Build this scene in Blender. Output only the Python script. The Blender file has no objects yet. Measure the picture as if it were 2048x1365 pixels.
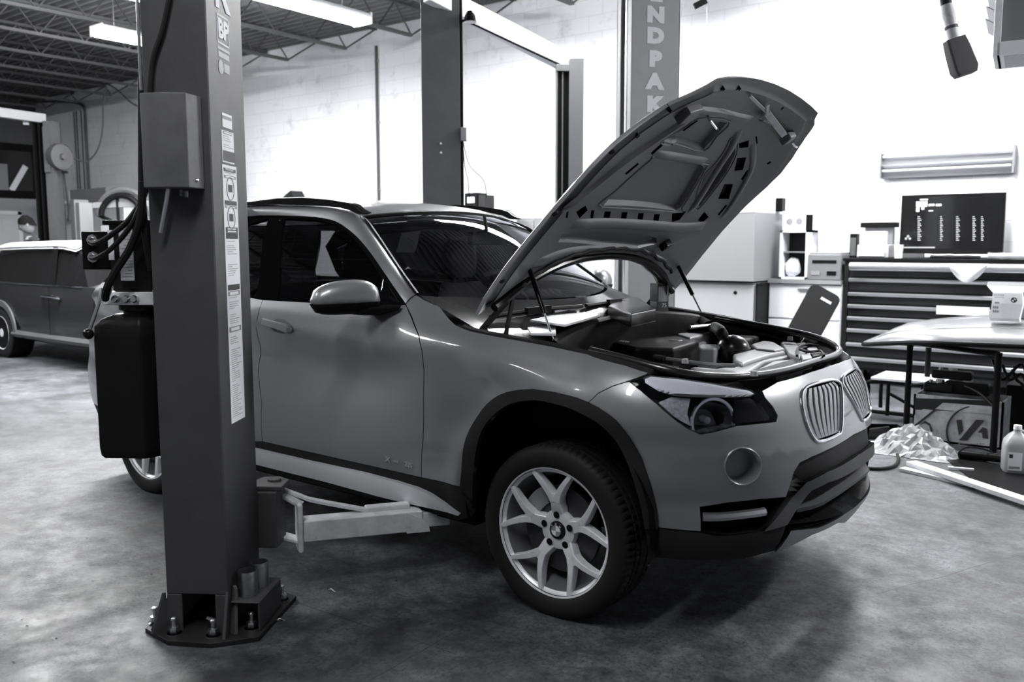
import bpy, bmesh, math, random
from mathutils import Vector, Matrix
from mathutils.geometry import delaunay_2d_cdt
random.seed(7)
SC = bpy.context.scene
COL = SC.collection
PI = math.pi
# ---------------------------------------------------------------- camera
CF = 1758.17                     # focal length in pixels of the 2048 x 1365 frame
CC = Vector((1.80718, -3.46718, 1.39150))
_yaw, _pit, _rol = 2.22368421, -.110570536, -.00105320928
CD = Vector((math.cos(_yaw)*math.cos(_pit), math.sin(_yaw)*math.cos(_pit), math.sin(_pit)))
_r = Vector((math.sin(_yaw), -math.cos(_yaw), 0)); _u = _r.cross(CD)
CR = math.cos(_rol)*_r + math.sin(_rol)*_u
CU = -math.sin(_rol)*_r + math.cos(_rol)*_u
cam = bpy.data.cameras.new('camera'); camo = bpy.data.objects.new('camera', cam); COL.objects.link(camo)
cam.sensor_width = 36; cam.lens = CF/2048*36; cam.clip_start = .05; cam.clip_end = 100
cam.dof.use_dof = True; cam.dof.focus_distance = 3.75; cam.dof.aperture_fstop = 3.2
camo.matrix_world = Matrix(((CR.x, CU.x, -CD.x, CC.x), (CR.y, CU.y, -CD.y, CC.y), (CR.z, CU.z, -CD.z, CC.z), (0, 0, 0, 1)))
SC.camera = camo
# ---------------------------------------------------------------- world and exposure
wd = bpy.data.worlds.new('world'); SC.world = wd; wd.use_nodes = True
wd.node_tree.nodes['Background'].inputs[0].default_value = (.5, .52, .56, 1)
wd.node_tree.nodes['Background'].inputs[1].default_value = .05
vs = SC.view_settings
vs.view_transform = 'Standard'; vs.look = 'None'; vs.gamma = 1; vs.use_curve_mapping = False
vs.exposure = 0.0
LAMP = 105.0                      # radiance of the fluorescent lenses

def px2ray(x, y): return CD + CR*((x-1024)/CF) - CU*((y-682.5)/CF)
def proj(P):
    v = Vector(P)-CC; z = v.dot(CD); return (1024+CF*v.dot(CR)/z, 682.5-CF*v.dot(CU)/z)
def onp(x, y, ax, val):          # the pixel's ray where it meets the plane axis = val
    d = px2ray(x, y); return CC + d*((val-CC[ax])/d[ax])
def atd(x, y, dep): return CC + px2ray(x, y)*dep
# ---------------------------------------------------------------- materials
M = {}
TINT = (.975, .985, 1.03)
def g3(v): return (min(1, v*TINT[0]), min(1, v*TINT[1]), min(1, v*TINT[2]), 1)
def mat(name, v, rough=.5, metal=0, spec=.5, coat=0, coatr=.05, emit=0, var=0, vscale=6, bump=0, bscale=40, alpha=1, stain=0, stretch=None, flake=0):
    m = bpy.data.materials.new(name); m.use_nodes = True; nt = m.node_tree; b = nt.nodes['Principled BSDF']
    b.inputs['Base Color'].default_value = g3(v); b.inputs['Roughness'].default_value = rough; b.inputs['Metallic'].default_value = metal
    b.inputs['Specular IOR Level'].default_value = spec; b.inputs['Coat Weight'].default_value = coat; b.inputs['Coat Roughness'].default_value = coatr
    if emit: b.inputs['Emission Color'].default_value = (1, 1, 1, 1); b.inputs['Emission Strength'].default_value = emit
    N = nt.nodes.new; L = nt.links.new
    co = None
    if var or bump or stain:
        tc = N('ShaderNodeTexCoord'); mp = N('ShaderNodeMapping'); L(tc.outputs['Object'], mp.inputs[0]); co = mp.outputs[0]
        if stretch: mp.inputs['Scale'].default_value = stretch
    if var:
        n = N('ShaderNodeTexNoise'); n.inputs['Scale'].default_value = vscale; n.inputs['Detail'].default_value = 6; n.inputs['Roughness'].default_value = .62; L(co, n.inputs['Vector'])
        r = N('ShaderNodeValToRGB'); r.color_ramp.elements[0].position = .3; r.color_ramp.elements[1].position = .7
        r.color_ramp.elements[0].color = g3(max(0, v*(1-var))); r.color_ramp.elements[1].color = g3(min(1, v*(1+var))); L(n.outputs['Fac'], r.inputs[0])
        out = r.outputs[0]
        if stain:
            n2 = N('ShaderNodeTexNoise'); n2.inputs['Scale'].default_value = vscale*.35; n2.inputs['Detail'].default_value = 8; n2.inputs['Roughness'].default_value = .7; L(co, n2.inputs['Vector'])
            r2 = N('ShaderNodeValToRGB'); r2.color_ramp.elements[0].position = .58; r2.color_ramp.elements[1].position = .72
            mx = N('ShaderNodeMixRGB'); mx.blend_type = 'MULTIPLY'; L(out, mx.inputs[1]); mx.inputs[2].default_value = (1-stain,)*3+(1,)
            L(n2.outputs['Fac'], r2.inputs[0]); L(r2.outputs[0], mx.inputs[0]); out = mx.outputs[0]
        L(out, b.inputs['Base Color'])
    if bump:
        n = N('ShaderNodeTexNoise'); n.inputs['Scale'].default_value = bscale; n.inputs['Detail'].default_value = 4; L(co, n.inputs['Vector'])
        bp = N('ShaderNodeBump'); bp.inputs['Strength'].default_value = bump; bp.inputs['Distance'].default_value = .004; L(n.outputs['Fac'], bp.inputs['Height']); L(bp.outputs[0], b.inputs['Normal'])
    M[name] = m; return m
def glass(name, tint, refl=.9, rough=0, ior=1.5):
    m = bpy.data.materials.new(name); m.use_nodes = True; nt = m.node_tree; nt.nodes.clear(); N = nt.nodes.new; L = nt.links.new
    o = N('ShaderNodeOutputMaterial'); mx = N('ShaderNodeMixShader'); t = N('ShaderNodeBsdfTransparent'); gl = N('ShaderNodeBsdfGlossy'); fr = N('ShaderNodeFresnel')
    t.inputs[0].default_value = g3(tint); gl.inputs[0].default_value = g3(refl); gl.inputs['Roughness'].default_value = rough; fr.inputs[0].default_value = ior
    L(fr.outputs[0], mx.inputs[0]); L(t.outputs[0], mx.inputs[1]); L(gl.outputs[0], mx.inputs[2]); L(mx.outputs[0], o.inputs[0]); M[name] = m; return m
mat('black', .008, .4, spec=.06); mat('black_gloss', .008, .2, spec=.22); mat('rubber', .014, .6, spec=.15, bump=.15); mat('tyre_rubber', .016, .55, spec=.14, bump=.1, bscale=120)
mat('plastic_dark', .022, .55, spec=.15, bump=.12, bscale=200); mat('plastic_grey', .085, .5, spec=.25, bump=.1, bscale=200); mat('plastic_mid', .16, .42)
mat('car_paint', .28, .36, .45, coat=.75, coatr=.04); mat('car_inner', .15, .5, .2, coat=.15, coatr=.3)
mat('silver', .62, .3, .9); mat('alloy', .80, .36, .3, var=.08, vscale=30); mat('alloy_dark', .3, .45, .8); mat('chrome', .85, .12, 1); mat('steel', .45, .35, 1, var=.3, vscale=20); mat('sill_silver', .85, .35, .05)
mat('lift_paint', .062, .5, 0, spec=.3, var=.12, vscale=9, bump=.1, bscale=90); mat('lift_paint_lit', .36, .5, var=.05)  # far post gets a paler copy, in place of the wall light on it
mat('arm_white', .62, .5, var=.2, vscale=14, stain=.45, bump=.1); mat('box_grey', .11, .5, .1, var=.28, vscale=5)
mat('white', .8, .5); mat('paper', .82, .7); mat('ink', .02, .6); mat('ink_grey', .25, .6); mat('wall_white', .82, .8, var=.04, vscale=3, bump=.3, bscale=8)
mat('cream', .6, .6); mat('grey_mid', .22, .5); mat('grey_light', .32, .5); mat('skin', .14, .6); mat('cloth_dark', .02, .9); mat('hair', .006, .9, spec=.1)
mat('rubber_shiny', .014, .24, spec=.6); mat('trim_black', .006, .4, spec=0); mat('cowl_wet', .03, .16, bump=.25, bscale=9); mat('duct_grey', .30, .32); mat('tank_grey', .38, .4); mat('cover_dark', .022, .55, spec=.2, bump=.3, bscale=160)
mat('black_metal', .02, .5, 0, spec=.2, var=.2); mat('chrome_dull', .7, .28, 1); mat('ink_faint', .42, .7); mat('label_grey', .5, .6); mat('tank_black', .010, .45, spec=.15, bump=.2, bscale=120)
mat('post_grey', .14, .5, spec=.25, var=.08); mat('post_grey2', .13, .5); mat('chest_black', .012, .3, spec=.3); mat('drawer_black', .015, .2, spec=.4); mat('alloy_bright', .6, .28, .8); mat('screen_dark', .008, .08); mat('screen_white', .6, .5, emit=1.2); mat('screen_grey', .3, .5, emit=.25); mat('cab_grey', .2, .5); mat('tape', .6, .5, var=.2, vscale=30); mat('pendant_grey', .07, .8, bump=.2)
mat('spare_paint', .20, .35, .3, coat=.5, var=.05); mat('crate_white', .38, .7, var=.4, vscale=9, stain=.5); mat('board_white', .62, .6, var=.12, vscale=8); mat('jug_plastic', .34, .3); mat('grit', .03, .9); mat('mini_paint', .02, .3, .1, coat=.5); mat('mini_glass', .008, .06); mat('reel_grey', .05, .5); mat('win_dark', .02, .12)
mat('film_clear', .36, .16, coat=1); glass('tub_clear', .7)
mat('board_black', .012, .8, spec=.2)
mat('slat', .34, .35, .6)
mat('wood', .5, .7, var=.15, vscale=4, stretch=(1, 14, 14)); mat('copper', .35, .35, .8)
glass('car_glass', .10); glass('lens_glass', .9, ior=1.18); glass('screen_glass', .4); glass('windscreen_glass', .5)

# ---------------------------------------------------------------- mesh builder
class MB:
    def __init__(s): s.v = []; s.f = []; s.n = None; s.sm = []
    def add(s, vs, fs, smooth=False):
        o = len(s.v); s.v += [Vector(p) for p in vs]; s.f += [tuple(i+o for i in f) for f in fs]; s.sm += [smooth]*len(fs); return s
    def box(s, c, sz, rot=None, taper=(1, 1)):
        c = Vector(c); hx, hy, hz = sz[0]/2, sz[1]/2, sz[2]/2; P = []
        for k in (-1, 1):
            tx, ty = (taper if k > 0 else (1, 1))
            for (i, j) in ((-1, -1), (1, -1), (1, 1), (-1, 1)): P.append(Vector((i*hx*tx, j*hy*ty, k*hz)))
        if rot is not None: P = [rot @ q for q in P]
        return s.add([c+q for q in P], [(3, 2, 1, 0), (4, 5, 6, 7), (0, 1, 5, 4), (1, 2, 6, 5), (2, 3, 7, 6), (3, 0, 4, 7)])
    def b2(s, lo, hi): return s.box([(a+b)/2 for a, b in zip(lo, hi)], [abs(b-a) for a, b in zip(lo, hi)])
    def bar(s, a, b, w, h, up=(0, 0, 1)):
        a, b = Vector(a), Vector(b); d = (b-a); L = d.length; d.normalize(); up = Vector(up)
        sd = d.cross(up)
        if sd.length < 1e-4: sd = d.cross(Vector((1, 0, 0)))
        sd.normalize(); u2 = sd.cross(d); R = Matrix((d, sd, u2)).transposed(); return s.box((a+b)/2, (L, w, h), R)
    def tube(s, pts, r, seg=8, caps=True, closed=False, smooth=True):
        pts = [Vector(p) for p in pts]; n = len(pts); rings = []; prev = None
        for i, p in enumerate(pts):
            if closed: d = pts[(i+1) % n]-pts[i-1]
            else: d = pts[min(i+1, n-1)]-pts[max(i-1, 0)]
            if d.length < 1e-9: d = Vector((0, 0, 1))
            d.normalize()
            if prev is None:
                up = Vector((0, 0, 1)) if abs(d.z) < .9 else Vector((1, 0, 0)); a = d.cross(up).normalized()
            else:
                a = prev-d*prev.dot(d); a = a.normalized() if a.length > 1e-6 else d.orthogonal().normalized()
            prev = a; b = d.cross(a); rr = r[i] if isinstance(r, (list, tuple)) else r
            rings.append([p+(a*math.cos(2*PI*k/seg)+b*math.sin(2*PI*k/seg))*rr for k in range(seg)])
        V = [q for R_ in rings for q in R_]; F = []
        for i in range(n if closed else n-1):
            j = (i+1) % n
            for k in range(seg): F.append((i*seg+k, i*seg+(k+1) % seg, j*seg+(k+1) % seg, j*seg+k))
        s.add(V, F, smooth)
        if caps and not closed: s.add(rings[0], [tuple(range(seg))[::-1]]); s.add(rings[-1], [tuple(range(seg))])
        return s
    def cyl(s, a, b, r, seg=16, r2=None): return s.tube([a, b], [r, r if r2 is None else r2], seg)
    def lathe(s, prof, o=(0, 0, 0), ax=(0, 0, 1), seg=24, smooth=True, full=2*PI):
        ax = Vector(ax).normalized(); o = Vector(o); e1 = ax.orthogonal().normalized(); e2 = ax.cross(e1); V = []; F = []; n = len(prof)
        closed = abs(full-2*PI) < 1e-6; m = seg if closed else seg+1
        for k in range(m):
            t = full*k/seg; d = e1*math.cos(t)+e2*math.sin(t)
            for (r, h) in prof: V.append(o+d*r+ax*h)
        for k in range(seg):
            j = (k+1) % m
            for i in range(n-1): F.append((k*n+i, j*n+i, j*n+i+1, k*n+i+1))
        return s.add(V, F, smooth)
    def prism(s, poly, fn0, fn1):           # polygon (2D) lifted by two functions, with walls
        n = len(poly); A = [fn0(*q) for q in poly]; B = [fn1(*q) for q in poly]
        return s.add(A+B, [tuple(range(n))[::-1], tuple(range(n, 2*n))]+[(i, (i+1) % n, n+(i+1) % n, n+i) for i in range(n)])
    def loft(s, rows, closed=False, smooth=True, capends=False):
        n = len(rows[0]); V = [q for R_ in rows for q in R_]; F = []
        for i in range(len(rows)-1):
            for k in range(n if closed else n-1): F.append((i*n+k, i*n+(k+1) % n, (i+1)*n+(k+1) % n, (i+1)*n+k))
        s.add(V, F, smooth)
        if capends: s.add(rows[0], [tuple(range(n))[::-1]]); s.add(rows[-1], [tuple(range(n))])
        return s
    def grid(s, fn, us, vs_, smooth=True): return s.loft([[Vector(fn(u, v)) for v in vs_] for u in us], smooth=smooth)
    def sphere(s, c, r, seg=12, rings=8):
        r = r if isinstance(r, (tuple, list)) else (r, r, r); c = Vector(c); rows = []
        for i in range(rings+1):
            a = -PI/2+PI*i/rings
            rows.append([c+Vector((r[0]*math.cos(a)*math.cos(2*PI*k/seg), r[1]*math.cos(a)*math.sin(2*PI*k/seg), r[2]*math.sin(a))) for k in range(seg)])
        return s.loft(rows, closed=True)
    def mesh(s, name):
        me = bpy.data.meshes.new(name); me.from_pydata([tuple(p) for p in s.v], [], s.f); me.polygons.foreach_set('use_smooth', s.sm); me.update(); return me
    def build(s, name, m, parent=None, bevel=0, seg=2, mirror=False, normals=None, weld=False, clean=True):
        me = s.mesh(name)
        if clean:
            bm = bmesh.new(); bm.from_mesh(me)
            if weld: bmesh.ops.remove_doubles(bm, verts=bm.verts, dist=1e-5)
            bmesh.ops.recalc_face_normals(bm, faces=bm.faces); bm.to_mesh(me); bm.free()
        if not normals and not bevel and any(s.sm): me.set_sharp_from_angle(angle=.75)
        if normals: me.normals_split_custom_set_from_vertices([tuple(n) for n in normals])
        me.materials.append(M[m] if isinstance(m, str) else m)
        o = bpy.data.objects.new(name, me); COL.objects.link(o)
        if parent: o.parent = parent
        if bevel:
            md = o.modifiers.new('bevel', 'BEVEL'); md.width = bevel; md.segments = seg; md.limit_method = 'ANGLE'; md.angle_limit = .6
            me.polygons.foreach_set('use_smooth', [True]*len(me.polygons)); w = o.modifiers.new('wn', 'WEIGHTED_NORMAL'); w.keep_sharp = False
        return o
def tag(o, label=None, cat=None, group=None, kind=None):
    if label: o['label'] = label
    if cat: o['category'] = cat
    if group: o['group'] = group
    if kind: o['kind'] = kind
    return o
def thing(name, label, cat, loc=(0, 0, 0), rz=0, group=None):
    o = bpy.data.objects.new(name, None); COL.objects.link(o); o.location = loc; o.rotation_euler = (0, 0, rz); o.empty_display_size = .1
    return tag(o, label, cat, group)
def copy_obj(o, parent=None, loc=None):
    c = o.copy(); COL.objects.link(c)
    if parent: c.parent = parent
    if loc is not None: c.location = loc
    return c
def Rz(a): return Matrix.Rotation(a, 3, 'Z')
def text(name, s, size, m, parent, Mx, ext=.0006, bold=0, align='CENTER', font_scale=(1, 1)):
    cu = bpy.data.curves.new(name, 'FONT'); cu.body = s; cu.size = size; cu.align_x = align; cu.align_y = 'CENTER'; cu.extrude = ext; cu.offset = bold; cu.resolution_u = 3
    o0 = bpy.data.objects.new(name, cu); COL.objects.link(o0); dg = bpy.context.evaluated_depsgraph_get()
    me = bpy.data.meshes.new_from_object(o0.evaluated_get(dg)); bpy.data.objects.remove(o0); me.transform(Matrix.Diagonal((font_scale[0], font_scale[1], 1, 1))); me.transform(Mx)
    me.materials.clear(); me.materials.append(M[m]); o = bpy.data.objects.new(name, me); COL.objects.link(o); o.parent = parent; return o
def frame(o, ex, ey):            # 4x4 from origin, x and y directions
    ex = Vector(ex).normalized(); ey = Vector(ey); ey = (ey-ex*ey.dot(ex)).normalized(); ez = ex.cross(ey); o = Vector(o)
    return Matrix(((ex.x, ey.x, ez.x, o.x), (ex.y, ey.y, ez.y, o.y), (ex.z, ey.z, ez.z, o.z), (0, 0, 0, 1)))
# ---------------------------------------------------------------- surfaces and traced panels
def pip(x, y, P):
    r = False; j = len(P)-1
    for i in range(len(P)):
        (a, b), (c, d) = P[i], P[j]
        if (b > y) != (d > y) and x < (c-a)*(y-b)/(d-b)+a: r = not r
        j = i
    return r
def segd(x, y, P, closed=True):
    m = 9e9
    for i in range(len(P) if closed else len(P)-1):
        (a, b), (c, d) = P[i], P[(i+1) % len(P)]; ex, ey = c-a, d-b; L = ex*ex+ey*ey
        t = 0 if L == 0 else max(0, min(1, ((x-a)*ex+(y-b)*ey)/L)); q = math.hypot(x-a-t*ex, y-b-t*ey)
        if q < m: m = q
    return m
def resamp(P, st, closed=True):
    out = []
    for i in range(len(P) if closed else len(P)-1):
        a, b = P[i], P[(i+1) % len(P)]; n = max(1, int(math.ceil(math.dist(a, b)/st)))
        for k in range(n): out.append(tuple(a[j]+(b[j]-a[j])*k/n for j in range(len(a))))
    if not closed: out.append(tuple(P[-1]))
    return out
def smooth_line(P, n=6, closed=False):   # Catmull-Rom through points of any dimension
    out = []; m = len(P); D = len(P[0])
    for i in range(m if closed else m-1):
        g = lambda k: P[k % m] if closed else P[min(max(k, 0), m-1)]
        p0, p1, p2, p3 = g(i-1), g(i), g(i+1), g(i+2)
        for k in range(n):
            t = k/n; out.append(tuple(.5*(2*p1[d]+(p2[d]-p0[d])*t+(2*p0[d]-5*p1[d]+4*p2[d]-p3[d])*t*t+(3*p1[d]-p0[d]-3*p2[d]+p3[d])*t**3) for d in range(D)))
    if not closed: out.append(tuple(P[-1]))
    return out
def area(P): return sum(P[i-1][0]*P[i][1]-P[i][0]*P[i-1][1] for i in range(len(P)))/2
def inset(P, d):
    n = len(P); s = 1 if area(P) > 0 else -1; out = []
    for i in range(n):
        a, b, c = P[i-1], P[i], P[(i+1) % n]
        e1 = Vector((b[0]-a[0], b[1]-a[1])); e2 = Vector((c[0]-b[0], c[1]-b[1]))
        if e1.length < 1e-9 or e2.length < 1e-9: out.append(b); continue
        e1.normalize(); e2.normalize(); n1 = Vector((-e1.y, e1.x))*s; n2 = Vector((-e2.y, e2.x))*s; m = n1+n2
        if m.length < 1e-3: out.append(b); continue
        m.normalize(); k = d/max(.35, m.dot(n1)); out.append((b[0]+m.x*k, b[1]+m.y*k))
    return out
def clean_poly(P, e=1e-4):
    out = []
    for q in P:
        if not out or math.dist(q, out[-1]) > e: out.append(q)
    if math.dist(out[0], out[-1]) < e: out.pop()
    return out
def cdt(outer, holes, st):
    loops = [resamp(clean_poly(P), st) for P in [outer]+list(holes)]
    V = []; E = []
    for P in loops:
        o = len(V); V += [Vector(q) for q in P]; E += [(o+i, o+(i+1) % len(P)) for i in range(len(P))]
    x0, x1 = min(q[0] for q in loops[0]), max(q[0] for q in loops[0]); y0, y1 = min(q[1] for q in loops[0]), max(q[1] for q in loops[0])
    nx, ny = int((x1-x0)/st)+2, int((y1-y0)/st)+2
    if st < 1:
        for i in range(nx):
            for j in range(ny):
                x, y = x0+(i+.5+.12*math.sin(i*3.1+j*1.7))*st, y0+(j+.5*(i % 2)+.12*math.cos(i*1.3+j*2.9))*st
                if pip(x, y, loops[0]) and not any(pip(x, y, h) for h in loops[1:]) and all(segd(x, y, h) > st*.45 for h in loops): V.append(Vector((x, y)))
    ov, oe, of, _, _, _ = delaunay_2d_cdt(V, E, [], 0, 1e-6)
    F = []
    for f in of:
        cx = sum(ov[i].x for i in f)/3; cy = sum(ov[i].y for i in f)/3
        if abs((ov[f[1]]-ov[f[0]]).cross(ov[f[2]]-ov[f[0]])) < 2e-7 and st < 1: continue
        if pip(cx, cy, loops[0]) and not any(pip(cx, cy, h) for h in loops[1:]): F.append(tuple(f))
    used = sorted({i for f in F for i in f}); mp = {k: i for i, k in enumerate(used)}
    return [(ov[k].x, ov[k].y) for k in used], [tuple(mp[i] for i in f) for f in F], loops
class Surf:
    def __init__(s, fn, out): s.fn = fn; s.out = out      # out(u,v,point) -> rough outward direction
    def pt(s, u, v, off=0):
        p = Vector(s.fn(u, v))
        return p if off == 0 else p+s.nrm(u, v)*off
    def nrm(s, u, v, h=2e-3):
        p = Vector(s.fn(u, v)); n = (Vector(s.fn(u+h, v))-Vector(s.fn(u-h, v))).cross(Vector(s.fn(u, v+h))-Vector(s.fn(u, v-h)))
        if n.length < 1e-12: n = Vector(s.out(u, v, p))
        n.normalize(); return n if n.dot(Vector(s.out(u, v, p))) > 0 else -n
    def inv(s, x, y, g):
        a, z = g
        for it in range(80):
            q = proj(s.fn(a, z)); ex, ey = x-q[0], y-q[1]
            if ex*ex+ey*ey < .01: break
            h = 1e-4; qa = proj(s.fn(a+h, z)); qz = proj(s.fn(a, z+h))
            A, B, C_, D_ = (qa[0]-q[0])/h, (qz[0]-q[0])/h, (qa[1]-q[1])/h, (qz[1]-q[1])/h; det = A*D_-B*C_
            if abs(det) < 1e-3: break
            da, dz = (ex*D_-B*ey)/det, (A*ey-C_*ex)/det; k = min(1, .12/max(abs(da), abs(dz), 1e-9)); a += da*k; z += dz*k
        else: print('INV?', (x, y), (a, z), (ex, ey))
        if ex*ex+ey*ey > 4: print('INV miss', (x, y), (round(a, 3), round(z, 3)), (round(ex, 1), round(ey, 1)))
        return (a, z)
    def trace(s, pts, g):
        out = []
        for q in pts: g = s.inv(q[0], q[1], g); out.append(g)
        return out
    def patch(s, outer, holes=(), off=0, st=.03, flange=.012, mb=None, gap=0):
        """trimmed piece of the surface; returns builder and vertex normals"""
        if gap: outer = inset(clean_poly(outer), gap); holes = [inset(clean_poly(h), -gap) for h in holes]
        V, F, loops = cdt(outer, holes, st); mb = mb or MB(); N = getattr(mb, 'nn', [])
        nn = [s.nrm(*q) for q in V]; P = [s.pt(*q)+n*off for q, n in zip(V, nn)]
        G = []
        for f in F:
            a, b, c = (P[i] for i in f); n = (b-a).cross(c-a)
            G.append(f if n.dot(nn[f[0]]) >= 0 else f[::-1])
        mb.add(P, G, True); N = N+nn
        if flange:
            for L in loops:
                n = len(L); q = [s.nrm(*x) for x in L]; A = [s.pt(*x)+m*off for x, m in zip(L, q)]; B = [a-m*flange for a, m in zip(A, q)]
                mb.add(A+B, [(i, (i+1) % n, n+(i+1) % n, n+i) for i in range(n)], False); N = N+q+q
        mb.nn = N; return mb
    def pocket(s, poly, off0, depth, mb=None, st=.04, shrink=0):
        mb = mb or MB(); poly = clean_poly(poly); L = resamp(poly, st); n = len(L); I = resamp(poly, st)
        if shrink: I = inset(L, shrink)
        A = [s.pt(*x, off=off0+1e-5) for x in L]; B = [s.pt(*x, off=off0-depth) for x in I]
        mb.add(A+B, [(i, (i+1) % n, n+(i+1) % n, n+i) for i in range(n)], False)
        V, F, _ = cdt(I, [], st); mb.add([s.pt(*q, off=off0-depth) for q in V], F, False); return mb
    def tube(s, line, r, off=0, closed=False, mb=None, seg=8):
        return (mb or MB()).tube([s.pt(*q, off=off) for q in line], r, seg, closed=closed)
def mirror_copy(o, name=None):
    me = o.data.copy(); me.transform(Matrix.Diagonal((1, -1, 1, 1))); me.flip_normals()
    c = bpy.data.objects.new(name or o.name.split('.')[0], me); COL.objects.link(c); c.parent = o.parent
    for md in o.modifiers:
        if md.type == 'BEVEL':
            b = c.modifiers.new('bevel', 'BEVEL'); b.width = md.width; b.segments = md.segments; b.limit_method = 'ANGLE'; b.angle_limit = md.angle_limit; c.modifiers.new('wn', 'WEIGHTED_NORMAL')
    return c
def tab(T, v):
    n = len(T)
    if v <= T[0][0]: return T[0][1]
    if v >= T[-1][0]: return T[-1][1]
    for i in range(n-1):
        if v <= T[i+1][0]: break
    x0, y0 = T[i]; x1, y1 = T[i+1]; h = x1-x0
    def sl(k):
        if k <= 0: return (T[1][1]-T[0][1])/(T[1][0]-T[0][0])
        if k >= n-1: return (T[-1][1]-T[-2][1])/(T[-1][0]-T[-2][0])
        a = (T[k][1]-T[k-1][1])/(T[k][0]-T[k-1][0]); b = (T[k+1][1]-T[k][1])/(T[k+1][0]-T[k][0])
        return 0. if a*b <= 0 else 2*a*b/(a+b)
    m0, m1 = sl(i), sl(i+1); t = (v-x0)/h
    return y0*(1+2*t)*(1-t)**2+h*m0*t*(1-t)**2+y1*t*t*(3-2*t)+h*m1*t*t*(t-1)
def sst(a, b, v):
    t = min(1, max(0, (v-a)/(b-a))); return t*t*(3-2*t)
# ================================================================= room
YW = 6.10; XL = -19.0; XR = 6.5; YN = -8.5; ZC = 4.60
def floor_mat():
    m = bpy.data.materials.new('floor_concrete'); m.use_nodes = True; nt = m.node_tree; b = nt.nodes['Principled BSDF']; N = nt.nodes.new; L = nt.links.new
    tc = N('ShaderNodeTexCoord')
    def noise(sc, det, ro): n = N('ShaderNodeTexNoise'); n.inputs['Scale'].default_value = sc; n.inputs['Detail'].default_value = det; n.inputs['Roughness'].default_value = ro; L(tc.outputs['Object'], n.inputs['Vector']); return n
    def ramp(n, p0, c0, p1, c1): r = N('ShaderNodeValToRGB'); e = r.color_ramp.elements; e[0].position = p0; e[1].position = p1; e[0].color = g3(c0); e[1].color = g3(c1); L(n.outputs['Fac'], r.inputs[0]); return r
    def mul(a, c): x = N('ShaderNodeMixRGB'); x.blend_type = 'MULTIPLY'; x.inputs[0].default_value = 1; L(a.outputs[0], x.inputs[1]); L(c.outputs[0], x.inputs[2]); return x
    a = ramp(noise(1.1, 9, .68), .36, .045, .64, .19); c = ramp(noise(11, 9, .8), .40, .45, .58, 1); d = ramp(noise(70, 6, .75), .36, .30, .50, 1); e = ramp(noise(3.1, 10, .8), .38, .5, .54, 1)
    o = mul(mul(mul(a, c), d), e); L(o.outputs[0], b.inputs['Base Color'])
    r = ramp(noise(5, 6, .7), .3, .42, .7, .75); L(r.outputs[0], b.inputs['Roughness'])
    bp = N('ShaderNodeBump'); bp.inputs['Strength'].default_value = .25; bp.inputs['Distance'].default_value = .004; L(noise(30, 8, .7).outputs['Fac'], bp.inputs['Height']); L(bp.outputs[0], b.inputs['Normal'])
    M['floor'] = m
floor_mat()
def block_mat():
    m = bpy.data.materials.new('painted_block'); m.use_nodes = True; nt = m.node_tree; b = nt.nodes['Principled BSDF']; N = nt.nodes.new; L = nt.links.new
    tc = N('ShaderNodeTexCoord'); sp = N('ShaderNodeSeparateXYZ'); cb = N('ShaderNodeCombineXYZ'); L(tc.outputs['Object'], sp.inputs[0])
    ad = N('ShaderNodeMath'); ad.operation = 'ADD'; L(sp.outputs['X'], ad.inputs[0]); L(sp.outputs['Y'], ad.inputs[1]); L(ad.outputs[0], cb.inputs[0]); L(sp.outputs['Z'], cb.inputs[1])
    br = N('ShaderNodeTexBrick'); br.inputs['Scale'].default_value = 1; br.inputs['Brick Width'].default_value = .4; br.inputs['Row Height'].default_value = .2; br.inputs['Mortar Size'].default_value = .006; br.inputs['Mortar Smooth'].default_value = .6
    br.inputs['Color1'].default_value = g3(.8); br.inputs['Color2'].default_value = g3(.76); br.inputs['Mortar'].default_value = g3(.66); L(cb.outputs[0], br.inputs['Vector'])
    n = N('ShaderNodeTexNoise'); n.inputs['Scale'].default_value = 3; n.inputs['Detail'].default_value = 10; n.inputs['Roughness'].default_value = .75; L(tc.outputs['Object'], n.inputs['Vector'])
    r = N('ShaderNodeValToRGB'); r.color_ramp.elements[0].position = .28; r.color_ramp.elements[1].position = .44; r.color_ramp.elements[0].color = g3(.72); r.color_ramp.elements[1].color = (1, 1, 1, 1); L(n.outputs['Fac'], r.inputs[0])
    mx = N('ShaderNodeMixRGB'); mx.blend_type = 'MULTIPLY'; mx.inputs[0].default_value = 1; L(br.outputs[0], mx.inputs[1]); L(r.outputs[0], mx.inputs[2]); L(mx.outputs[0], b.inputs['Base Color'])
    b.inputs['Roughness'].default_value = .7; bp = N('ShaderNodeBump'); bp.inputs['Strength'].default_value = .35; bp.inputs['Distance'].default_value = .006; L(br.outputs['Fac'], bp.inputs['Height']); bp.invert = True; L(bp.outputs[0], b.inputs['Normal'])
    M['block'] = m
block_mat()
mat('deck', .10, .6, .0, var=.15, vscale=2); mat('joist', .05, .6); mat('unlit_wall', .07, .8, var=.25, vscale=1.2); mat('near_wall', .22, .8); mat('door_white', .6, .5)
mat('lamp_lens', .9, .5, emit=LAMP); LF = [1, 1, 1.4, 1.4, .3, 3.0, 1.4, .36, 1.2]; mat('lamp_white', .8, .45)
def struct(mb, name, m, **k): return tag(mb.build(name, m, **k), kind='structure')
fl = struct(MB().b2((XL-.2, YN-.2, -.2), (XR+.2, YW+.2, 0)), 'floor', 'floor')
struct(MB().b2((XL-.2, YW, 0), (XR+.2, YW+.2, ZC+.2)), 'wall_back', 'block')
wl = struct(MB().b2((XL-.2, YN, 0), (XL, YW, ZC+.2)), 'wall_left', 'unlit_wall')  # dark tone stands in for the lack of light on this wall
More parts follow.
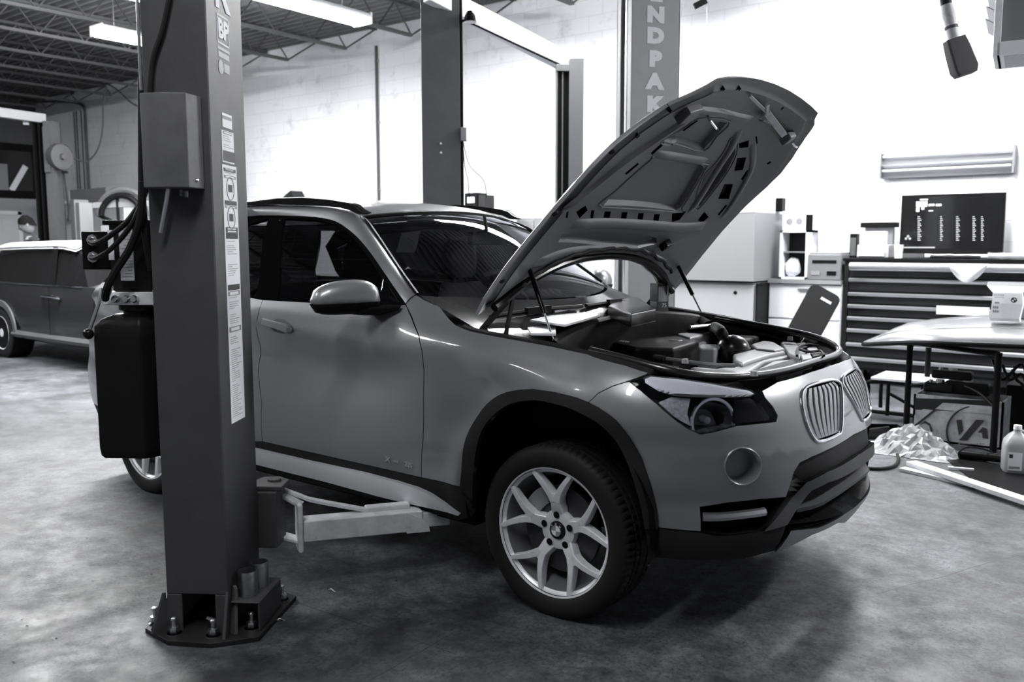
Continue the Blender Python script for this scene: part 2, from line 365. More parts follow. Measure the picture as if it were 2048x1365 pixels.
struct(MB().b2((XR, YN, 0), (XR+.2, YW, ZC+.2)), 'wall_right', 'near_wall')
struct(MB().b2((XL-.2, YN-.2, 0), (XR+.2, YN, ZC+.2)), 'wall_front', 'near_wall')
prof = []; y = YN
while y < YW+.1:
    for (dy, dz) in ((0, 0), (.045, 0), (.065, .045), (.125, .045)): prof.append((y+dy, ZC+dz))
    y += .15
struct(MB().loft([[Vector((x, a, b)) for (a, b) in prof] for x in (XL, XR)], smooth=False).b2((XL, YN, ZC+.12), (XR, YW, ZC+.2)), 'ceiling', 'deck')
# control joints and cracks in the slab
for (a, b) in (((-40, 1210), (335, 1166)), ((742, 1362), (893, 1272)), ((560, 1196), (913, 1309)), ((1750, 1190), (2060, 1105))):
    p, q = onp(*a, 2, 0), onp(*b, 2, 0); pts = resamp([tuple(p), tuple(q)], .12, False); pts = [Vector(t)+Vector((random.uniform(-.006, .006), random.uniform(-.006, .006), .0002)) for t in pts]
    d = (q-p).normalized(); n = Vector((-d.y, d.x, 0))*.0022; V = [t+n for t in pts]+[t-n for t in pts]; k = len(pts)
    MB().add(V, [(i, i+1, k+i+1, k+i) for i in range(k-1)]).build('control_joint', 'ink', fl, clean=False)
# bar joists across the ceiling, along y
jx = [onp(752, 93, 1, YW-.05).x, onp(533, 115, 1, YW-.05).x]
JB = onp(752, 93, 1, YW-.05).z; jstep = 1.302; JB = 4.19
print('joists', jx, 'bottom', JB)
def joist():
    mb = MB(); zt = ZC-.03; y0, y1 = YN+.05, YW-.05
    for s in (-1, 1): mb.b2((s*.018-.012, y0, zt-.02), (s*.018+.012, y1, zt+.02)); mb.b2((s*.018-.012, y0, JB-.02), (s*.018+.012, y1-.6, JB+.02))
    mb.bar((0, y1-.6, JB), (0, y1, zt), .02, .02)
    n = int((y1-y0-.6)/.62); 
    for i in range(n):
        a = y1-.6-i*.62; mb.tube([(0, a, JB), (0, a-.31, zt)], .011, 5); mb.tube([(0, a-.31, zt), (0, a-.62, JB)], .011, 5)
    return mb
j0 = None; x = jx[0]+jstep*3
while x > XL+.2:
    if j0 is None: j0 = joist().build('roof_joist', 'joist')
    else: j0 = copy_obj(j0)
    j0.location = (x, 0, 0); tag(j0, kind='structure'); x -= jstep
# cross bridging rods
for yb in (1.2, -3): tag(MB().tube([(XL, yb, JB-.02), (XR, yb, JB-.02)], .012, 6).build('trim_1', 'joist'), kind='structure')
# fluorescent wraparound fixtures along y
FZ = 4.02
def fixture():
    h = MB(); h.prism([(-.15, .045), (-.10, .085), (.10, .085), (.15, .045), (.15, .02), (-.15, .02)], lambda a, b: Vector((a, -1.22, b)), lambda a, b: Vector((a, 1.22, b)))
    for s in (-1, 1): h.b2((-.15, s*1.22-.012, -.045), (.15, s*1.22+.012, .085))
    l = MB().prism([(-.145, .02), (-.13, -.03), (-.08, -.05), (.08, -.05), (.13, -.03), (.145, .02)], lambda a, b: Vector((a, -1.2, b)), lambda a, b: Vector((a, 1.2, b)))
    return h, l
FA = onp(735, 40, 2, FZ); FB = onp(183, 66, 2, FZ)
print('fixtures', FA, FB)
h, l = fixture(); hm = lm = None
spots = [(FA.x-.1, FA.y-1.2, 'fluorescent strip fixture hanging near the far white wall, left of the plain post'), (FB.x+.12, FB.y+1.22, 'fluorescent strip fixture glowing under the corrugated ceiling, half hidden by the front lift column'),
         (-2.6, 3.6, None), (.1, 4.2, None), (-3.4, -4.6, None), (-7.2, .8, None), (-9.0, -2.6, None), (.3, -3.2, None), (3.9, 3.2, None)]
for i, (fx, fy, lab) in enumerate(spots):
    t = thing('strip_light', lab or 'white fluorescent strip fixture above the service bays, out of the picture', 'light', (fx, fy, FZ), 0, 'strip lights out of the picture' if lab is None else 'ceiling strip lights')
    if i == 1: t.scale = (1, .72, 1); t.location.y = FB.y+.88
    if hm is None: hm = h.build('housing', 'lamp_white', t); lm = l.build('lens', 'lamp_lens', t)
    else:
        copy_obj(hm, t); lc = copy_obj(lm, t)
        lc.data = lc.data.copy(); mat('lamp_lens_%d' % i, .9, .5, emit=LAMP*LF[i]); lc.data.materials[0] = M['lamp_lens_%d' % i]
    for s in (-1, 1): MB().tube([(0, s*.9, .085), (0, s*.9, ZC-FZ)], .004, 5).build('hanger', 'steel', t)
# ================================================================= the grey car: body shell
X0 = .10; WN = .88; NEXP = 2.5; AN = PI/2*WN
SIDE = [(.20, .780), (.26, .815), (.32, .842), (.40, .866), (.50, .882), (.58, .886), (.68, .880), (.78, .876), (.88, .884), (.95, .892), (1.02, .884), (1.08, .868), (1.14, .842), (1.18, .822), (1.30, .765), (1.42, .702), (1.50, .650), (1.55, .600)]
ZTOP = [(-1.0, 1.16), (-.65, 1.135), (-.3, 1.10), (0, 1.05), (.1, 1.03)]
XF = [(.15, .60), (.22, .72), (.30, .80), (.38, .835), (.46, .85), (.55, .845), (.65, .825), (.75, .80), (.85, .765), (.92, .72), (.97, .64)]
def sidey(x, z):
    zc = .985-.062*(x+1.2); k = 1-sst(.10, .26, abs(z-.95)); zz = z-(zc-.95)*k
    y = tab(SIDE, zz)+.010*math.exp(-(math.sqrt((zz-.95)**2+.0009)-.03)/.03)-.026*math.exp(-((zz-.805)/.085)**2)
    b = sst(-.95, -.55, x)
    if b > 0:
        zt = tab(ZTOP, x); t = (z-(zt-.20))/.20; yf = .885-(.185*t**2.4 if t > 0 else 0)
        if z < .62: yf = tab(SIDE, z)
        elif z < .8: q = tab(SIDE, z); yf = q+(yf-q)*sst(.62, .8, z)
        y += (yf-y)*b
    if z < .95:
        for xc in (0, -2.76): y += .016*math.exp(-((math.hypot(x-xc, z-.36)-.44)/.07)**2)
    if x < -2.9: y -= .15*((-2.9-x)/.75)**2
    return y
def body(a, z):
    s = 1 if a >= 0 else -1; a = abs(a)
    if a >= AN: x = X0-(a-AN); return (x, -s*sidey(x, z), z)
    ph = a/WN; c, sn = math.cos(ph), math.sin(ph); r = (c**NEXP+sn**NEXP)**(-1/NEXP)
    dz = .10*(1-sst(0, 1, ph/(PI/2))); w = sidey(X0, z+dz*sst(.7, .9, z)); xf = tab(XF, z)
    cr = .034*(min(1, (.668-z)/.17) if z > .5 else min(1, (.668-z)/.17)*sst(.30, .5, z))*sst(.25, .55, ph)*sst(1.4, .95, ph) if z < .668 else 0
    return (X0+(xf-cr-X0)*r*c, -s*(w-cr)*r*sn, z)
BS = Surf(body, lambda u, v, p: (p.x-max(-3.2, min(.1, p.x)), p.y, 0))
def ax_(x): return AN+X0-x                      # side parameter from x
def T(pts, g): return BS.trace(pts, g)
GS = (ax_(-.9), .8); GF = (.9, .75); GC = (.35, .6)
CAR = thing('sport_utility_car', 'grey sport utility car with raised hood parked between two lift posts', 'car', (0, 0, 0))
def panel(name, m, outer, holes=(), off=0, st=.035, gap=.002, flange=.014, both=True, parent=CAR):
    mb = BS.patch(outer, holes, off, st, flange, gap=gap); o = mb.build(name, m, parent, normals=mb.nn, clean=False)
    if both: mirror_copy(o)
    return o
def full(R): return R+[(-a, z) for a, z in reversed(R) if abs(a) > 1e-6]
_mc = mirror_copy
def mirror_copy(o, name=None):
    c = _mc(o, name); me = c.data
    if 'custom_normal' in me.attributes: me.attributes.remove(me.attributes['custom_normal'])
    return c
# --- traced outlines (photo pixels turned into surface positions)
door_rear = T([(526, 600), (514, 640), (516, 676), (516, 740), (521, 790), (524, 808), (525, 884)], (ax_(-1.65), 1.1))
door_bot = T([(525, 884), (680, 919), (843, 956)], (ax_(-1.6), .45))
door_front = T([(843, 956), (846, 880), (847, 804), (848, 740), (844, 701), (838, 672), (824, 637), (811, 609)], (ax_(-.65), .43))
belt = T([(811, 609), (779, 614), (729, 612), (654, 607), (583, 603), (526, 600)], (ax_(-.8), 1.14))
panel('front_door', 'car_paint', door_rear+door_bot[1:]+door_front[1:]+belt[1:-1], st=.02)
arch_out = T([(922, 975), (926, 943), (936, 876), (961, 830), (985, 802), (1017, 785), (1063, 779), (1105, 785), (1154, 797), (1197, 816), (1232, 841), (1260, 876), (1284, 918), (1302, 971), (1313, 1017), (1316, 1056)], (ax_(-.4), .5))
arch_in = T([(948, 1000), (948, 971), (951, 929), (961, 876), (978, 844), (1003, 820), (1031, 806), (1073, 801), (1119, 810), (1161, 825), (1197, 844), (1225, 869), (1246, 901), (1263, 943), (1277, 989), (1284, 1020), (1290, 1056)], (ax_(-.38), .45))
seam = T([(1177, 806), (1197, 787), (1225, 773), (1257, 763)], (ax_(.1), .87))
ft = T([(1290, 751), (1298, 746), (1249, 730), (1187, 713), (1105, 693), (1050, 683), (994, 673), (941, 662), (922, 655), (912, 650), (900, 639), (889, 625), (880, 613), (868, 608), (849, 600), (834, 590), (824, 595)], (.95, .95))
cut = [i for i, q in enumerate(arch_out) if q[0] > seam[0][0]]          # arch points behind the bumper seam
fender_top = ft
panel('fender', 'car_paint', door_front[::1]+ft[::-1][0:]+seam[::-1]+[arch_out[i] for i in reversed(cut)]+[], st=.022)
# arch trim
ring = smooth_line(arch_out, 3)+smooth_line(arch_in, 3)[::-1]
panel('arch_trim', 'plastic_dark', ring, off=.012, st=.04, flange=.03, gap=0)
# sill
sill_top = [(ax_(-2.30), .432)]+door_bot+[T([(925, 975)], (ax_(-.45), .43))[0]]
st_top = T([(511, 896), (620, 921), (736, 946), (800, 963), (839, 975), (865, 987), (898, 1010), (921, 1028)], (ax_(-1.75), .40))
st_bot = T([(921, 1028), (899, 1021), (831, 1006), (763, 990), (653, 960), (511, 925)], (ax_(-.4), .31))
panel('sill_cladding', 'plastic_dark', sill_top+[arch_in[1], (ax_(-.40), .30), (ax_(-.5), .26), (ax_(-2.28), .26), (ax_(-2.36), .34)], st=.05, flange=.05)
panel('sill_trim', 'sill_silver', [(ax_(-2.30), st_top[0][1]-.004)]+st_top+st_bot[1:]+[(ax_(-2.30), st_bot[-1][1]-.004)], off=.016, st=.05, gap=0, flange=.03)
# rear door, quarter and their trims (mostly behind the post)
ra = [(ax_(-2.76+.425*math.cos(t)), .385+.425*math.sin(t)) for t in [PI*k/14 for k in range(15)]]
ri = [(ax_(-2.76+.38*math.cos(t)), .385+.385*math.sin(t)) for t in [PI*k/14 for k in range(15)]]
panel('arch_trim', 'plastic_dark', ra+ri[::-1], off=.012, st=.06, flange=.03, gap=0)
rd_r = [(ax_(-2.50), 1.15), (ax_(-2.52), .95)]
panel('rear_door', 'car_paint', door_rear[::-1]+[(ax_(-2.0), 1.15), (ax_(-2.50), 1.165), (ax_(-2.52), .95)]+[(ax_(-2.62), .80)]+[q for q in ra if q[0] < ax_(-2.62)][::-1]+[(ax_(-2.33), .43), (ax_(-1.75), .427)], st=.05)
REAR = [(.26, -3.45), (.36, -3.57), (.5, -3.62), (.62, -3.63), (.75, -3.58), (.9, -3.46), (1.1, -3.32), (1.2, -3.25), (1.35, -3.13), (1.5, -3.02)]
panel('rear_quarter', 'car_paint', [(ax_(-2.50), 1.165), (ax_(-3.27), 1.17), (ax_(-3.46), .9), (ax_(-3.58), .75), (ax_(-3.63), .62), (ax_(-3.59), .40), (ax_(-3.19), .40)]+[q for q in ra if q[0] > ax_(-2.62)][::-1]+[(ax_(-2.62), .80), (ax_(-2.52), .95)], st=.05)
def rear_row(z, n=16):
    x = tab(REAR, z); y = sidey(x, min(z, 1.5)); R_ = []
    for k in range(n+1):
        t = -1+2*k/n; R_.append(Vector((x-.05*(1-abs(t)**2.6), y*t, z)))
    return R_
MB().loft([rear_row(z) for z in (.26, .34, .42, .5, .56, .62, .68, .75)]).build('rear_bumper', 'car_paint', CAR)
MB().loft([rear_row(z) for z in (.755, .82, .9, 1.0, 1.1, 1.2)]).build('tailgate', 'car_paint', CAR)
MB().loft([rear_row(z) for z in (1.2, 1.28, 1.36, 1.44, 1.5)]).build('rear_window', 'car_glass', CAR)
# --- glass house
win_top = [(555, 431), (629, 434), (669, 442), (694, 457), (717, 477), (742, 507), (766, 542), (790, 577), (811, 607)]
wt = T(win_top, (ax_(-1.7), 1.5)); wt_rear = [(ax_(-2.9), wt[0][1]-.06), (ax_(-2.5), wt[0][1]-.015), (ax_(-2.0), wt[0][1]+.004), T([(491, 431)], (ax_(-1.9), 1.5))[0]]
glass_top = T([(569, 439), (629, 441), (664, 449), (687, 461), (709, 481), (729, 506), (749, 535), (769, 563), (789, 592), (797, 604)], (ax_(-1.7), 1.48))
fwin = glass_top+T([(760, 607), (700, 605), (622, 603), (555, 599)], (ax_(-.9), 1.15))
panel('front_window', 'car_glass', fwin, off=-.004, gap=0, flange=0)
bp_front = T([(569, 439), (555, 599)], (ax_(-1.65), 1.4)); bp_rear = T([(537, 438), (510, 592)], (ax_(-1.75), 1.4))
panel('door_pillar', 'black_gloss', [bp_front[0], bp_front[1], bp_rear[1], bp_rear[0]], off=-.002, gap=.001)
rwin = [bp_rear[0], bp_rear[1], (ax_(-2.45), 1.175), (ax_(-3.0), 1.20), (ax_(-2.95), 1.36), (ax_(-2.6), 1.45), (ax_(-2.1), 1.475)]
panel('rear_side_window', 'car_glass', rwin, off=-.004, gap=0, flange=0)
panel('window_trim', 'trim_black', [(ax_(-3.05), 1.16), (ax_(-2.5), 1.165), (ax_(-2.0), 1.15)]+belt[::-1]+wt[::-1]+wt_rear[::-1]+[(ax_(-3.05), 1.38)], holes=[inset(clean_poly(fwin), -.002), inset(clean_poly(rwin), -.002), ], off=0, st=.05, gap=0)
# windscreen edge and roof edge in space
ws_edge = []
for i, q in enumerate([(834, 590), (804, 548), (779, 511), (754, 473), (735, 446), (724, 436)]):
    t = i/5; ws_edge.append(onp(*q, 1, -.745+.17*t))
rail_px = [(714, 428), (699, 421), (674, 416), (629, 412), (555, 410), (491, 411)]
re_ = [onp(*q, 1, -.575) for q in rail_px]
print('ws edge', [tuple(round(c, 3) for c in p) for p in ws_edge]); print('roof edge', [tuple(round(c, 3) for c in p) for p in re_])
zr = re_[-1].z; xr = re_[-1].x
roof_edge = re_+[Vector((x, -.575+.02*k, z)) for k, (x, z) in enumerate([(xr-.35, zr-.004), (xr-.7, zr-.018), (-2.95, zr-.05), (-3.15, zr-.08)])]
edge_top = ws_edge+roof_edge
low3 = [BS.pt(*q) for q in (wt_rear+wt)][::-1]
def poly_at(P, t):
    L = [0]
    for i in range(1, len(P)): L.append(L[-1]+(P[i]-P[i-1]).length)
    s = t*L[-1]
    for i in range(1, len(P)):
        if s <= L[i] or i == len(P)-1: k = (s-L[i-1])/max(1e-9, L[i]-L[i-1]); return P[i-1]+(P[i]-P[i-1])*k
def sm3(P, n=5): return [Vector(q) for q in smooth_line([tuple(p) for p in P], n)]
E1, E2 = sm3(low3), sm3(edge_top)
rows = []
for i in range(61):
    t = i/60; a, b = poly_at(E1, t), poly_at(E2, t); d = b-a; tg = (poly_at(E2, min(1, t+.02))-poly_at(E2, max(0, t-.02))); n = d.cross(tg).normalized()
    if n.y > 0: n = -n
    rows.append([a+d*k/8+n*(.030*math.sin(PI*k/8)*min(1, d.length/.15)) for k in range(9)])
rf = MB().loft(rows).build('roof_side', 'car_paint', CAR); mirror_copy(rf)
def ws(s, t):          # s in -1..1 across, t 0 bottom .. 1 top
    e = poly_at(E_ws, t); c = Vector((e.x+.30-.21*t, 0, e.z-.035+.072*t)); q = s*s
    return (c.x+(e.x-c.x)*q, -e.y*s*-1 if False else e.y*abs(s)*(1 if s > 0 else -1), c.z+(e.z-c.z)*q)
E_ws = sm3(ws_edge)
us = [-1+2*k/24 for k in range(25)]
MB().grid(ws, us, [k/16 for k in range(17)]).build('windscreen', 'windscreen_glass', CAR)
fr = [Vector(ws(s, 0)) for s in us]
sur = [Vector(ws(-1, k/12)) for k in range(13)]+[Vector(ws(s, 1)) for s in us[1:]]+[Vector(ws(1, k/12)) for k in range(11, -1, -1)]
MB().tube(sur, .011, 6).build('windscreen_seal', 'black', CAR)
top_row = [Vector(ws(s, 1)) for s in us]
rows = [top_row]; RE = sm3(roof_edge, 4)
for i in range(1, 31):
    e = poly_at(RE, i/30); cz = e.z+.036+.012*math.sin(PI*min(1, i/22)); k0 = max(0, 1-i/4)
    rows.append([Vector((e.x+(top_row[12].x-top_row[0].x)*(1-s*s)*k0, e.y*s, e.z+(cz-e.z)*(1-abs(s)**2.2))) for s in us])
MB().loft(rows).build('roof', 'car_paint', CAR)
MB().loft([[rear_row(1.5)[k] for k in range(17)], [Vector((-3.2, -.52*(1-2*k/16)*-1, rows[-1][12].z-.0-.05*abs(1-2*k/16)**2)) for k in range(17)]]).build('roof_spoiler', 'car_paint', CAR)
rp = [(491, 404), (555, 396.5), (605, 395), (654, 399), (692, 405), (712, 411), (721, 420), (735, 427), (728, 430), (714, 429), (699, 421), (674, 415), (629, 412), (555, 410), (491, 411)]
P2 = [onp(*q, 1, -.60) for q in rp]; P2 = [Vector((-2.75, 0, P2[-1].z-.03)), Vector((-2.70, 0, P2[0].z-.03)), Vector((-2.3, 0, P2[0].z-.002))]+P2+[Vector((-2.3, 0, P2[-1].z-.004))]
rr_ = MB().prism([(p.x, p.z) for p in P2], lambda a, b: Vector((a, -.605, b)), lambda a, b: Vector((a, -.565, b+.004))).build('roof_rail', 'black_gloss', CAR, bevel=.006); mirror_copy(rr_)
# --- front bumper and its openings
hl_low = [(1282, 782), (1312, 807), (1344, 835), (1374, 857), (1400, 869), (1424, 865), (1473, 852), (1522, 847), (1552, 844)]
hl_top = [(1555, 832), (1546, 815), (1530, 796), (1516, 786), (1503, 780), (1424, 765), (1358, 755), (1300, 750)]
HL_low = T(hl_low, (1.05, .9)); HL_top = T(hl_top, (.5, .78)); HLT = [T([(1259, 764)], (1.1, .91))[0]]+HL_low+HL_top
bt = T([(1524, 782), (1555, 764), (1621, 744), (1660, 731)], (.55, .87)); ctop = (0, .925)
lip = T([(1654, 901), (1625, 914), (1600, 926), (1588, 945)], (.3, .65)); clip = (0, .652)
fr_top = T([(1654, 943), (1611, 965), (1595, 981), (1526, 1063)], (.3, .57)); cft = (0, .575)
fr_in = T([(1654, 965), (1621, 981), (1586, 1027), (1572, 1050)], (.3, .53)); cfi = (0, .527)
it = T([(1572, 995), (1520, 999), (1457, 1006), (1400, 1015), (1402, 1064)], (.6, .52)); itb = T([(1402, 1064), (1457, 1070), (1524, 1062)], (.85, .41))
sk_top = T([(1579, 1061), (1631, 1055), (1687, 1026)], (.5, .38)); csk = (0, .365)
sk_bot = T([(1549, 1102), (1621, 1068), (1672, 1044)], (.55, .30)); csb = (0, .30)
kid = T([(1602.7, 789), (1607, 780), (1616, 772.5), (1640, 764.5), (1663, 760.4), (1676, 764.5), (1681, 777), (1683, 813), (1681, 861), (1673, 871), (1653.5, 880.5), (1636, 883.5), (1624.5, 874), (1613, 850), (1603.5, 813)], (.35, .85))
kid = [(max(.012, a), z) for a, z in kid]; kidL = [(-a, z) for a, z in kid]
fog = [(.684+.067*math.cos(t), .634+.062*math.sin(t)) for t in [2*PI*k/24 for k in range(24)]]; fogL = [(-a, z) for a, z in fog]
ao = [arch_out[i] for i in range(len(arch_out)) if arch_out[i][0] < seam[0][0]]
half = [ctop]+bt[::-1]+HL_top[:3][::-1]+HL_low[::-1]+[HLT[0]]+seam[::-1]+ao+it[::-1][0:]+lip[::-1]+[clip]
half = clean_poly(half)
rest = [(-a, z) for a, z in reversed(half) if abs(a) > 1e-6]
panel('bumper_cover', 'car_paint', half+rest, holes=[kid, kidL, fog, fogL], both=False, st=.022, gap=.0015, flange=.02)
band = full([clip]+[])[:0]
def sym(upper_r, cu, lower_r, cl):     # polygon: centre top -> right along upper -> back along lower -> centre bottom, mirrored
    R_ = [cu]+upper_r+lower_r[::-1]+[cl]; return R_+[(-a, z) for a, z in reversed(R_) if abs(a) > 1e-6]
panel('bumper_recess', 'plastic_dark', sym(lip, clip, fr_top[:2], cft), off=-.018, both=False, gap=0, st=.04)
panel('intake_frame', 'plastic_grey', sym(fr_top, cft, fr_in, cfi), off=.006, both=False, gap=0, st=.03, flange=.05)
ci = sym(fr_in, cfi, sk_top[:1]+sk_top[1:], csk)
BS.pocket(ci, 0, .10).build('lower_intake', 'black', CAR)
cx = [(a, z) for a, z in full(T([(1600, 1019), (1630, 1014), (1654, 1006), (1687, 985)], (.46, .46))+[(0, .470)])]
r1 = [BS.pt(a, z, -.012) for a, z in cx]; r2 = [BS.pt(a, z+.030, -.075) for a, z in cx]; r3 = [BS.pt(a, z-.016, -.016) for a, z in cx]
MB().loft([r2, r1, r3]).build('intake_blade', 'plastic_grey', CAR)
skp = sym(sk_top[::-1], csk, sk_bot[::-1], csb)
panel('skid_plate', 'alloy_dark', skp, off=.008, both=False, gap=0, st=.04, flange=.06)
lb = T([(1290, 1056), (1318, 1058), (1400, 1066), (1430, 1073), (1457, 1072), (1524, 1063), (1572, 1052), (1549, 1102), (1490, 1117), (1391, 1122), (1297, 1114)], (1.05, .41))
panel('bumper_skirt', 'plastic_dark', lb, st=.04, gap=.001, flange=.04)
ip = it+itb[1:]
o = BS.pocket(ip, 0, .07).build('side_intake', 'black', CAR); mirror_copy(o)
bl = T([(1406, 1036), (1440, 1036), (1490, 1031), (1533, 1025)], (.85, .46))
o = BS.tube(smooth_line(bl, 4), .016, -.012, seg=8).build('intake_bar', 'silver', CAR); mirror_copy(o)
sl_m = MB()
for k in range(5):
    z0 = .405+.022*k; BS.tube([(.60+.03*j, z0) for j in range(8)], .004, -.03, mb=sl_m, seg=5)
# fog lamp socket
fg = MB(); rows = []
for (off, sc) in ((.001, 1.10), (.004, 1.05), (.001, 1.0), (-.06, .93), (-.062, .0)):
    rows.append([BS.pt(.684+(a-.684)*sc, .634+(z-.634)*sc, off) for a, z in fog])
o = fg.loft(rows, closed=True).build('fog_socket', 'car_paint', CAR); mirror_copy(o)
# kidney grilles
for k_, side in ((kid, 1), (kidL, -1)):
    gname = BS.pocket(k_, -.002, .07).build('grille', 'black', CAR)
    BS.tube(smooth_line(k_, 4, True), .0065, .002, closed=True, seg=8).build('grille_surround', 'chrome', gname)
    zs = [z for a, z in k_]; aa = [abs(a) for a, z in k_]
    for i in range(8):
        f = (i+.55)/8.1; col = []
        for j in range(11):
            z = min(zs)+.012+(max(zs)-min(zs)-.024)*j/10
            # inner and outer limits of the kidney at this height
            xs = []
            for q in range(len(k_)):
                (a0, z0), (a1, z1) = k_[q], k_[(q+1) % len(k_)]
                if (z0-z)*(z1-z) <= 0 and z0 != z1: xs.append(a0+(a1-a0)*(z-z0)/(z1-z0))
            if len(xs) < 2: continue
            lo, hi = min(xs), max(xs); col.append((lo+(hi-lo)*f, z))
        L_ = [[BS.pt(a+d_, z, -.004-o_) for (d_, o_) in ((-.0125, .0), (-.011, -.002), (.011, -.002), (.0125, 0), (.010, .04), (-.010, .04))] for a, z in col]
        MB().loft(L_, closed=True, smooth=False).build('grille_slat', 'slat', gname)
mat('barrel', .16, .45, .3)
# --- headlamps
def headlamp():
    P = clean_poly(HLT); b = BS.pocket(P, -.003, .11, shrink=.012).build('headlamp', 'lamp_bowl', CAR)
    mb = BS.patch(P, (), .001, .03, 0, gap=.0015); mb.build('lamp_lens', 'lens_glass', b, normals=mb.nn, clean=False)
    # white strip in place of the reflection along the lamp's upper edge
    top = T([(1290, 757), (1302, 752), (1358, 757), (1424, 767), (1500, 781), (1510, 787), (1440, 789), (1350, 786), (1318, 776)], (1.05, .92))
    mb = BS.patch(top, (), -.005, .03, .02); mb.build('lamp_glare', 'sill_silver', b, normals=mb.nn, clean=False)
    c = BS.inv(1428, 822, (.75, .8)); o = BS.pt(*c, off=-.125); ax = (Vector((.80, -.60, .05))).normalized()
    MB().lathe([(.0, -.01), (.03, -.005), (.055, .02), (.070, .055), (.074, .085), (.078, .085)], o, ax, 28).build('lamp_reflector', 'chrome', b)
    MB().lathe([(0, .055), (.012, .05), (.014, .0)], o, ax, 12).build('lamp_bulb', 'lens_white', b)
    MB().lathe([(.076, .080), (.084, .080), (.084, .092), (.076, .092), (.076, .080)], o, ax, 28).build('lamp_ring', 'chrome', b)
    rf_ = T([(1318, 800), (1345, 787), (1385, 790), (1378, 825), (1385, 855), (1350, 832)], (.95, .85))
    mb = BS.patch(rf_, (), -.03, .02, .01); mb.build('turn_reflector', 'reflector_grid', b, normals=mb.nn, clean=False)
    dk = T([(1475, 790), (1512, 792), (1540, 815), (1550, 838), (1500, 845), (1478, 846)], (.6, .8))
    mb = BS.patch(dk, (), -.022, .03, .02); mb.build('lamp_inner_trim', 'black_gloss', b, normals=mb.nn, clean=False)
    return b
mat('disc_dark', .06, .45, .6); mat('lamp_bowl', .16, .25, .6); mat('lens_white', .8, .3); mat('reflector_grid', .62, .3, .5, var=.35, vscale=90)
hl_ = headlamp(); hm_ = mirror_copy(hl_)
for ch in list(hl_.children):
    c = mirror_copy(ch); c.parent = hm_
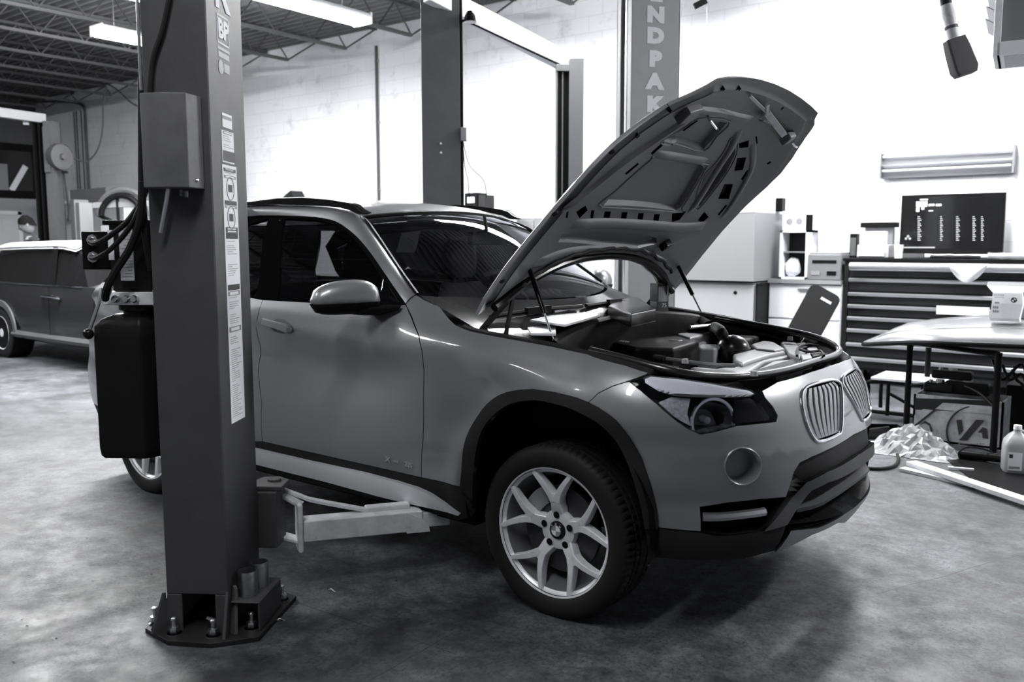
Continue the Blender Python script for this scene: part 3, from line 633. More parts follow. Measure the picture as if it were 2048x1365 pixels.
# --- wheels
WR = .246
def spoke_dirs():
    hub = onp(1115, 1063, 1, -.845); out = []
    for k, (jx_, jy) in enumerate([(632, 665), (805, 810), (750, 1020), (545, 992), (470, 770)]):
        q = onp(880+jx_/2.843, 760+jy/2.843, 1, -.85); out.append((math.atan2(q.z-hub.z, q.x-hub.x), math.hypot(q.z-hub.z, q.x-hub.x)))
    return out
print('spokes', [(round(math.degrees(a), 1), round(r, 3)) for a, r in spoke_dirs()])
A0 = math.radians(92)
def W(r, a, d): return Vector((r*math.cos(a), d, r*math.sin(a)))     # wheel local: x forward, y axle (negative is outside), z up
def make_wheel():
    rim = MB()
    prof = [(.205, .10), (.215, .06), (.213, -.02), (.222, -.055), (.226, -.082), (.236, -.090), (.244, -.098), (.2465, -.104), (.2460, -.109), (.2425, -.108), (.240, -.103), (.235, -.096)]
    rim.lathe([(r, -d) for r, d in [(.2265, -.088), (.2365, -.094), (.2405, -.103), (.2425, -.108), (.2460, -.109), (.2465, -.104), (.244, -.085), (.225, -.06), (.215, .1)]], (0, 0, 0), (0, -1, 0), 96)
    brl = MB().lathe([(.205, -.10), (.2, -.05), (.205, .02), (.219, .06), (.227, .088)], (0, 0, 0), (0, -1, 0), 96)
    # hub disc
    rim.lathe([(.034, .062), (.036, .068), (.050, .070), (.072, .066), (.078, .050), (.070, .02)], (0, 0, 0), (0, -1, 0), 40)
    w = rim.build('wheel', 'alloy', None, clean=True); brl.build('rim_barrel', 'barrel', w)
    for k in range(5):
        s = MB(); a = A0-k*2*PI/5
        def arm(path):      # path of (radius, angle offset, half width, front depth, thickness)
            rows = []
            for i, (r, da, hw, d, th) in enumerate(path):
                c = W(r, a+da, 0); j = min(i+1, len(path)-1); i0 = max(i-1, 0)
                t = (W(path[j][0], a+path[j][1], 0)-W(path[i0][0], a+path[i0][1], 0)).normalized(); n = Vector((-t.z, 0, t.x))
                row = []
                for (u, v) in ((-1.0, th), (-.88, .007), (-.72, .0), (.72, .0), (.88, .007), (1.0, th)): row.append(c+n*(hw*u)+Vector((0, d+v, 0)))
                rows.append(row)
            s.loft(rows, closed=True, smooth=False, capends=True)
        arm([(.040, 0, .030, -.060, .03), (.060, 0, .033, -.066, .034), (.080, 0, .030, -.074, .036), (.105, 0, .026, -.082, .036), (.128, 0, .026, -.087, .036), (.143, 0, .018, -.088, .03)])
        for sg in (-1, 1):
            arm([(.112, sg*.07, .016, -.085, .034), (.140, sg*.125, .0165, -.090, .034), (.165, sg*.195, .0150, -.095, .032), (.195, sg*.272, .0130, -.099, .03), (.222, sg*.330, .0120, -.101, .026), (.239, sg*.362, .011, -.1015, .02)])
        s.build('spoke', 'alloy', w, bevel=.0012)
        b = MB(); ab = a+PI/5; b.lathe([(0, .0716), (.0115, .0714), (.0135, .071)], W(.060, a, -.0025)-Vector((0, .0, 0)), (0, -1, 0), 14); b.build('lug_hole', 'black', w)
    MB().lathe([(0, .080), (.024, .079), (.031, .076), (.033, .066)], (0, 0, 0), (0, -1, 0), 28).build('hub_cap', 'black_gloss', w)
    for q in range(4):
        mb = MB(); P = [W(0, 0, -.0803)]+[W(.019, PI/4*0+q*PI/2+PI/2*t/6, -.0803) for t in range(7)]; mb.add(P, [(0, i+1, i+2) for i in range(6)]); mb.build('emblem_quadrant', 'white' if q % 2 == 0 else 'ink_grey', w)
    MB().lathe([(.019, .0802), (.021, .0805), (.0225, .0798)], (0, 0, 0), (0, -1, 0), 28).build('emblem_ring', 'chrome', w)
    for ch, an in (('B', 2.35), ('M', PI/2), ('W', .8)):
        P = W(.026, an, -.0805); text('emblem_letter', ch, .009, 'white', w, frame(P, (math.sin(an), 0, -math.cos(an)), (math.cos(an), 0, math.sin(an))))
    MB().lathe([(.06, .02), (.165, .02), (.165, .042), (.06, .042)], (0, 0, 0), (0, -1, 0), 48).build('brake_disc', 'disc_dark', w)
    c = MB(); 
    for k in range(7): pass
    cp = []; 
    for k in range(8):
        an = 2.05+k*.085; cp.append([W(.105, an, -.055), W(.172, an, -.055), W(.172, an, .02), W(.105, an, .02)])
    c.loft(cp, closed=True, smooth=False, capends=True).build('brake_caliper', 'grey_mid', w)
    # tyre with tread
    n = 300; prof = [(.238, -.100), (.250, -.110), (.270, -.1165), (.290, -.1170), (.306, -.113), (.318, -.106), (.3255, -.098)]
    tr = [(-.092, .3275), (-.083, .3292), (-.0805, .3295), (-.0795, .3295), (-.066, .330), (-.065, .330), (-.055, .330), (-.054, .330), (-.034, .3305), (-.033, .3305), (-.022, .3305), (-.021, .3305), (0, .331)]
    full_ = prof+[(r, d) for d, r in tr]+[(r, -d) for d, r in tr[:-1][::-1]]+[(r, -d) for r, d in prof[::-1]]
    rows = []
    for k in range(n):
        an = 2*PI*k/n; row = []
        for (r, d) in full_:
            ad = abs(d); dr = 0
            if r > .32:
                if .0545 <= ad <= .0655 and ad < .0652: dr = -.0065
                if .0215 <= ad <= .0335 and ad < .0332: dr = -.0065
                ph = k+int(d*160)
                if ad > .064 and k % 4 == 0: dr = -.006
                elif ad <= .064 and (ph % 5) == 0: dr = -.004
            zz = (r+dr)*math.sin(an); xx = (r+dr)*math.cos(an); zz = max(zz, -.3205)
            row.append(Vector((xx, d*(1+.06*sst(-.2, -.32, zz)*(1 if ad > .09 else 0)), zz)))
        rows.append(row)
    rows.append(rows[0]); t = MB().loft(rows, smooth=True); me = t
    o = t.build('tyre', 'tyre_rubber', w, weld=True)
    return w
wh = make_wheel(); ZW = .322
def place_wheel(w, x, y, flip=False):
    w.parent = CAR; w.location = (x, y, ZW); w.rotation_euler = (0, 0, PI if flip else 0)
place_wheel(wh, 0, -.756)
def copy_tree(o, parent=None):
    c = o.copy(); COL.objects.link(c); c.parent = parent
    for ch in list(o.children): copy_tree(ch, c)
    return c
for (x, y, f) in ((-2.76, -.766, False), (0, .756, True), (-2.76, .766, True)):
    place_wheel(copy_tree(wh), x, y, f)
# --- wheel wells, floor pan, bulkhead
for xc in (0, -2.76):
    for s in (-1, 1):
        R_ = .415; rows = []
        for k in range(17):
            an = -.25+(PI+.5)*k/16; rows.append([Vector((xc+R_*math.cos(an), s*y_, .40+R_*math.sin(an))) for y_ in (.872, .80, .60, .52)])
        mb = MB().loft(rows); V = [Vector((xc+R_*math.cos(-.25+(PI+.5)*k/16), s*.52, .40+R_*math.sin(-.25+(PI+.5)*k/16))) for k in range(17)]
        mb.add(V+[Vector((xc, s*.52, .30))], [(i, i+1, 17) for i in range(16)]); mb.build('wheel_liner', 'black', CAR)
MB().b2((-3.3, -.50, .25), (.60, .50, .29)).b2((-2.3, -.80, .25), (-.42, .80, .30)).build('floor_pan', 'black', CAR)
MB().b2((-.62, -.74, .30), (-.58, .74, 1.02)).build('bulkhead', 'black', CAR)
MB().tube([(0, -.70, .32), (0, .70, .32)], .03, 8).tube([(.05, -.5, .6), (0, -.62, .32)], .022, 8).tube([(0, -.60, .35), (-.05, -.56, .78)], .03, 8).build('front_axle', 'black', CAR)
# --- mirror, handle, badge
def mirror_():
    c = Vector((-.945, -1.000, 1.168)); ex = Vector((-.42, -.90, .02)).normalized(); ez = Vector((0, 0, 1)); ey = ez.cross(ex).normalized()  # ex outwards, ey front/back
    rows = []
    for i in range(17):
        u = -1+2*i/16; k = (1-abs(u)**3.2)**(1/2.6) if abs(u) < 1 else .02
        wtop = .074*k*(1.0-.18*u); wb = .052*k; row = []
        for j in range(20):
            an = 2*PI*j/20; cz, cy = math.sin(an), math.cos(an)
            row.append(c+ex*(.150*u)+ez*((wtop if cz > 0 else wb)*cz-.012*u*u)+ey*(.062*k*cy))
        rows.append(row)
    m_ = MB().loft(rows, closed=True, capends=True).build('door_mirror', 'car_paint', CAR)
    # dark lower shell, reaching back to the door
    rows = []
    for i in range(13):
        u = -1+2*i/12; k = (1-abs(u)**3.2)**(1/2.6) if abs(u) < 1 else .02; row = []
        for j in range(14):
            an = PI+PI*j/13; row.append(c+ex*(.152*u)+ez*(-.018+.050*k*math.sin(an)-.006*u)+ey*(.066*k*math.cos(an)))
        rows.append(row)
    rows = rows
    MB().loft(rows, closed=True, capends=True).build('mirror_shell', 'black', m_)
    MB().loft([[Vector(p) for p in r] for r in (
        [(-.79, -.83, 1.135), (-.93, -.845, 1.135), (-.93, -.86, 1.09), (-.79, -.85, 1.115)], [(-.83, -.90, 1.13), (-.95, -.90, 1.13), (-.95, -.90, 1.088), (-.84, -.90, 1.095)], [(-.88, -.98, 1.135), (-.97, -.98, 1.135), (-.97, -.98, 1.10), (-.88, -.98, 1.10)])], closed=True, smooth=False, capends=True).build('mirror_foot', 'black', m_, bevel=.008)
    sp = [c+ex*(.148*u)+ez*(-.030-.004*u)+ey*(-.060*((1-abs(u)**3.2)**(1/2.6) if abs(u) < 1 else .02)-.005) for u in [-.2+1.15*i/10 for i in range(11)]]
    MB().tube(sp, [.004]+[.007]*9+[.004], 6).build('turn_signal', 'lens_white', m_)
    return m_
m_ = mirror_(); m2 = mirror_copy(m_)
for ch in list(m_.children): c = mirror_copy(ch); c.parent = m2
hp = T([(529, 644), (545, 648), (562, 652), (578, 657), (586, 661)], (ax_(-1.6), 1.0))
rec = T([(545, 641), (556, 637), (570, 640), (580, 648), (584, 660), (568, 668), (550, 664), (540, 655)], (ax_(-1.55), 1.0))
o = BS.patch(clean_poly(rec), (), .0015, .03, 0).build('handle_recess', 'car_inner', CAR); mirror_copy(o)
o = MB().loft([[BS.pt(a, z+dz, of) for (dz, of) in ((.017*k, .004), (.013*k, .030*k2), (-.010*k, .034*k2), (-.019*k, .004))] for (a, z), k, k2 in zip(smooth_line(hp, 3), [.55]+[1]*10+[.8, .35], [.35]+[1]*10+[.8, .3])], closed=True, capends=True).build('door_handle', 'car_paint', CAR, bevel=.004); mirror_copy(o)
# badge low on the door
b0, b1 = BS.inv(770, 918, (ax_(-.9), .48)), BS.inv(833, 934, (ax_(-.7), .47))
p0, p1 = BS.pt(*b0, off=.002), BS.pt(*b1, off=.002); up_ = Vector((0, 0, 1)); L_ = (p1-p0).length
for s_, f0, sz, sx in (('X', .10, .030, 1.5), ('DRIVE', .355, .013, 1.0), ('28i', .76, .026, 1.5)):
    text('door_badge', s_, sz, 'chrome', CAR, frame(p0+(p1-p0)*f0, p1-p0, up_), .001, .0006, font_scale=(sx, 1))
# --- cabin
mat('seat_leather', .07, .55); mat('dash', .08, .6)
def seat(y, x=-1.35):
    t = MB()
    rows = []
    for (z, xx, w, th) in ((.62, 0, .24, .10), (.75, -.03, .25, .12), (.95, -.08, .25, .12), (1.12, -.13, .21, .10), (1.17, -.145, .17, .06)):
        rows.append([Vector((x+xx+th*.5*math.cos(a)-.0, y+w*math.sin(a)*(1), z)) for a in [2*PI*k/16 for k in range(16)]])
    t.loft(rows, closed=True, capends=True); t.b2((x-.05, y-.25, .48), (x+.50, y+.25, .62)); s = t.build('seat', 'seat_leather', CAR)
    rows = [[Vector((x-.15+.045*math.cos(a), y+w*math.sin(a), z)) for a in [2*PI*k/16 for k in range(16)]] for (z, w) in ((1.20, .09), (1.22, .125), (1.30, .14), (1.38, .125), (1.41, .08))]
    MB().loft(rows, closed=True, capends=True).tube([(x-.15, y-.05, 1.15), (x-.15, y-.05, 1.22)], .007, 6).tube([(x-.15, y+.05, 1.15), (x-.15, y+.05, 1.22)], .007, 6).build('headrest', 'seat_leather', s)
seat(-.37); seat(.37)
MB().b2((-2.45, -.62, .48), (-1.95, .62, .62)).b2((-2.6, -.62, .6), (-2.42, .62, 1.16)).build('rear_seat', 'seat_leather', CAR)
MB().loft([[Vector((x, y_, z+.0*y_)) for y_ in (-.70, -.35, 0, .35, .70)] for (x, z) in ((-.60, 1.03), (-.75, 1.085), (-.95, 1.08), (-1.05, 1.03), (-1.02, .80), (-.9, .62))]).build('dashboard', 'dash', CAR)
sw = []
for k in range(24): an = 2*PI*k/24; sw.append(Vector((-1.12-.07*math.sin(an), .37+.185*math.cos(an), 1.0+.175*math.sin(an))))
MB().tube(sw, .014, 8, closed=True).tube([sw[0], sw[12]], .016, 6).tube([(-1.12, .37, 1.0), (-.98, .37, .98)], .03, 8).build('steering_wheel', 'seat_leather', CAR)
MB().b2((-1.03, -.12, 1.385), (-.995, .12, 1.45)).tube([(-1.0, 0, 1.44), (-1.02, 0, 1.53)], .01, 6).build('cabin_mirror', 'plastic_dark', CAR, bevel=.01)
MB().b2((-3.2, -.56, 1.478), (-1.34, .56, 1.486)).build('headliner', 'plastic_dark', CAR)
# ================================================================= hood: shaped closed, then swung open about its hinge
TH = math.radians(52.6); HX, HZ = -.539, 1.177
def hrot(x, y, z):
    dx, dz = x-HX, z-HZ; c, s = math.cos(TH), math.sin(TH); return (HX+dx*c-dz*s, y, HZ+dx*s+dz*c)
H_Z = [(-.6, 1.137), (-.3, 1.125), (0, 1.095), (.3, 1.045), (.5, .995), (.62, .955), (.70, .925), (.74, .905)]
H_K = [(-.6, .148), (-.3, .143), (.0, .148), (.35, .162), (.535, .18), (.66, .25), (.74, .25)]
def hz(x, y): return tab(H_Z, x)-tab(H_K, x)*abs(y)**2.2
HO = Surf(lambda x, y: hrot(x, y, hz(x, y)), lambda u, v, p: (-math.sin(TH), 0, math.cos(TH)))
HI = Surf(lambda x, y: hrot(x, y, hz(x, y)-.034), lambda u, v, p: (math.sin(TH), 0, -math.cos(TH)))
edge = [BS.pt(*q) for q in T([(922, 655), (941, 662), (994, 673), (1050, 683), (1105, 693), (1187, 713), (1249, 730), (1298, 746), (1358, 755), (1424, 765), (1503, 780), (1524, 782)], (1.95, 1.07))]
er = [(p.x, p.y) for p in edge]; er[0] = (-.50, -.800)
nose = [(.690, -.50), (.703, -.42), (.716, -.30), (.726, -.16), (.730, 0)]
rear = [(-.50, -.800), (-.47, -.72), (-.40, -.60), (-.335, -.42), (-.30, -.22), (-.29, 0)]
R_ = rear[::-1]+er[1:]+nose
hood_out = R_+[(x, -y) for x, y in reversed(R_) if abs(y) > 1e-6]
hood_out = clean_poly(hood_out)
mb = HO.patch(hood_out, (), 0, .04, .0, gap=0)
HOOD = mb.build('hood', 'car_paint', CAR, normals=mb.nn, clean=False)
# folded rim joining outer and inner skins
Lp = resamp(hood_out, .03); n = len(Lp); I1 = resamp(inset(Lp, .012), 9); 
A = [HO.pt(*q) for q in Lp]; B = [HI.pt(q[0], q[1], -.022) for q in Lp]; C_ = [HI.pt(q[0], q[1], -.016) for q in inset(Lp, .03)]; D_ = [HI.pt(*q) for q in inset(Lp, .055)]
A2 = [HO.pt(q[0], q[1], -.004) for q in inset(Lp, -.008)]; B = [HI.pt(q[0], q[1], -.014) for q in inset(Lp, -.004)]
MB().loft([[r[i % n] for i in range(n+1)] for r in (A, A2, B)]).build('hood_edge', 'car_paint', HOOD)
MB().loft([[r[i % n] for i in range(n+1)] for r in (B, C_, D_)]).build('hood_hem', 'car_inner', HOOD)
C1 = lambda L: [(900+x/2.625, 120+y/2.625) for x, y in L]
C2 = lambda L: [(1180+x/4.452, 130+y/4.452) for x, y in L]
C3 = lambda L: [(940+x/4.267, 380+y/4.267) for x, y in L]
def HT(L, g=(.1, 0)): return clean_poly(HI.trace(L, g))
main = HT(C1([(805, 765), (1185, 792), (1215, 770), (1255, 710), (1335, 572), (1320, 552), (1075, 518), (1050, 530), (870, 690)]), (-.1, 0))
upper = HT(C1([(1165, 440), (1190, 432), (1330, 470), (1395, 400), (1455, 330), (1300, 315), (1215, 370), (1120, 425)]), (.3, 0))
side_r = HT(C1([(1500, 425), (1495, 500), (1450, 590), (1385, 680), (1310, 770), (1292, 760), (1330, 620), (1395, 545), (1450, 470), (1475, 420)]), (.2, .4))
lowp = HT(C1([(585, 915), (760, 905), (1000, 915), (1085, 935), (1085, 965), (990, 990), (800, 978), (570, 958)]), (-.25, 0))
holes = [HT(C1(q), (-.1, 0)) for q in (
    [(662, 798), (712, 765), (722, 790), (680, 832)], [(742, 790), (758, 790), (750, 836), (736, 836)], [(812, 796), (845, 796), (835, 846), (802, 846)], [(902, 800), (932, 800), (922, 850), (895, 850)],
    [(988, 805), (1018, 805), (1008, 852), (982, 852)], [(1072, 810), (1102, 810), (1092, 856), (1064, 856)], [(1165, 808), (1240, 795), (1205, 840), (1165, 852)], [(1300, 842), (1335, 797), (1358, 825), (1322, 858)], [(612, 800), (622, 795), (618, 830), (606, 830)])]
slots = [HT(C1(q), (.2, -.3)) for q in ([(918, 596), (985, 540), (992, 548), (925, 604)], [(1055, 488), (1120, 430), (1125, 442), (1062, 500)], [(1218, 362), (1300, 314), (1300, 322), (1225, 376)], [(975, 408), (990, 392), (998, 398), (980, 414)], [(1148, 274), (1160, 260), (1166, 266), (1154, 280)])]
slots += [HT(C1(q), (.3, .35)) for q in ([(1516, 438), (1570, 422), (1566, 458), (1520, 464)], [(1508, 515), (1555, 512), (1538, 578), (1493, 584)], [(1440, 652), (1486, 652), (1464, 730), (1408, 730)], [(1528, 625), (1560, 578), (1567, 584), (1536, 634)], [(1404, 812), (1448, 760), (1455, 766), (1412, 818)], [(1604, 402), (1612, 402), (1616, 440), (1607, 440)], [(1662, 545), (1680, 532), (1688, 538), (1668, 550)])]
slots += [HT(C1(q), (.6, 0)) for q in ([(1425, 160), (1442, 148), (1446, 154), (1430, 166)], [(1508, 160), (1525, 146), (1530, 152), (1514, 166)], [(1735, 258), (1750, 246), (1754, 252), (1740, 263)])]
inner_o = inset(clean_poly(Lp), .05)
pk = [main, upper, side_r, lowp]+holes+slots
mb = HI.patch(inner_o, pk, 0, .03, 0, gap=0); HIN = mb.build('inner_panel', 'car_inner', HOOD, normals=mb.nn, clean=False)
for q in (main, upper, side_r, lowp): HI.pocket(q, 0, .022, shrink=.012).build('panel_recess', 'car_inner', HIN)
for q in holes+slots: HI.pocket(q, 0, .024).build('panel_slot', 'black', HIN)
# embossed edges round the recesses
for q, r in ((main, .0035), (upper, .0035), (side_r, .003)): HI.tube(smooth_line(inset(q, -.008), 3, True), r, .001, closed=True, seg=6).build('panel_bead', 'car_inner', HIN)
# raised ribs
def rib(L, w, h, g, nm='panel_rib'):
    ln = smooth_line(HI.trace(L, g), 5); rows = []
    for i, (a, b) in enumerate(ln):
        j = ln[min(i+1, len(ln)-1)]; k = ln[max(i-1, 0)]; dx, dy = j[0]-k[0], j[1]-k[1]; l = math.hypot(dx, dy) or 1; nx, ny = -dy/l, dx/l
        e = min(1, min(i, len(ln)-1-i)/2+.02); rows.append([HI.pt(a+nx*w*u, b+ny*w*u, h*v*e) for u, v in ((-1, -.03), (-.8, .55), (-.5, 1), (.5, 1), (.8, .55), (1, -.03))])
    MB().loft(rows).build(nm, 'car_inner', HIN)
rib(C1([(590, 790), (735, 675), (880, 558), (1035, 448), (1180, 350), (1255, 300)]), .022, .016, (-.1, -.4))
rib(C1([(1260, 800), (1330, 690), (1400, 575), (1470, 470), (1520, 370)]), .020, .012, (-.1, .3))
rib(C1([(1590, 440), (1585, 560), (1520, 690), (1430, 830)]), .016, .010, (.3, .5))
rib(C1([(1070, 495), (1200, 510), (1340, 535)]), .022, .012, (.15, 0))
rib(C1([(640, 868), (800, 858), (1000, 866), (1200, 880), (1340, 870)]), .030, .014, (-.15, 0))
rib(C1([(1260, 260), (1400, 270), (1500, 295), (1580, 310)]), .018, .014, (.5, 0))
rib(C1([(440, 1075), (600, 1015), (800, 1000), (980, 1015), (1120, 1070)]), .030, .014, (-.3, -.3))
# rear edge seal with wiring
rs = smooth_line([(x+.03, y) for x, y in rear[::-1]]+[], 5); rs = rs[:-3]; rsf = [(x, -y) for x, y in rs[::-1]]+rs[1:]
HI.tube(rsf, .019, .012, seg=8).build('rear_seal', 'black_gloss', HOOD)
HI.tube([(x+.05+.006*math.sin(i*1.9), y) for i, (x, y) in enumerate(rsf[6:-6])], .009, .022, seg=6).build('wiring_loom', 'rubber', HOOD)
# latches and safety catch at the nose
def hp3(x, y, off=0, g=(.6, 0)): return HI.pt(*HI.inv(x, y, g), off=off)
def C1p(x, y): return (900+x/2.625, 120+y/2.625)
p = hp3(*C1p(1345, 285), off=.0); q = hp3(*C1p(1385, 330), off=.0); nn_ = HI.nrm(.6, 0)
MB().tube([p, p+nn_*.03, (p+q)/2+nn_*.045, q+nn_*.03, q], .006, 8).build('latch_loop', 'chrome', HOOD)
c0 = hp3(*C1p(1245, 265)); e1, e2 = (hp3(*C1p(1290, 250))-hp3(*C1p(1205, 275))).normalized(), nn_
MB().bar(c0+nn_*.015-e1*.045, c0+nn_*.015+e1*.045, .07, .035, up=nn_).build('latch_bracket', 'car_inner', HOOD, bevel=.006)
a, b, c = hp3(*C1p(1565, 175)), hp3(*C1p(1650, 255)), hp3(*C1p(1735, 365)); d = hp3(*C1p(1785, 415))
MB().loft([[v+nn_*.02+s*w for s in (Vector((0, 0, 0)),) for w in (nn_*0, nn_*.008)] for v in (a, b)]).bar(b+nn_*.02, c+nn_*.03, .028, .012, up=nn_).bar(a+nn_*.012, b+nn_*.02, .012, .008, up=nn_).bar(b+nn_*.02, hp3(*C1p(1645, 195))+nn_*.035, .014, .01, up=nn_).build('catch_lever', 'arm_white', HOOD)
MB().box((c+d)/2+nn_*.02, (.06, .06, .04), Matrix((e1, nn_.cross(e1), nn_)).transposed()).build('latch_housing', 'plastic_mid', HOOD, bevel=.01)
MB().tube([d+nn_*.02, d+nn_*.035+(d-c)*.25, d+(d-c)*.5+nn_*.02], .005, 6).build('latch_loop', 'chrome', HOOD)
sp = hp3(*C1p(1620, 285)); sq = hp3(*C1p(1680, 310)); sd = (sq-sp); L_ = sd.length; sd.normalize(); s1 = sd.orthogonal().normalized(); s2 = sd.cross(s1)
MB().tube([sp+nn_*.02+sd*L_*k/72+(s1*math.cos(k*2*PI/8)+s2*math.sin(k*2*PI/8))*.012 for k in range(73)], .0022, 5).build('catch_spring', 'steel', HOOD)
g0 = hp3(*C1p(1125, 960), g=(-.2, .1)); MB().box(g0+nn_*.015, (.05, .05, .035), Matrix((e1, nn_.cross(e1), nn_)).transposed()).build('hood_light', 'black_gloss', HOOD, bevel=.006)
for q in ((550, 805), (850, 480), (275, 1160)): c0 = hp3(*C1p(*q), g=(-.1, -.6)); MB().lathe([(0, .008), (.010, .007), (.014, 0)], c0, nn_, 12).build('rubber_stop', 'rubber', HOOD)
# struts
for (t0, t1, t2, yb) in (((1060, 540), (1090, 632), (1107, 682), -.665), ((1357, 533), (1388, 602), (1403, 626), .665)):
    P0 = hp3(*t0, g=(-.2, -.65 if yb < 0 else .65)); P2 = onp(*t2, 1, yb); Pm = P0+(P2-P0)*.62
    s_ = MB().cyl(P0, Pm, .0105, 12).build('gas_strut', 'black_gloss', CAR); MB().cyl(Pm, P2, .0042, 8).build('strut_rod', 'chrome', s_)
# hinges
for s in (-1, 1):
    a = Vector(hrot(-.40, s*.66, 1.02)); b = Vector((-.50, s*.68, 1.02)); c = Vector((-.36, s*.69, .98))
    MB().bar(a, b, .012, .035, up=(0, 1, 0)).bar(b, c, .012, .03, up=(0, 1, 0)).bar(a, c, .008, .02, up=(0, 1, 0)).build('hood_hinge', 'plastic_dark', CAR)
# ================================================================= engine bay
def zpl(L, z): return [onp(x, y, 2, z if not isinstance(z, (list, tuple)) else z[i]) for i, (x, y) in enumerate(L)]
# fender gutters (rubber lips) either side
gl = [Vector((p.x, p.y+.021, p.z-.008)) for p in edge[:8]]
o = MB().tube(sm3(gl, 4), .019, 8).build('fender_seal', 'rubber', CAR); mirror_copy(o)
gw = sm3([Vector((p.x, p.y+.018, p.z-.012)) for p in edge[:8]], 3)
o = MB().loft([[v for v in gw], [v+Vector((0, .045, -.03)) for v in gw], [v+Vector((0, .055, -.12)) for v in gw], [Vector((v.x, -.66, .55)) for v in gw]]).build('bay_side', 'black', CAR); mirror_copy(o)
# hood seal loop round the front of the bay
fr_l = [onp(x, y, a_, v) for x, y, a_, v in ((1180, 702, 1, -.725), (1240, 716, 1, -.725), (1318, 737, 1, -.715), (1370, 748, 1, -.68), (1430, 754, 1, -.58), (1500, 753, 0, .575), (1570, 742, 0, .61), (1630, 724, 0, .62), (1668, 712, 0, .61), (1678, 703, 1, .50), (1670, 692, 1, .55), (1640, 678, 1, .62), (1590, 665, 1, .67), (1500, 648, 1, .70), (1432, 636, 1, .72))]
print('seal', [tuple(round(c, 2) for c in v) for v in fr_l])
MB().tube(sm3(fr_l, 5), .0155, 10).build('hood_seal', 'rubber_shiny', CAR)

fw = sm3([fr_l[i] for i in range(2, 12)], 4)
MB().loft([[v+Vector((0, 0, -.008)) for v in fw], [v+Vector((-.03-.05*(1-abs(v.y)), -.05*v.y, -.04)) for v in fw], [v+Vector((-.05-.06*(1-abs(v.y)), -.10*v.y, -.12)) for v in fw]]).build('slam_panel', 'black', CAR)
MB().b2((-.58, -.62, .52), (.44, .62, .56)).build('bay_floor', 'black', CAR)
# cowl: seal arc, water box and cover below the screen
cw = zpl([(1108, 690), (1140, 672), (1190, 651), (1240, 639), (1300, 632), (1360, 634), (1402, 640), (1425, 652)], [1.0, 1.012, 1.028, 1.035, 1.038, 1.025, 1.0, .985])
cs = sm3(cw, 5)
MB().loft([[v+Vector((d, 0, h)) for v in cs] for d, h in ((-.05, .0), (-.035, .018), (-.01, .024), (.014, .012), (.022, -.012), (.022, -.05), (.010, -.16))]).build('cowl_seal', 'rubber', CAR)
rows = []
cl_ = [poly_at(cs, k/24) for k in range(25)]
for k in range(25):
    a = cl_[k]; s = -1+2*k/24; b = Vector(ws(s if True else s, 0)); b = Vector((b.x, -abs(b.y)*(1 if s < 0 else -1), b.z))
    rows.append([a+Vector((-.05, 0, -.004)), a+(b-a)*.3+Vector((0, 0, -.045)), a+(b-a)*.55+Vector((0, 0, -.05)), a+(b-a)*.8+Vector((0, 0, -.02)), b+Vector((.02, 0, -.004))])
MB().loft(rows).build('cowl_cover', 'cowl_wet', CAR)
for s in (-1, 1):
    o = MB().tube(sm3([Vector((-.50, .60*s, 1.085)), Vector((-.46, .35*s, 1.098)), Vector((-.42, .0+.02*s, 1.10))], 5), .010, 6).bar((-.46, .40*s, 1.098), (-.44, .25*s, 1.102), .02, .03).build('wiper_arm', 'black', CAR)
# pale plates standing in for light reflected off the cowl
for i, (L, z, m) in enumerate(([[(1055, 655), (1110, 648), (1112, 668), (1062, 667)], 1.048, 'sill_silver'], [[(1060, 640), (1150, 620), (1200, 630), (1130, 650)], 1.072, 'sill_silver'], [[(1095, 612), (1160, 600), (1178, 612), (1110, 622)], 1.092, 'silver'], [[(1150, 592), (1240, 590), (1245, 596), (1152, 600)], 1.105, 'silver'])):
    P = zpl(L, z); MB().add(P+[v-Vector((0, 0, .008)) for v in P], [(0, 1, 2, 3), (7, 6, 5, 4), (0, 4, 5, 1), (1, 5, 6, 2), (2, 6, 7, 3), (3, 7, 4, 0)]).build('cowl_glint', m, CAR)
# cabin filter housing at the left of the cowl
P = zpl([(1216, 612), (1238, 592), (1280, 596), (1312, 618), (1262, 628)], 1.10)
MB().add(P+[v-Vector((0, 0, .06)) for v in P], [(0, 1, 2, 3, 4), (9, 8, 7, 6, 5)]+[(i, (i+1) % 5, 5+(i+1) % 5, 5+i) for i in range(5)]).build('filter_housing', 'rubber_shiny', CAR, bevel=.008)
# engine cover
ZE = .935
P = zpl([(1178, 690), (1212, 672), (1262, 655), (1345, 657), (1395, 681), (1345, 697), (1262, 688)], ZE); P = zpl([(1186, 676), (1250, 656), (1345, 656), (1395, 682), (1346, 696), (1270, 694)], ZE)
n = len(P)
ec = MB().add(P+[v+Vector((0, 0, -.012))+(v-sum(P, Vector())/n)*.03 for v in P]+[v+Vector((0, 0, -.16)) for v in P], [tuple(range(n))]+[(i, (i+1) % n, n+(i+1) % n, n+i) for i in range(n)]+[(n+i, n+(i+1) % n, 2*n+(i+1) % n, 2*n+i) for i in range(n)]).build('engine_cover', 'cover_dark', CAR, bevel=.008)
c = onp(1350, 681, 2, ZE+.001); MB().lathe([(0, .002), (.026, .003), (.030, .003), (.034, 0)], c, (0, 0, 1), 24).build('cover_emblem', 'plastic_grey', ec)
for k in range(5):
    a = onp(1300+k*9, 662+k*1.2, 2, ZE+.004); b = onp(1312+k*9, 657+k*1.0, 2, ZE+.004); MB().bar(a, b, .022, .012).build('cover_rib', 'plastic_mid', ec)
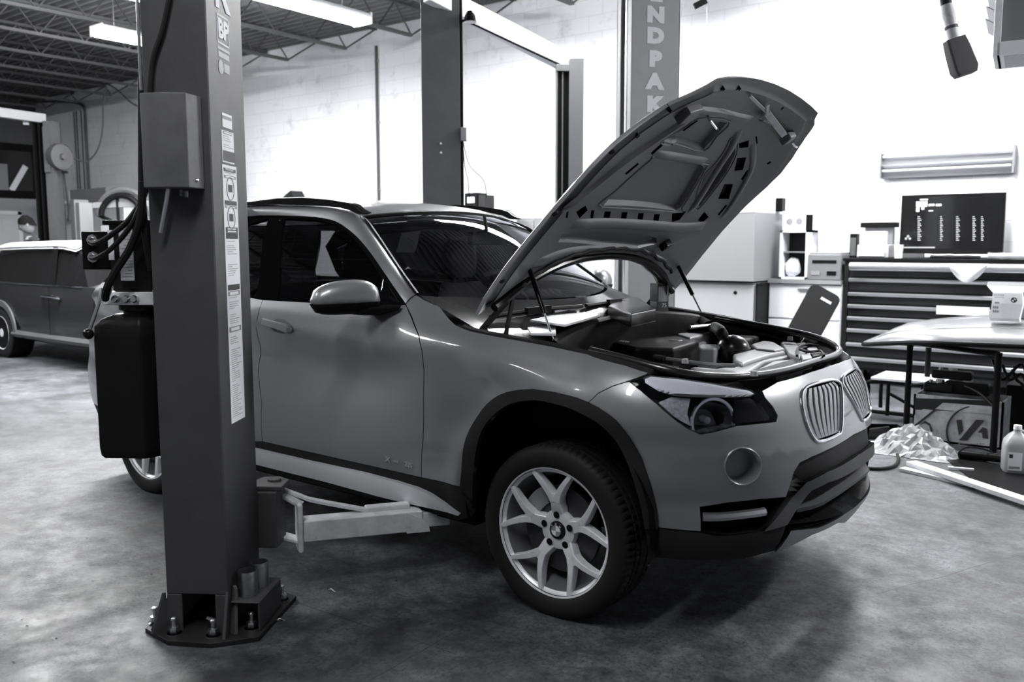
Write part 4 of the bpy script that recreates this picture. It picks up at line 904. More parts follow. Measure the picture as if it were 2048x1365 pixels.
for k in range(9):
    a = onp(1213+k*5.0, 679.5+k*.75, 2, ZE+.001); b = onp(1217+k*5.0, 677.5+k*.75, 2, ZE+.001); MB().bar(a, b, .010, .003).build('cover_print', 'grey_mid', ec)
MB().lathe([(.03, .0), (.055, .004), (.06, .02), (.045, .03), (0, .03)], onp(1272, 705, 2, .86), (0, 0, 1), 24).build('brake_reservoir_cap', 'plastic_dark', CAR)
# coolant expansion tank
P = zpl([(1396, 692), (1402, 688), (1434, 689), (1437, 694), (1430, 697), (1400, 697)], .93); n = len(P)
MB().add(P+[v+Vector((0, 0, -.12)) for v in P], [tuple(range(n))]+[(i, (i+1) % n, n+(i+1) % n, n+i) for i in range(n)]).build('coolant_tank', 'tank_grey', CAR, bevel=.01)
MB().tube(zpl([(1435, 695), (1436, 706), (1430, 724)], [.93, .88, .83]), .011, 8).build('tank_pipe', 'silver', CAR)
# air intake: ball shaped resonator, hose, ducts
c = onp(1466, 703, 2, .905); MB().sphere(c, (.08, .07, .075), 20, 14).build('resonator', 'rubber_shiny', CAR)
MB().tube(sm3(zpl([(1446, 672), (1440, 662), (1428, 656), (1436, 684)], [.98, 1.0, .98, .90]), 6), .026, 12).build('intake_hose', 'rubber', CAR)
def slab(L, z, th, m, nm, bev=.014):
    P = zpl(L, z); n = len(P); return MB().add(P+[v+Vector((0, 0, -th)) for v in P], [tuple(range(n))]+[(i, (i+1) % n, n+(i+1) % n, n+i) for i in range(n)]+[tuple(range(n, 2*n))[::-1]]).build(nm, m, CAR, bevel=bev, seg=3)
slab([(1466, 708), (1512, 697), (1560, 699), (1572, 703), (1540, 709), (1505, 720), (1485, 727), (1468, 720)], .915, .10, 'duct_grey', 'air_duct')
slab([(1380, 733), (1430, 737), (1470, 733), (1520, 713), (1560, 707), (1585, 712), (1530, 722), (1500, 742), (1470, 748), (1390, 745)], .898, .07, 'duct_grey', 'duct_lid')
slab([(1514, 737), (1545, 722), (1585, 718), (1608, 727), (1568, 737), (1534, 743)], .900, .05, 'duct_grey', 'duct_mouth')
slab([(1502, 688), (1525, 681), (1550, 684), (1572, 697), (1550, 701), (1512, 697)], .925, .08, 'plastic_mid', 'filter_lid')
slab([(1480, 664), (1510, 662), (1520, 672), (1495, 680), (1470, 676)], .935, .09, 'plastic_dark', 'fuse_box')
slab([(1330, 660), (1425, 652), (1440, 662), (1380, 676)], .945, .10, 'tank_grey', 'strut_tower')
slab([(1560, 682), (1590, 682), (1612, 700), (1600, 715), (1575, 705)], .915, .08, 'plastic_mid', 'washer_neck')
for i, q in enumerate(((1602, 690), (1625, 699), (1632, 706), (1612, 712))): slab([(q[0]-11, q[1]-3), (q[0]+8, q[1]-6), (q[0]+13, q[1]+4), (q[0]-6, q[1]+7)], .915, .05, 'tank_grey' if i % 2 else 'plastic_dark', 'relay_block', .005)
for i, L in enumerate(([(1594, 712), (1596, 697), (1612, 690), (1636, 692)], [(1600, 700), (1620, 704), (1640, 702), (1648, 712)], [(1360, 737), (1300, 727), (1262, 722), (1240, 716)], [(1380, 652), (1410, 655), (1425, 650), (1432, 655)])): MB().tube(sm3(zpl(L, .925), 5), .006, 6).build('cable', 'rubber', CAR)
MB().tube(sm3(zpl([(1312, 716), (1330, 718), (1360, 722), (1420, 730), (1470, 732)], .915), 5), .009, 8).build('fuel_line', 'plastic_mid', CAR)
MB().cyl(onp(1310, 716, 2, .915), onp(1330, 719, 2, .915), .014, 10).build('line_connector', 'rubber', CAR)
for q in ((1370, 727), (1580, 681), (1188, 684), (1508, 752)): MB().lathe([(0, .018), (.012, .017), (.014, 0)], onp(*q, 2, .93), (0, 0, 1), 10).build('bump_stop', 'tank_grey', CAR)
rd = zpl([(1380, 655), (1424, 651)], 1.0); MB().cyl(rd[0], rd[1], .008, 8).build('bay_brace', 'silver', CAR)
# radiator support behind the grilles
MB().b2((.50, -.62, .30), (.56, .62, .90)).build('radiator', 'black', CAR)
# carton standing on the far fender
bx = onp(1318, 622, 1, .66); T_ = thing('bulb_carton', 'small dark carton with a pale printed oval standing on the open engine bay edge', 'box', bx, 0)
cb = MB().b2((-.035, -.035, 0), (.035, .035, .145)).build('carton_body', 'plastic_grey', T_)
MB().b2((.0352, -.028, .05), (.0356, .028, .13)).b2((-.030, -.0356, .01), (.030, -.0352, .05)).build('printed_panel', 'grey_light', cb)
text('printed_number', '75', .03, 'paper', cb, frame((.0358, .008, .03), (0, 1, 0), (0, 0, 1)))
T_.rotation_euler = (0, 0, -.5)
# ================================================================= near lift post (set at an angle to the car)
LM = Vector((-.8127, -1.7028, 0)); LE2 = Vector((-.56, .828, 0)).normalized(); LE1 = Vector((-LE2.y, LE2.x, 0))
def LW(s, t, z): return LM+LE1*s+LE2*t+Vector((0, 0, z))
def lbox(mb, s, t, z): # axis aligned box in the post's own frame
    V = [LW(a, b, c) for c in z for (a, b) in ((s[0], t[0]), (s[1], t[0]), (s[1], t[1]), (s[0], t[1]))]
    return mb.add(V, [(3, 2, 1, 0), (4, 5, 6, 7), (0, 1, 5, 4), (1, 2, 6, 5), (2, 3, 7, 6), (3, 0, 4, 7)])
def lprism(mb, poly, z0, z1): n = len(poly); return mb.add([LW(s, t, z0) for s, t in poly]+[LW(s, t, z1) for s, t in poly], [tuple(range(n))[::-1], tuple(range(n, 2*n))]+[(i, (i+1) % n, n+(i+1) % n, n+i) for i in range(n)])
def Lface(x, y, off=0): d = px2ray(x, y); q = LM-LE2*off; return CC+d*((q-CC).dot(LE2)/d.dot(LE2))
def Rface(x, y, off=0): d = px2ray(x, y); q = LM-LE1*off; return CC+d*((q-CC).dot(LE1)/d.dot(LE1))
SW, TW, HT_ = .22, .335, 3.65; th = .009
POST = thing('lift_post', 'dark lift post in the foreground with a long white warning strip', 'lift', LM)
def lb(mb, name, m, bevel=0, parent=None, **k):
    o = mb.build(name, m, None, bevel=bevel, **k); o.parent = parent or POST
    o.matrix_parent_inverse = Matrix.Translation(-LM) if not parent else Matrix.Identity(4)
    return o
m_ = MB()
# left face with the opening at its foot, right face, far face with lips
lprism(m_, [(0, 0), (SW, 0), (SW, th), (0, th)], .155, HT_); lbox(m_, (0, .045), (0, th), (.015, .155)); lbox(m_, (.165, SW), (0, th), (.015, .155))
lbox(m_, (0, th), (th, TW), (.015, HT_)); lbox(m_, (SW-th, SW), (th, TW), (.015, HT_)); lbox(m_, (th, .06), (TW-th, TW), (.015, HT_)); lbox(m_, (SW-.06, SW-th), (TW-th, TW), (.015, HT_))
lb(m_, 'column_shell', 'lift_paint', bevel=.004)
pl_ = [(.312, .015), (.187, -.078), (.026, -.092), (-.121, -.029), (-.143, .335), (.0, .42), (.22, .42), (.32, .3)]
m_ = MB(); lprism(m_, pl_, .0, .018); lb(m_, 'base_plate', 'black_metal', bevel=.002)
for (s0, t0, s1, t1, h) in ((.215, .006, .285, .006, .13), (0, .0, -.006, -.06, .15), (.105, 0, .105, -.0, .0)):
    if h:
        a, b, c = LW(s0, t0, .018), LW(s1, t1, .018), LW(s0, t0, .018+h); n = (b-a).cross(c-a).normalized()*.005
        lb(MB().add([a+n, b+n, c+n, a-n, b-n, c-n], [(0, 1, 2), (5, 4, 3), (0, 3, 4, 1), (1, 4, 5, 2), (2, 5, 3, 0)]), 'gusset', 'lift_paint')
# gusset seen at the left of the foot and the raked one beside the tray
a, b, c, d = LW(.222, .0, .018), LW(.262, -.03, .018), LW(.226, -.004, .16), LW(.222, .0, .16); n = LE1*.008
lb(MB().add([a, b, c, d]+[v+n for v in (a, b, c, d)], [(0, 1, 2, 3), (7, 6, 5, 4), (0, 4, 5, 1), (1, 5, 6, 2), (2, 6, 7, 3)]), 'gusset', 'lift_paint')
a, b, c, d = LW(-.002, .0, .018), LW(-.03, -.02, .018), LW(-.012, .04, .16), LW(-.002, .05, .17); n = Vector((.004, .01, 0))
lb(MB().add([a, b, c, d]+[v+n for v in (a, b, c, d)], [(0, 1, 2, 3), (7, 6, 5, 4), (0, 4, 5, 1), (1, 5, 6, 2), (2, 6, 7, 3)]), 'gusset', 'lift_paint')
for (s, t) in ((.295, .06), (.187, -.022), (.042, -.030), (-.072, .035), (-.10, .29)):
    p = LW(s, t, .018); bo = MB().lathe([(0, .062), (.0085, .061), (.0085, .0)], p, (0, 0, 1), 10); bo.lathe([(0, .026), (.017, .026), (.019, .022), (.019, .004), (.017, 0)], p, (0, 0, 1), 6, smooth=False).lathe([(.026, .004), (.026, 0), (0, 0)], p, (0, 0, 1), 16).lathe([(.006, .046), (.011, .05), (.011, .058), (.006, .062)], p, (0, 0, 1), 12)
    lb(bo, 'anchor_bolt', 'chrome_dull')
# things inside the opening
lb(lbox(MB(), (.058, .068), (.06, .065), (.075, .15)), 'cable_tail', 'grey_light')
lb(MB().tube([LW(.09, .03, .055), LW(.075, .03, .05), LW(.05, .02, .045)], [.006, .008, .004], 8), 'hose_fitting', 'chrome_dull')
# adapter tray beside the foot
m_ = MB(); lbox(m_, (-.112, -.006), (.012, .25), (.118, .126)); lbox(m_, (-.112, -.104), (.012, .25), (.018, .118)); lb(m_, 'adapter_tray', 'lift_paint', bevel=.005)
for i, (s, t, lab) in enumerate(((-.048, .075, 'open steel adapter cup on the tray, the nearer of the pair'), (-.060, .165, 'open steel adapter cup on the tray, behind its twin'))):
    c = LW(s, t, .1265); o = MB().lathe([(0, .002), (.029, .002), (.029, .092), (.0325, .092), (.0335, .089), (.0335, 0), (0, 0)], (0, 0, 0), (0, 0, 1), 28).build('adapter_cup', 'steel'); o.location = c; tag(o, lab, 'cup', 'adapter cups on the lift post tray')
# control cover on the left face
cp = [(.216, -.001), (.192, -.086), (.112, -.100), (.040, -.086), (.022, -.001)]
m_ = MB(); lprism(m_, cp, 1.574, 1.878); cov = lb(m_, 'cover_box', 'box_grey', bevel=.004)
lb(MB().lathe([(0, .008), (.005, .006), (.006, 0)], LW(.031, -.045, 1.60), -LE1, 10), 'cover_screw', 'chrome_dull')
# arm restraint rod, conduit and hoses below the cover
lb(MB().tube([Lface(337, 378, .03), Lface(334, 400, .03), Lface(322, 466, .03)], .0085, 8), 'release_rod', 'chrome_dull')
lb(MB().tube([Vector(q) for q in smooth_line([tuple(Lface(340, -10, .012)), tuple(Lface(325, 60, .012)), tuple(Lface(306, 120, .012)), tuple(Lface(300, 186, .014))], 6)], .009, 8), 'power_cable', 'rubber')
lb(MB().tube([LW(.224, -.004, 1.9), LW(.224, -.004, 3.6)], .006, 8), 'conduit', 'steel')
for k, (x, y) in enumerate(((363, 380), (372, 382))): lb(MB().tube([Lface(x, y, .04), Lface(x, y+12, .04)], .007, 8), 'cable_gland', 'plastic_mid')
# decals on the right face
def Rat(t, z, off=.0012): return LW(0, t, z)-LE1*off
RF = lambda t, z: frame(Rat(t, z, .0022), LE2, (0, 0, 1))
def decal(name, t0, t1, z0, z1, m, off, parent=None): P = [Rat(t0, z0, off), Rat(t1, z0, off), Rat(t1, z1, off), Rat(t0, z1, off)]; return lb(MB().add(P, [(0, 1, 2, 3)]), name, m, clean=False, parent=parent)
def zpx(y, x=460): q = Rface(x, y); return q.z
t0, t1 = .100, .222
secs = [(228, 262, .115, .205), (262, 330, .103, .215), (330, 845, .098, .232)]
for k, (ya, yb, a, b) in enumerate(secs): decal('warning_decal', a, b, zpx(yb, 470), zpx(ya, 452), 'paper', .001)
def ink(ya, yb, a=.112, b=.218, m='ink'):
    decal('decal_print', a, b, zpx(yb, 470), zpx(ya, 460), m, .0016)
for (ya, yb, m) in ((236, 246, 'ink_grey'), (266, 275, 'ink_grey'), (304, 327, 'ink'), (338, 347, 'ink'), (352, 360, 'ink_grey'), (402, 412, 'ink'), (412, 418, 'ink_grey'), (455, 466, 'ink'), (466, 478, 'ink'), (570, 580, 'ink'), (583, 591, 'ink_grey'), (655, 663, 'ink_grey')): ink(ya, yb, .115 if ya < 300 else .108, .2 if ya < 300 else .222, m)
random.seed(3)
for rng in ((278, 302), (348, 351), (482, 566), (594, 652), (668, 836)):
    y = rng[0]
    while y < rng[1]:
        w = random.uniform(.35, 1); 
        if random.random() < .8: decal('decal_print', .115, .115+.10*w, zpx(y+1.6, 470), zpx(y, 470), 'ink_faint', .0016)
        y += 4.2
for (yc, kx) in ((378, 0), (436, 1)):
    zc_ = zpx(yc, 460); lb(MB().tube([Rat(.165+.035*math.cos(2*PI*k/24), zc_+.040*math.sin(2*PI*k/24), .0016) for k in range(24)], .0012, 4, closed=True), 'decal_pictogram', 'ink')
    decal('decal_print', .145, .185, zc_-.012, zc_+.014, 'ink', .0016)
text('decal_lettering', 'IMPORTANT', .0135, 'paper', POST, Matrix.Translation(-LM) @ frame(Rat(.163, (zpx(338, 460)+zpx(347, 470))/2, .002), LE2, (0, 0, 1)), .0002)
for ya, yb in ((267.5, 273.5), (353.5, 358.5), (413.5, 417), (457, 460), (462, 465), (585, 589.5), (657, 661)): decal('decal_print', .125, .205, zpx(yb, 470), zpx(ya, 460), 'paper', .0019)
zk = 2.30
for i, ch in enumerate('KAPDNEB'):
    text('post_lettering', ch, .215, 'paper', POST, Matrix.Translation(-LM) @ frame(Rat(.148, 2.262+.178*i, .0015), LE2, (0, 0, 1)), .0005, .006, font_scale=(.95, 1))
zc_ = 2.125
for (a, b, z0, z1) in ((.098, .205, 2.168, 2.174), (.098, .205, 2.075, 2.081), (.098, .104, 2.075, 2.174), (.199, .205, 2.075, 2.174)): decal('logo_frame', a, b, z0, z1, 'paper', .001)
text('logo_lettering', 'BP', .085, 'paper', POST, Matrix.Translation(-LM) @ frame(Rat(.152, 2.124, .0015), LE2, (0, 0, 1)), .0004, .004)
for (a, b, z0, z1) in ((.098, .205, 2.055, 2.065), (.102, .2, 2.03, 2.048), (.15, .2, 1.985, 2.015)): decal('logo_print', a, b, z0, z1, 'grey_light', .001)
lb(MB().lathe([(0, .0012), (.024, .0012)], Rat(.122, 1.998, 0), -LE1, 20), 'logo_print', 'grey_light')
# carriage and swing arm
m_ = MB(); lbox(m_, (-.070, .13), (TW+.005, .46), (.205, .43)); lb(m_, 'carriage', 'lift_paint', bevel=.006)
m_ = MB(); lprism(m_, [(-.09, .36), (-.085, .47), (-.03, .52), (.04, .50), (.05, .36)], .430, .448); lb(m_, 'carriage_ear', 'lift_paint', bevel=.004)
lb(MB().lathe([(0, .008), (.026, .008), (.028, 0)], LW(-.03, .45, .448), (0, 0, 1), 20), 'pivot_pin', 'lift_paint')
A_ = Vector((-.953, -1.25, .247)); B_ = Vector((-.662, -.785, .236)); dA = (B_-A_).normalized(); nA = Vector((-dA.y, dA.x, 0))
P_ = LW(-.04, .45, .30)
arm = lb(MB().bar(A_, B_-dA*.06, .085, .088), 'swing_arm', 'arm_white', bevel=.006)
lb(MB().bar(B_-dA*.11, B_+dA*.06, .066, .062), 'arm_extension', 'arm_white', bevel=.004)
lb(MB().add([B_-dA*.13+nA*-.046+Vector((0, 0, .044)), B_-dA*.04-nA*.046+Vector((0, 0, .0)), B_-dA*.03-nA*.046+Vector((0, 0, -.046)), B_-dA*.13-nA*.046+Vector((0, 0, -.046)), B_-dA*.13+nA*-.043+Vector((0, 0, .044)), B_-dA*.04-nA*.040+Vector((0, 0, .0)), B_-dA*.03-nA*.040+Vector((0, 0, -.046)), B_-dA*.13-nA*.040+Vector((0, 0, -.046))], [(0, 1, 2, 3), (7, 6, 5, 4), (0, 4, 5, 1), (1, 5, 6, 2), (2, 6, 7, 3), (3, 7, 4, 0)]), 'arm_collar', 'arm_white')
lb(MB().bar(A_-dA*.012+Vector((0, 0, -.085)), A_-dA*.012+Vector((0, 0, .115)), .10, .022, up=dA), 'arm_end_plate', 'arm_white', bevel=.008)
lb(MB().bar(P_+Vector((0, 0, .105)), A_+Vector((0, 0, .10)), .06, .014), 'arm_fork', 'arm_white', bevel=.003)
lb(MB().bar(P_+Vector((0, 0, -.075)), A_+Vector((0, 0, -.05)), .06, .014), 'arm_fork', 'arm_white', bevel=.003)
bt_ = sm3([P_+Vector((0, 0, .12))+nA*.035, A_+nA*.035+Vector((0, 0, .135)), A_+dA*.06+nA*.035+Vector((0, 0, .11)), A_+dA*.30+nA*.03+Vector((0, 0, .045))], 5)
lb(MB().loft([[v+w for w in (-nA*.02, nA*.02, nA*.02-Vector((0, 0, .014)), -nA*.02-Vector((0, 0, .014)))] for v in bt_], closed=True, smooth=False, capends=True), 'arm_brace', 'arm_white', bevel=.002)
lb(MB().bar(A_+dA*.26+nA*.03+Vector((0, 0, .05)), B_-dA*.10+nA*.03+Vector((0, 0, .05)), .05, .03), 'arm_rail', 'arm_white', bevel=.008)
lb(MB().lathe([(0, .0), (.045, .0), (.045, .012), (.03, .014), (.03, .03), (.05, .03), (.052, .034), (.052, .042), (0, .042)], B_+dA*.02+Vector((0, 0, .030)), (0, 0, 1), 24), 'lift_pad', 'rubber')
# ================================================================= hydraulic power unit hung on the post
PU = thing('hydraulic_power_unit', 'black hydraulic power unit with square tank and hoses on the near lift post', 'power unit', LW(.36, .2, .62))
PUL = LW(.36, .2, .62)
def pb(mb, name, m, bevel=0):
    o = mb.build(name, m, None, bevel=bevel); o.parent = PU; o.matrix_parent_inverse = Matrix.Translation(-PUL); return o
m_ = MB(); tp = [(.486, .085), (.315, .085), (.250, .16), (.250, .31), (.486, .31)]; n = 5
rows = [[LW(s, t, z) for s, t in [((a-.37)*k+.37, (b-.2)*k+.2) for a, b in tp]] for z, k in ((.620, .90), (.632, .97), (.66, 1), (1.05, 1.0), (1.10, .98), (1.125, .82), (1.14, .55))]
m_.loft(rows, closed=True, smooth=False, capends=True); pb(m_, 'tank', 'tank_black', bevel=.008)
m_ = MB(); m_.lathe([(.07, 0), (.07, .03), (.085, .035), (.085, .05)], LW(.345, .19, 1.12), (0, 0, 1), 20); pb(m_, 'tank_neck', 'tank_black')
m_ = MB(); lbox(m_, (.25, .45), (.10, .26), (1.175, 1.222)); pb(m_, 'valve_block', 'alloy', bevel=.004)
for s in (.40, .36, .33): pb(MB().lathe([(0, .02), (.010, .02), (.014, .012), (.014, 0)], LW(s, .10, 1.198), -LE2, 12), 'block_plug', 'chrome_dull')
m_ = MB(); lbox(m_, (.268, .425), (.11, .27), (1.222, 1.475)); pb(m_, 'motor', 'black_gloss', bevel=.012)
m_ = MB(); lbox(m_, (.24, .44), (.10, .28), (1.458, 1.475)); pb(m_, 'motor_cap', 'black', bevel=.004)
m_ = MB(); lbox(m_, (.335, .385), (.1085, .1095), (1.262, 1.455)); pb(m_, 'motor_label', 'label_grey')
for k in range(16): m_ = MB(); lbox(m_, (.34+.0*k, .38-.012*(k % 3)), (.1079, .1084), (1.275+.011*k, 1.278+.011*k)); pb(m_, 'label_print', 'ink_grey')
m_ = MB(); lbox(m_, (.405, .425), (.1085, .1095), (1.335, 1.44)); pb(m_, 'small_label', 'paper')
m_ = MB(); lbox(m_, (.425, .535), (.13, .25), (1.30, 1.436)); pb(m_, 'switch_box', 'black', bevel=.004)
for z in (1.405, 1.345): pb(MB().lathe([(0, .02), (.012, .02), (.012, .012), (.020, .010), (.020, 0)], LW(.49, .13, z), -LE2, 8, smooth=False), 'cable_connector', 'chrome_dull')
def cable(L, r, nm='hose', m='rubber', sg=8): pb(MB().tube(sm3(L, 6), r, sg), nm, m)
cable([LW(.49, .11, 1.402), LW(.44, .06, 1.395), LW(.38, .04, 1.42), LW(.30, .03, 1.48), LW(.235, .02, 1.58), LW(.222, .0, 1.72)], .010)
cable([LW(.49, .11, 1.343), LW(.44, .06, 1.345), LW(.37, .035, 1.38), LW(.29, .02, 1.46), LW(.235, .01, 1.56)], .009)
cable([LW(.425, .07, 1.20), LW(.40, .04, 1.24), LW(.36, .03, 1.30), LW(.30, .02, 1.38), LW(.25, .0, 1.48), LW(.232, -.01, 1.60)], .014)
cable([LW(.238, .03, 1.95), LW(.242, .02, 1.75), LW(.25, .02, 1.5), LW(.245, .05, 1.30)], .013)
pb(MB().tube([LW(.43, .072, 1.195), LW(.40, .05, 1.245)], [.012, .017], 10), 'hose_ferrule', 'chrome_dull')
pb(MB().tube([LW(.452, .10, 1.235), LW(.455, .085, 1.19), LW(.487, .07, 1.09)], .0065, 8), 'release_lever', 'chrome_dull'); pb(MB().sphere(LW(.492, .068, 1.075), .019, 14, 10), 'lever_knob', 'black_gloss')
m_ = MB(); lbox(m_, (.21, .27), (.10, .26), (1.17, 1.23)); pb(m_, 'mount_bracket', 'steel', bevel=.003)
# ================================================================= far lift post, other posts and beam
fp = thing('lift_post', 'pale lift post with white stacked lettering standing behind the raised hood', 'lift', (LM.x, -LM.y, 0))
def FW(s, t, z): v = LW(s, t, z); return Vector((v.x-LM.x, -v.y+LM.y, v.z))
def fbox(mb, s, t, z):
    V = [FW(a, b, c) for c in z for (a, b) in ((s[0], t[0]), (s[1], t[0]), (s[1], t[1]), (s[0], t[1]))]; return mb.add(V, [(3, 2, 1, 0), (4, 5, 6, 7), (0, 1, 5, 4), (1, 2, 6, 5), (2, 3, 7, 6), (3, 0, 4, 7)])
m_ = MB(); fbox(m_, (0, SW), (0, th), (.015, 3.65)); fbox(m_, (0, th), (th, TW), (.015, 3.65)); fbox(m_, (SW-th, SW), (th, TW), (.015, 3.65)); fbox(m_, (th, .06), (TW-th, TW), (.015, 3.65)); fbox(m_, (SW-.06, SW-th), (TW-th, TW), (.015, 3.65))
m_.build('column_shell', 'lift_paint_lit', fp, bevel=.004)
n = 6; pf = [(.312, .015), (.187, -.078), (.026, -.092), (-.121, -.029), (-.143, .335), (.2, .4)]
MB().add([FW(s, t, 0) for s, t in pf]+[FW(s, t, .018) for s, t in pf], [tuple(range(6))[::-1], tuple(range(6, 12))]+[(i, (i+1) % 6, 6+(i+1) % 6, 6+i) for i in range(6)]).build('base_plate', 'black_metal', fp)
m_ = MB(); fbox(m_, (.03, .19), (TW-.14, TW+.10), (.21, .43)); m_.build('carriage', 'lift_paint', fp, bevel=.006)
MB().tube([FW(.11, TW-.03, .43), FW(.11, TW-.03, 3.6)], .022, 10).build('hydraulic_ram', 'chrome_dull', fp)
e2m = Vector((LE2.x, -LE2.y, 0)); e1m = Vector((LE1.x, -LE1.y, 0))
ftx = FW(0, .17, 0)
for i, ch in enumerate('BENDPAK'):
    y = -80+i*56.5; y = [-95, -33, 25, 65, 112, 152, 194, 230][i+1] if i < 6 else 211
    z = [2.62, 2.44, 2.26, 2.08, 1.90, 1.72, 1.54][i]
zl = [CC.z+(487-py)*5.86/CF for py in (-14, 27, 65, 103, 145, 186, 228)]
for ch, z in zip('BENDPAK', zl):
    text('post_lettering', ch, .150, 'paper', fp, frame(FW(0, .175, z)-e1m*.002, -e2m, (0, 0, 1)), .0006, .012, font_scale=(1.0, .80))
# plain steel post
pp = D0 = atd(885, 300, 7.4); pp = Vector((pp.x, pp.y, 0)); wpp = 76*7.4/CF
PP = thing('steel_post', 'plain dark steel post reaching the ceiling behind the car roof', 'post', pp, math.atan2(CR.y, CR.x))
MB().b2((-wpp/2, -.12, 0), (wpp/2, .12, ZC-.02)).build('post_body', 'post_grey', PP, bevel=.006)
MB().b2((-wpp/2-.1, -.2, 0), (wpp/2+.1, .2, .015)).build('base_plate', 'black_metal', PP)
MB().tube([(wpp/2+.012, -.11, 1.0), (wpp/2+.012, -.11, ZC-.03)], .012, 8).build('conduit', 'black', PP)
zb = atd(928, 270, 7.3).z; MB().b2((wpp/2+.002, -.15, zb-.055), (wpp/2+.05, -.09, zb+.055)).build('junction_box', 'grey_light', PP, bevel=.004)
for q in ((884, 288), (884, 306)): MB().lathe([(0, .01), (.008, .008), (.01, 0)], Vector(((q[0]-885)*7.3/CF, -.12, atd(q[0], q[1], 7.3).z)), (0, -1, 0), 8).build('bolt', 'white', PP)
for (x0, zz) in ((.01, 0), (.14, .03)):
    L = [Vector((wpp/2+.02, -.14, zb-.05)), Vector((wpp/2+.03+x0*.3, -.15, zb-.25)), Vector((wpp/2+.05+x0, -.15, zb-.38)), Vector((wpp/2+.06+x0*1.1, -.15, zb-.52))]
    MB().tube(sm3(L, 6), .0035, 5).build('hanging_wire', 'black', PP)
m_ = [atd(928, y, 7.2) for y in (25, 48)]
hl = MB().lathe([(0, .09), (.03, .085), (.05, .05), (.055, 0), (0, 0)], Vector((wpp/2+.09, -.15, atd(935, 48, 7.2).z)), (0, 0, 1), 16).bar((wpp/2+.01, -.13, atd(935, 45, 7.2).z), (wpp/2+.09, -.15, atd(935, 45, 7.2).z), .02, .02); hl.build('warning_light', 'black_gloss', PP)
# short lift post with its cross beam
sp_ = onp(1137, 400, 2, 1.55); sp0 = atd(1137, 300, 7.9); SPZ = atd(1137, 122, 7.9).z; w1, w2 = 25*7.9/CF, 29*7.9/CF
SPo = thing('lift_post', 'short grey lift post with an open dark channel, left of the raised hood', 'lift', (sp0.x, sp0.y, 0), math.atan2(CR.y, CR.x))
MB().b2((-w1, -.02, 0), (-w1+.012, .2, SPZ-.06)).b2((-w1+.012, .19, 0), (0, .2, SPZ-.06)).b2((-w1/2-.006, -.01, 0), (-w1/2+.006, .19, SPZ-.1)).b2((0, -.03, 0), (w2, .2, SPZ)).b2((-w1, -.03, SPZ-.11), (0, .2, SPZ-.05)).build('column_shell', 'post_grey2', SPo, bevel=.003)
MB().b2((-w1+.012, .0, .02), (-.006, .185, SPZ-.12)).build('channel_core', 'black', SPo)
ca, sa = math.cos(-math.atan2(CR.y, CR.x)), math.sin(-math.atan2(CR.y, CR.x))
def toloc(v): d = v-Vector((sp0.x, sp0.y, 0)); return Vector((d.x*ca-d.y*sa, d.x*sa+d.y*ca, v.z))
b0, b1 = toloc(atd(1130, 128, 7.9)), toloc(atd(915, 18, 7.2)); dd = b1-b0
OB = thing('overhead_beam', 'pale overhead beam sloping from the plain post to the short lift post', 'beam', SPo.location, SPo.rotation_euler.z)
MB().bar(b0+Vector((0, .05, .03)), b0+dd*1.25+Vector((0, .05, .03)), .10, .16).build('cross_beam', 'lamp_white', OB, bevel=.01)  # near-white colour stands in for the fluorescent light on the beam
MB().cyl(b0+Vector((.02, .0, .0)), b0+Vector((.02, .12, .0)), .06, 20).build('cable_pulley', 'lamp_white', SPo)
MB().tube([b0+Vector((0, -.02, -.03)), b0+dd*.9+Vector((0, -.02, -.06))], .012, 6).build('cable_guard', 'black', OB)
# cabinets behind the car with a small machine on top
def cabinet(name, lab, lo, hi, m, cat='cabinet', doors=2):
    t = thing(name, lab, cat, ((lo[0]+hi[0])/2, (lo[1]+hi[1])/2, lo[2])); hx, hy, hz_ = (hi[0]-lo[0])/2, (hi[1]-lo[1])/2, hi[2]-lo[2]
    MB().b2((-hx, -hy, 0), (hx, hy, hz_)).build('body', m, t, bevel=.006)
    for k in range(doors):
        a = -hx+.01+2*(hx-.01)*k/doors; b = -hx-.01+2*hx*(k+1)/doors
        d = MB().b2((a, -hy-.016, .04), (b, -hy, hz_-.03)).build('door', m, t, bevel=.004); MB().b2((b-.05, -hy-.03, hz_*.55), (b-.035, -hy-.016, hz_*.55+.1)).build('handle', 'steel', d)
    return t
g_ = onp(957, 418, 1, 4.9); cabinet('tool_cabinet', 'tall dark cabinet behind the car roof, under a small black machine', (g_.x-.35, 4.65, 0), (g_.x+.3, 5.15, g_.z-.01), 'grey_mid')
gm = thing('battery_charger', 'small black machine with a pale label on the cabinet behind the car roof', 'charger', (g_.x, 4.9, g_.z-.01)); k_ = 1/ (CF/8.9)
MB().b2((-.14, -.1, 0), (.06, .1, .20)).build('case', 'black', gm, bevel=.01); MB().b2((.06, -.08, 0), (.17, .1, .17)).build('side_box', 'plastic_dark', gm, bevel=.006); MB().b2((-.09, -.104, .08), (.02, -.1, .15)).build('label', 'paper', gm); MB().b2((-.09, -.104, .02), (.02, -.1, .04)).build('label', 'paper', gm)
q = onp(1038, 436, 1, 5.2); cabinet('storage_cabinet', 'mid grey cabinet half hidden beside the open hood edge', (q.x-.12, 5.3, 0), (q.x+.16, 5.8, q.z), 'grey_mid', doors=1)
q = onp(580, 392, 1, 5.8); t = thing('parts_bin', 'dark slanted parts bin on a wall shelf above the roof rail', 'bin', (q.x, 5.85, q.z-.12))
MB().prism([(-.22, 0), (.18, 0), (.18, .10), (.10, .20), (-.05, .13)], lambda a, b: Vector((a, -.12, b)), lambda a, b: Vector((a, .12, b))).build('bin_body', 'plastic_dark', t, bevel=.006); MB().b2((-.2, -.13, .02), (.16, -.12, .06)).build('bin_lip', 'grey_mid', t)
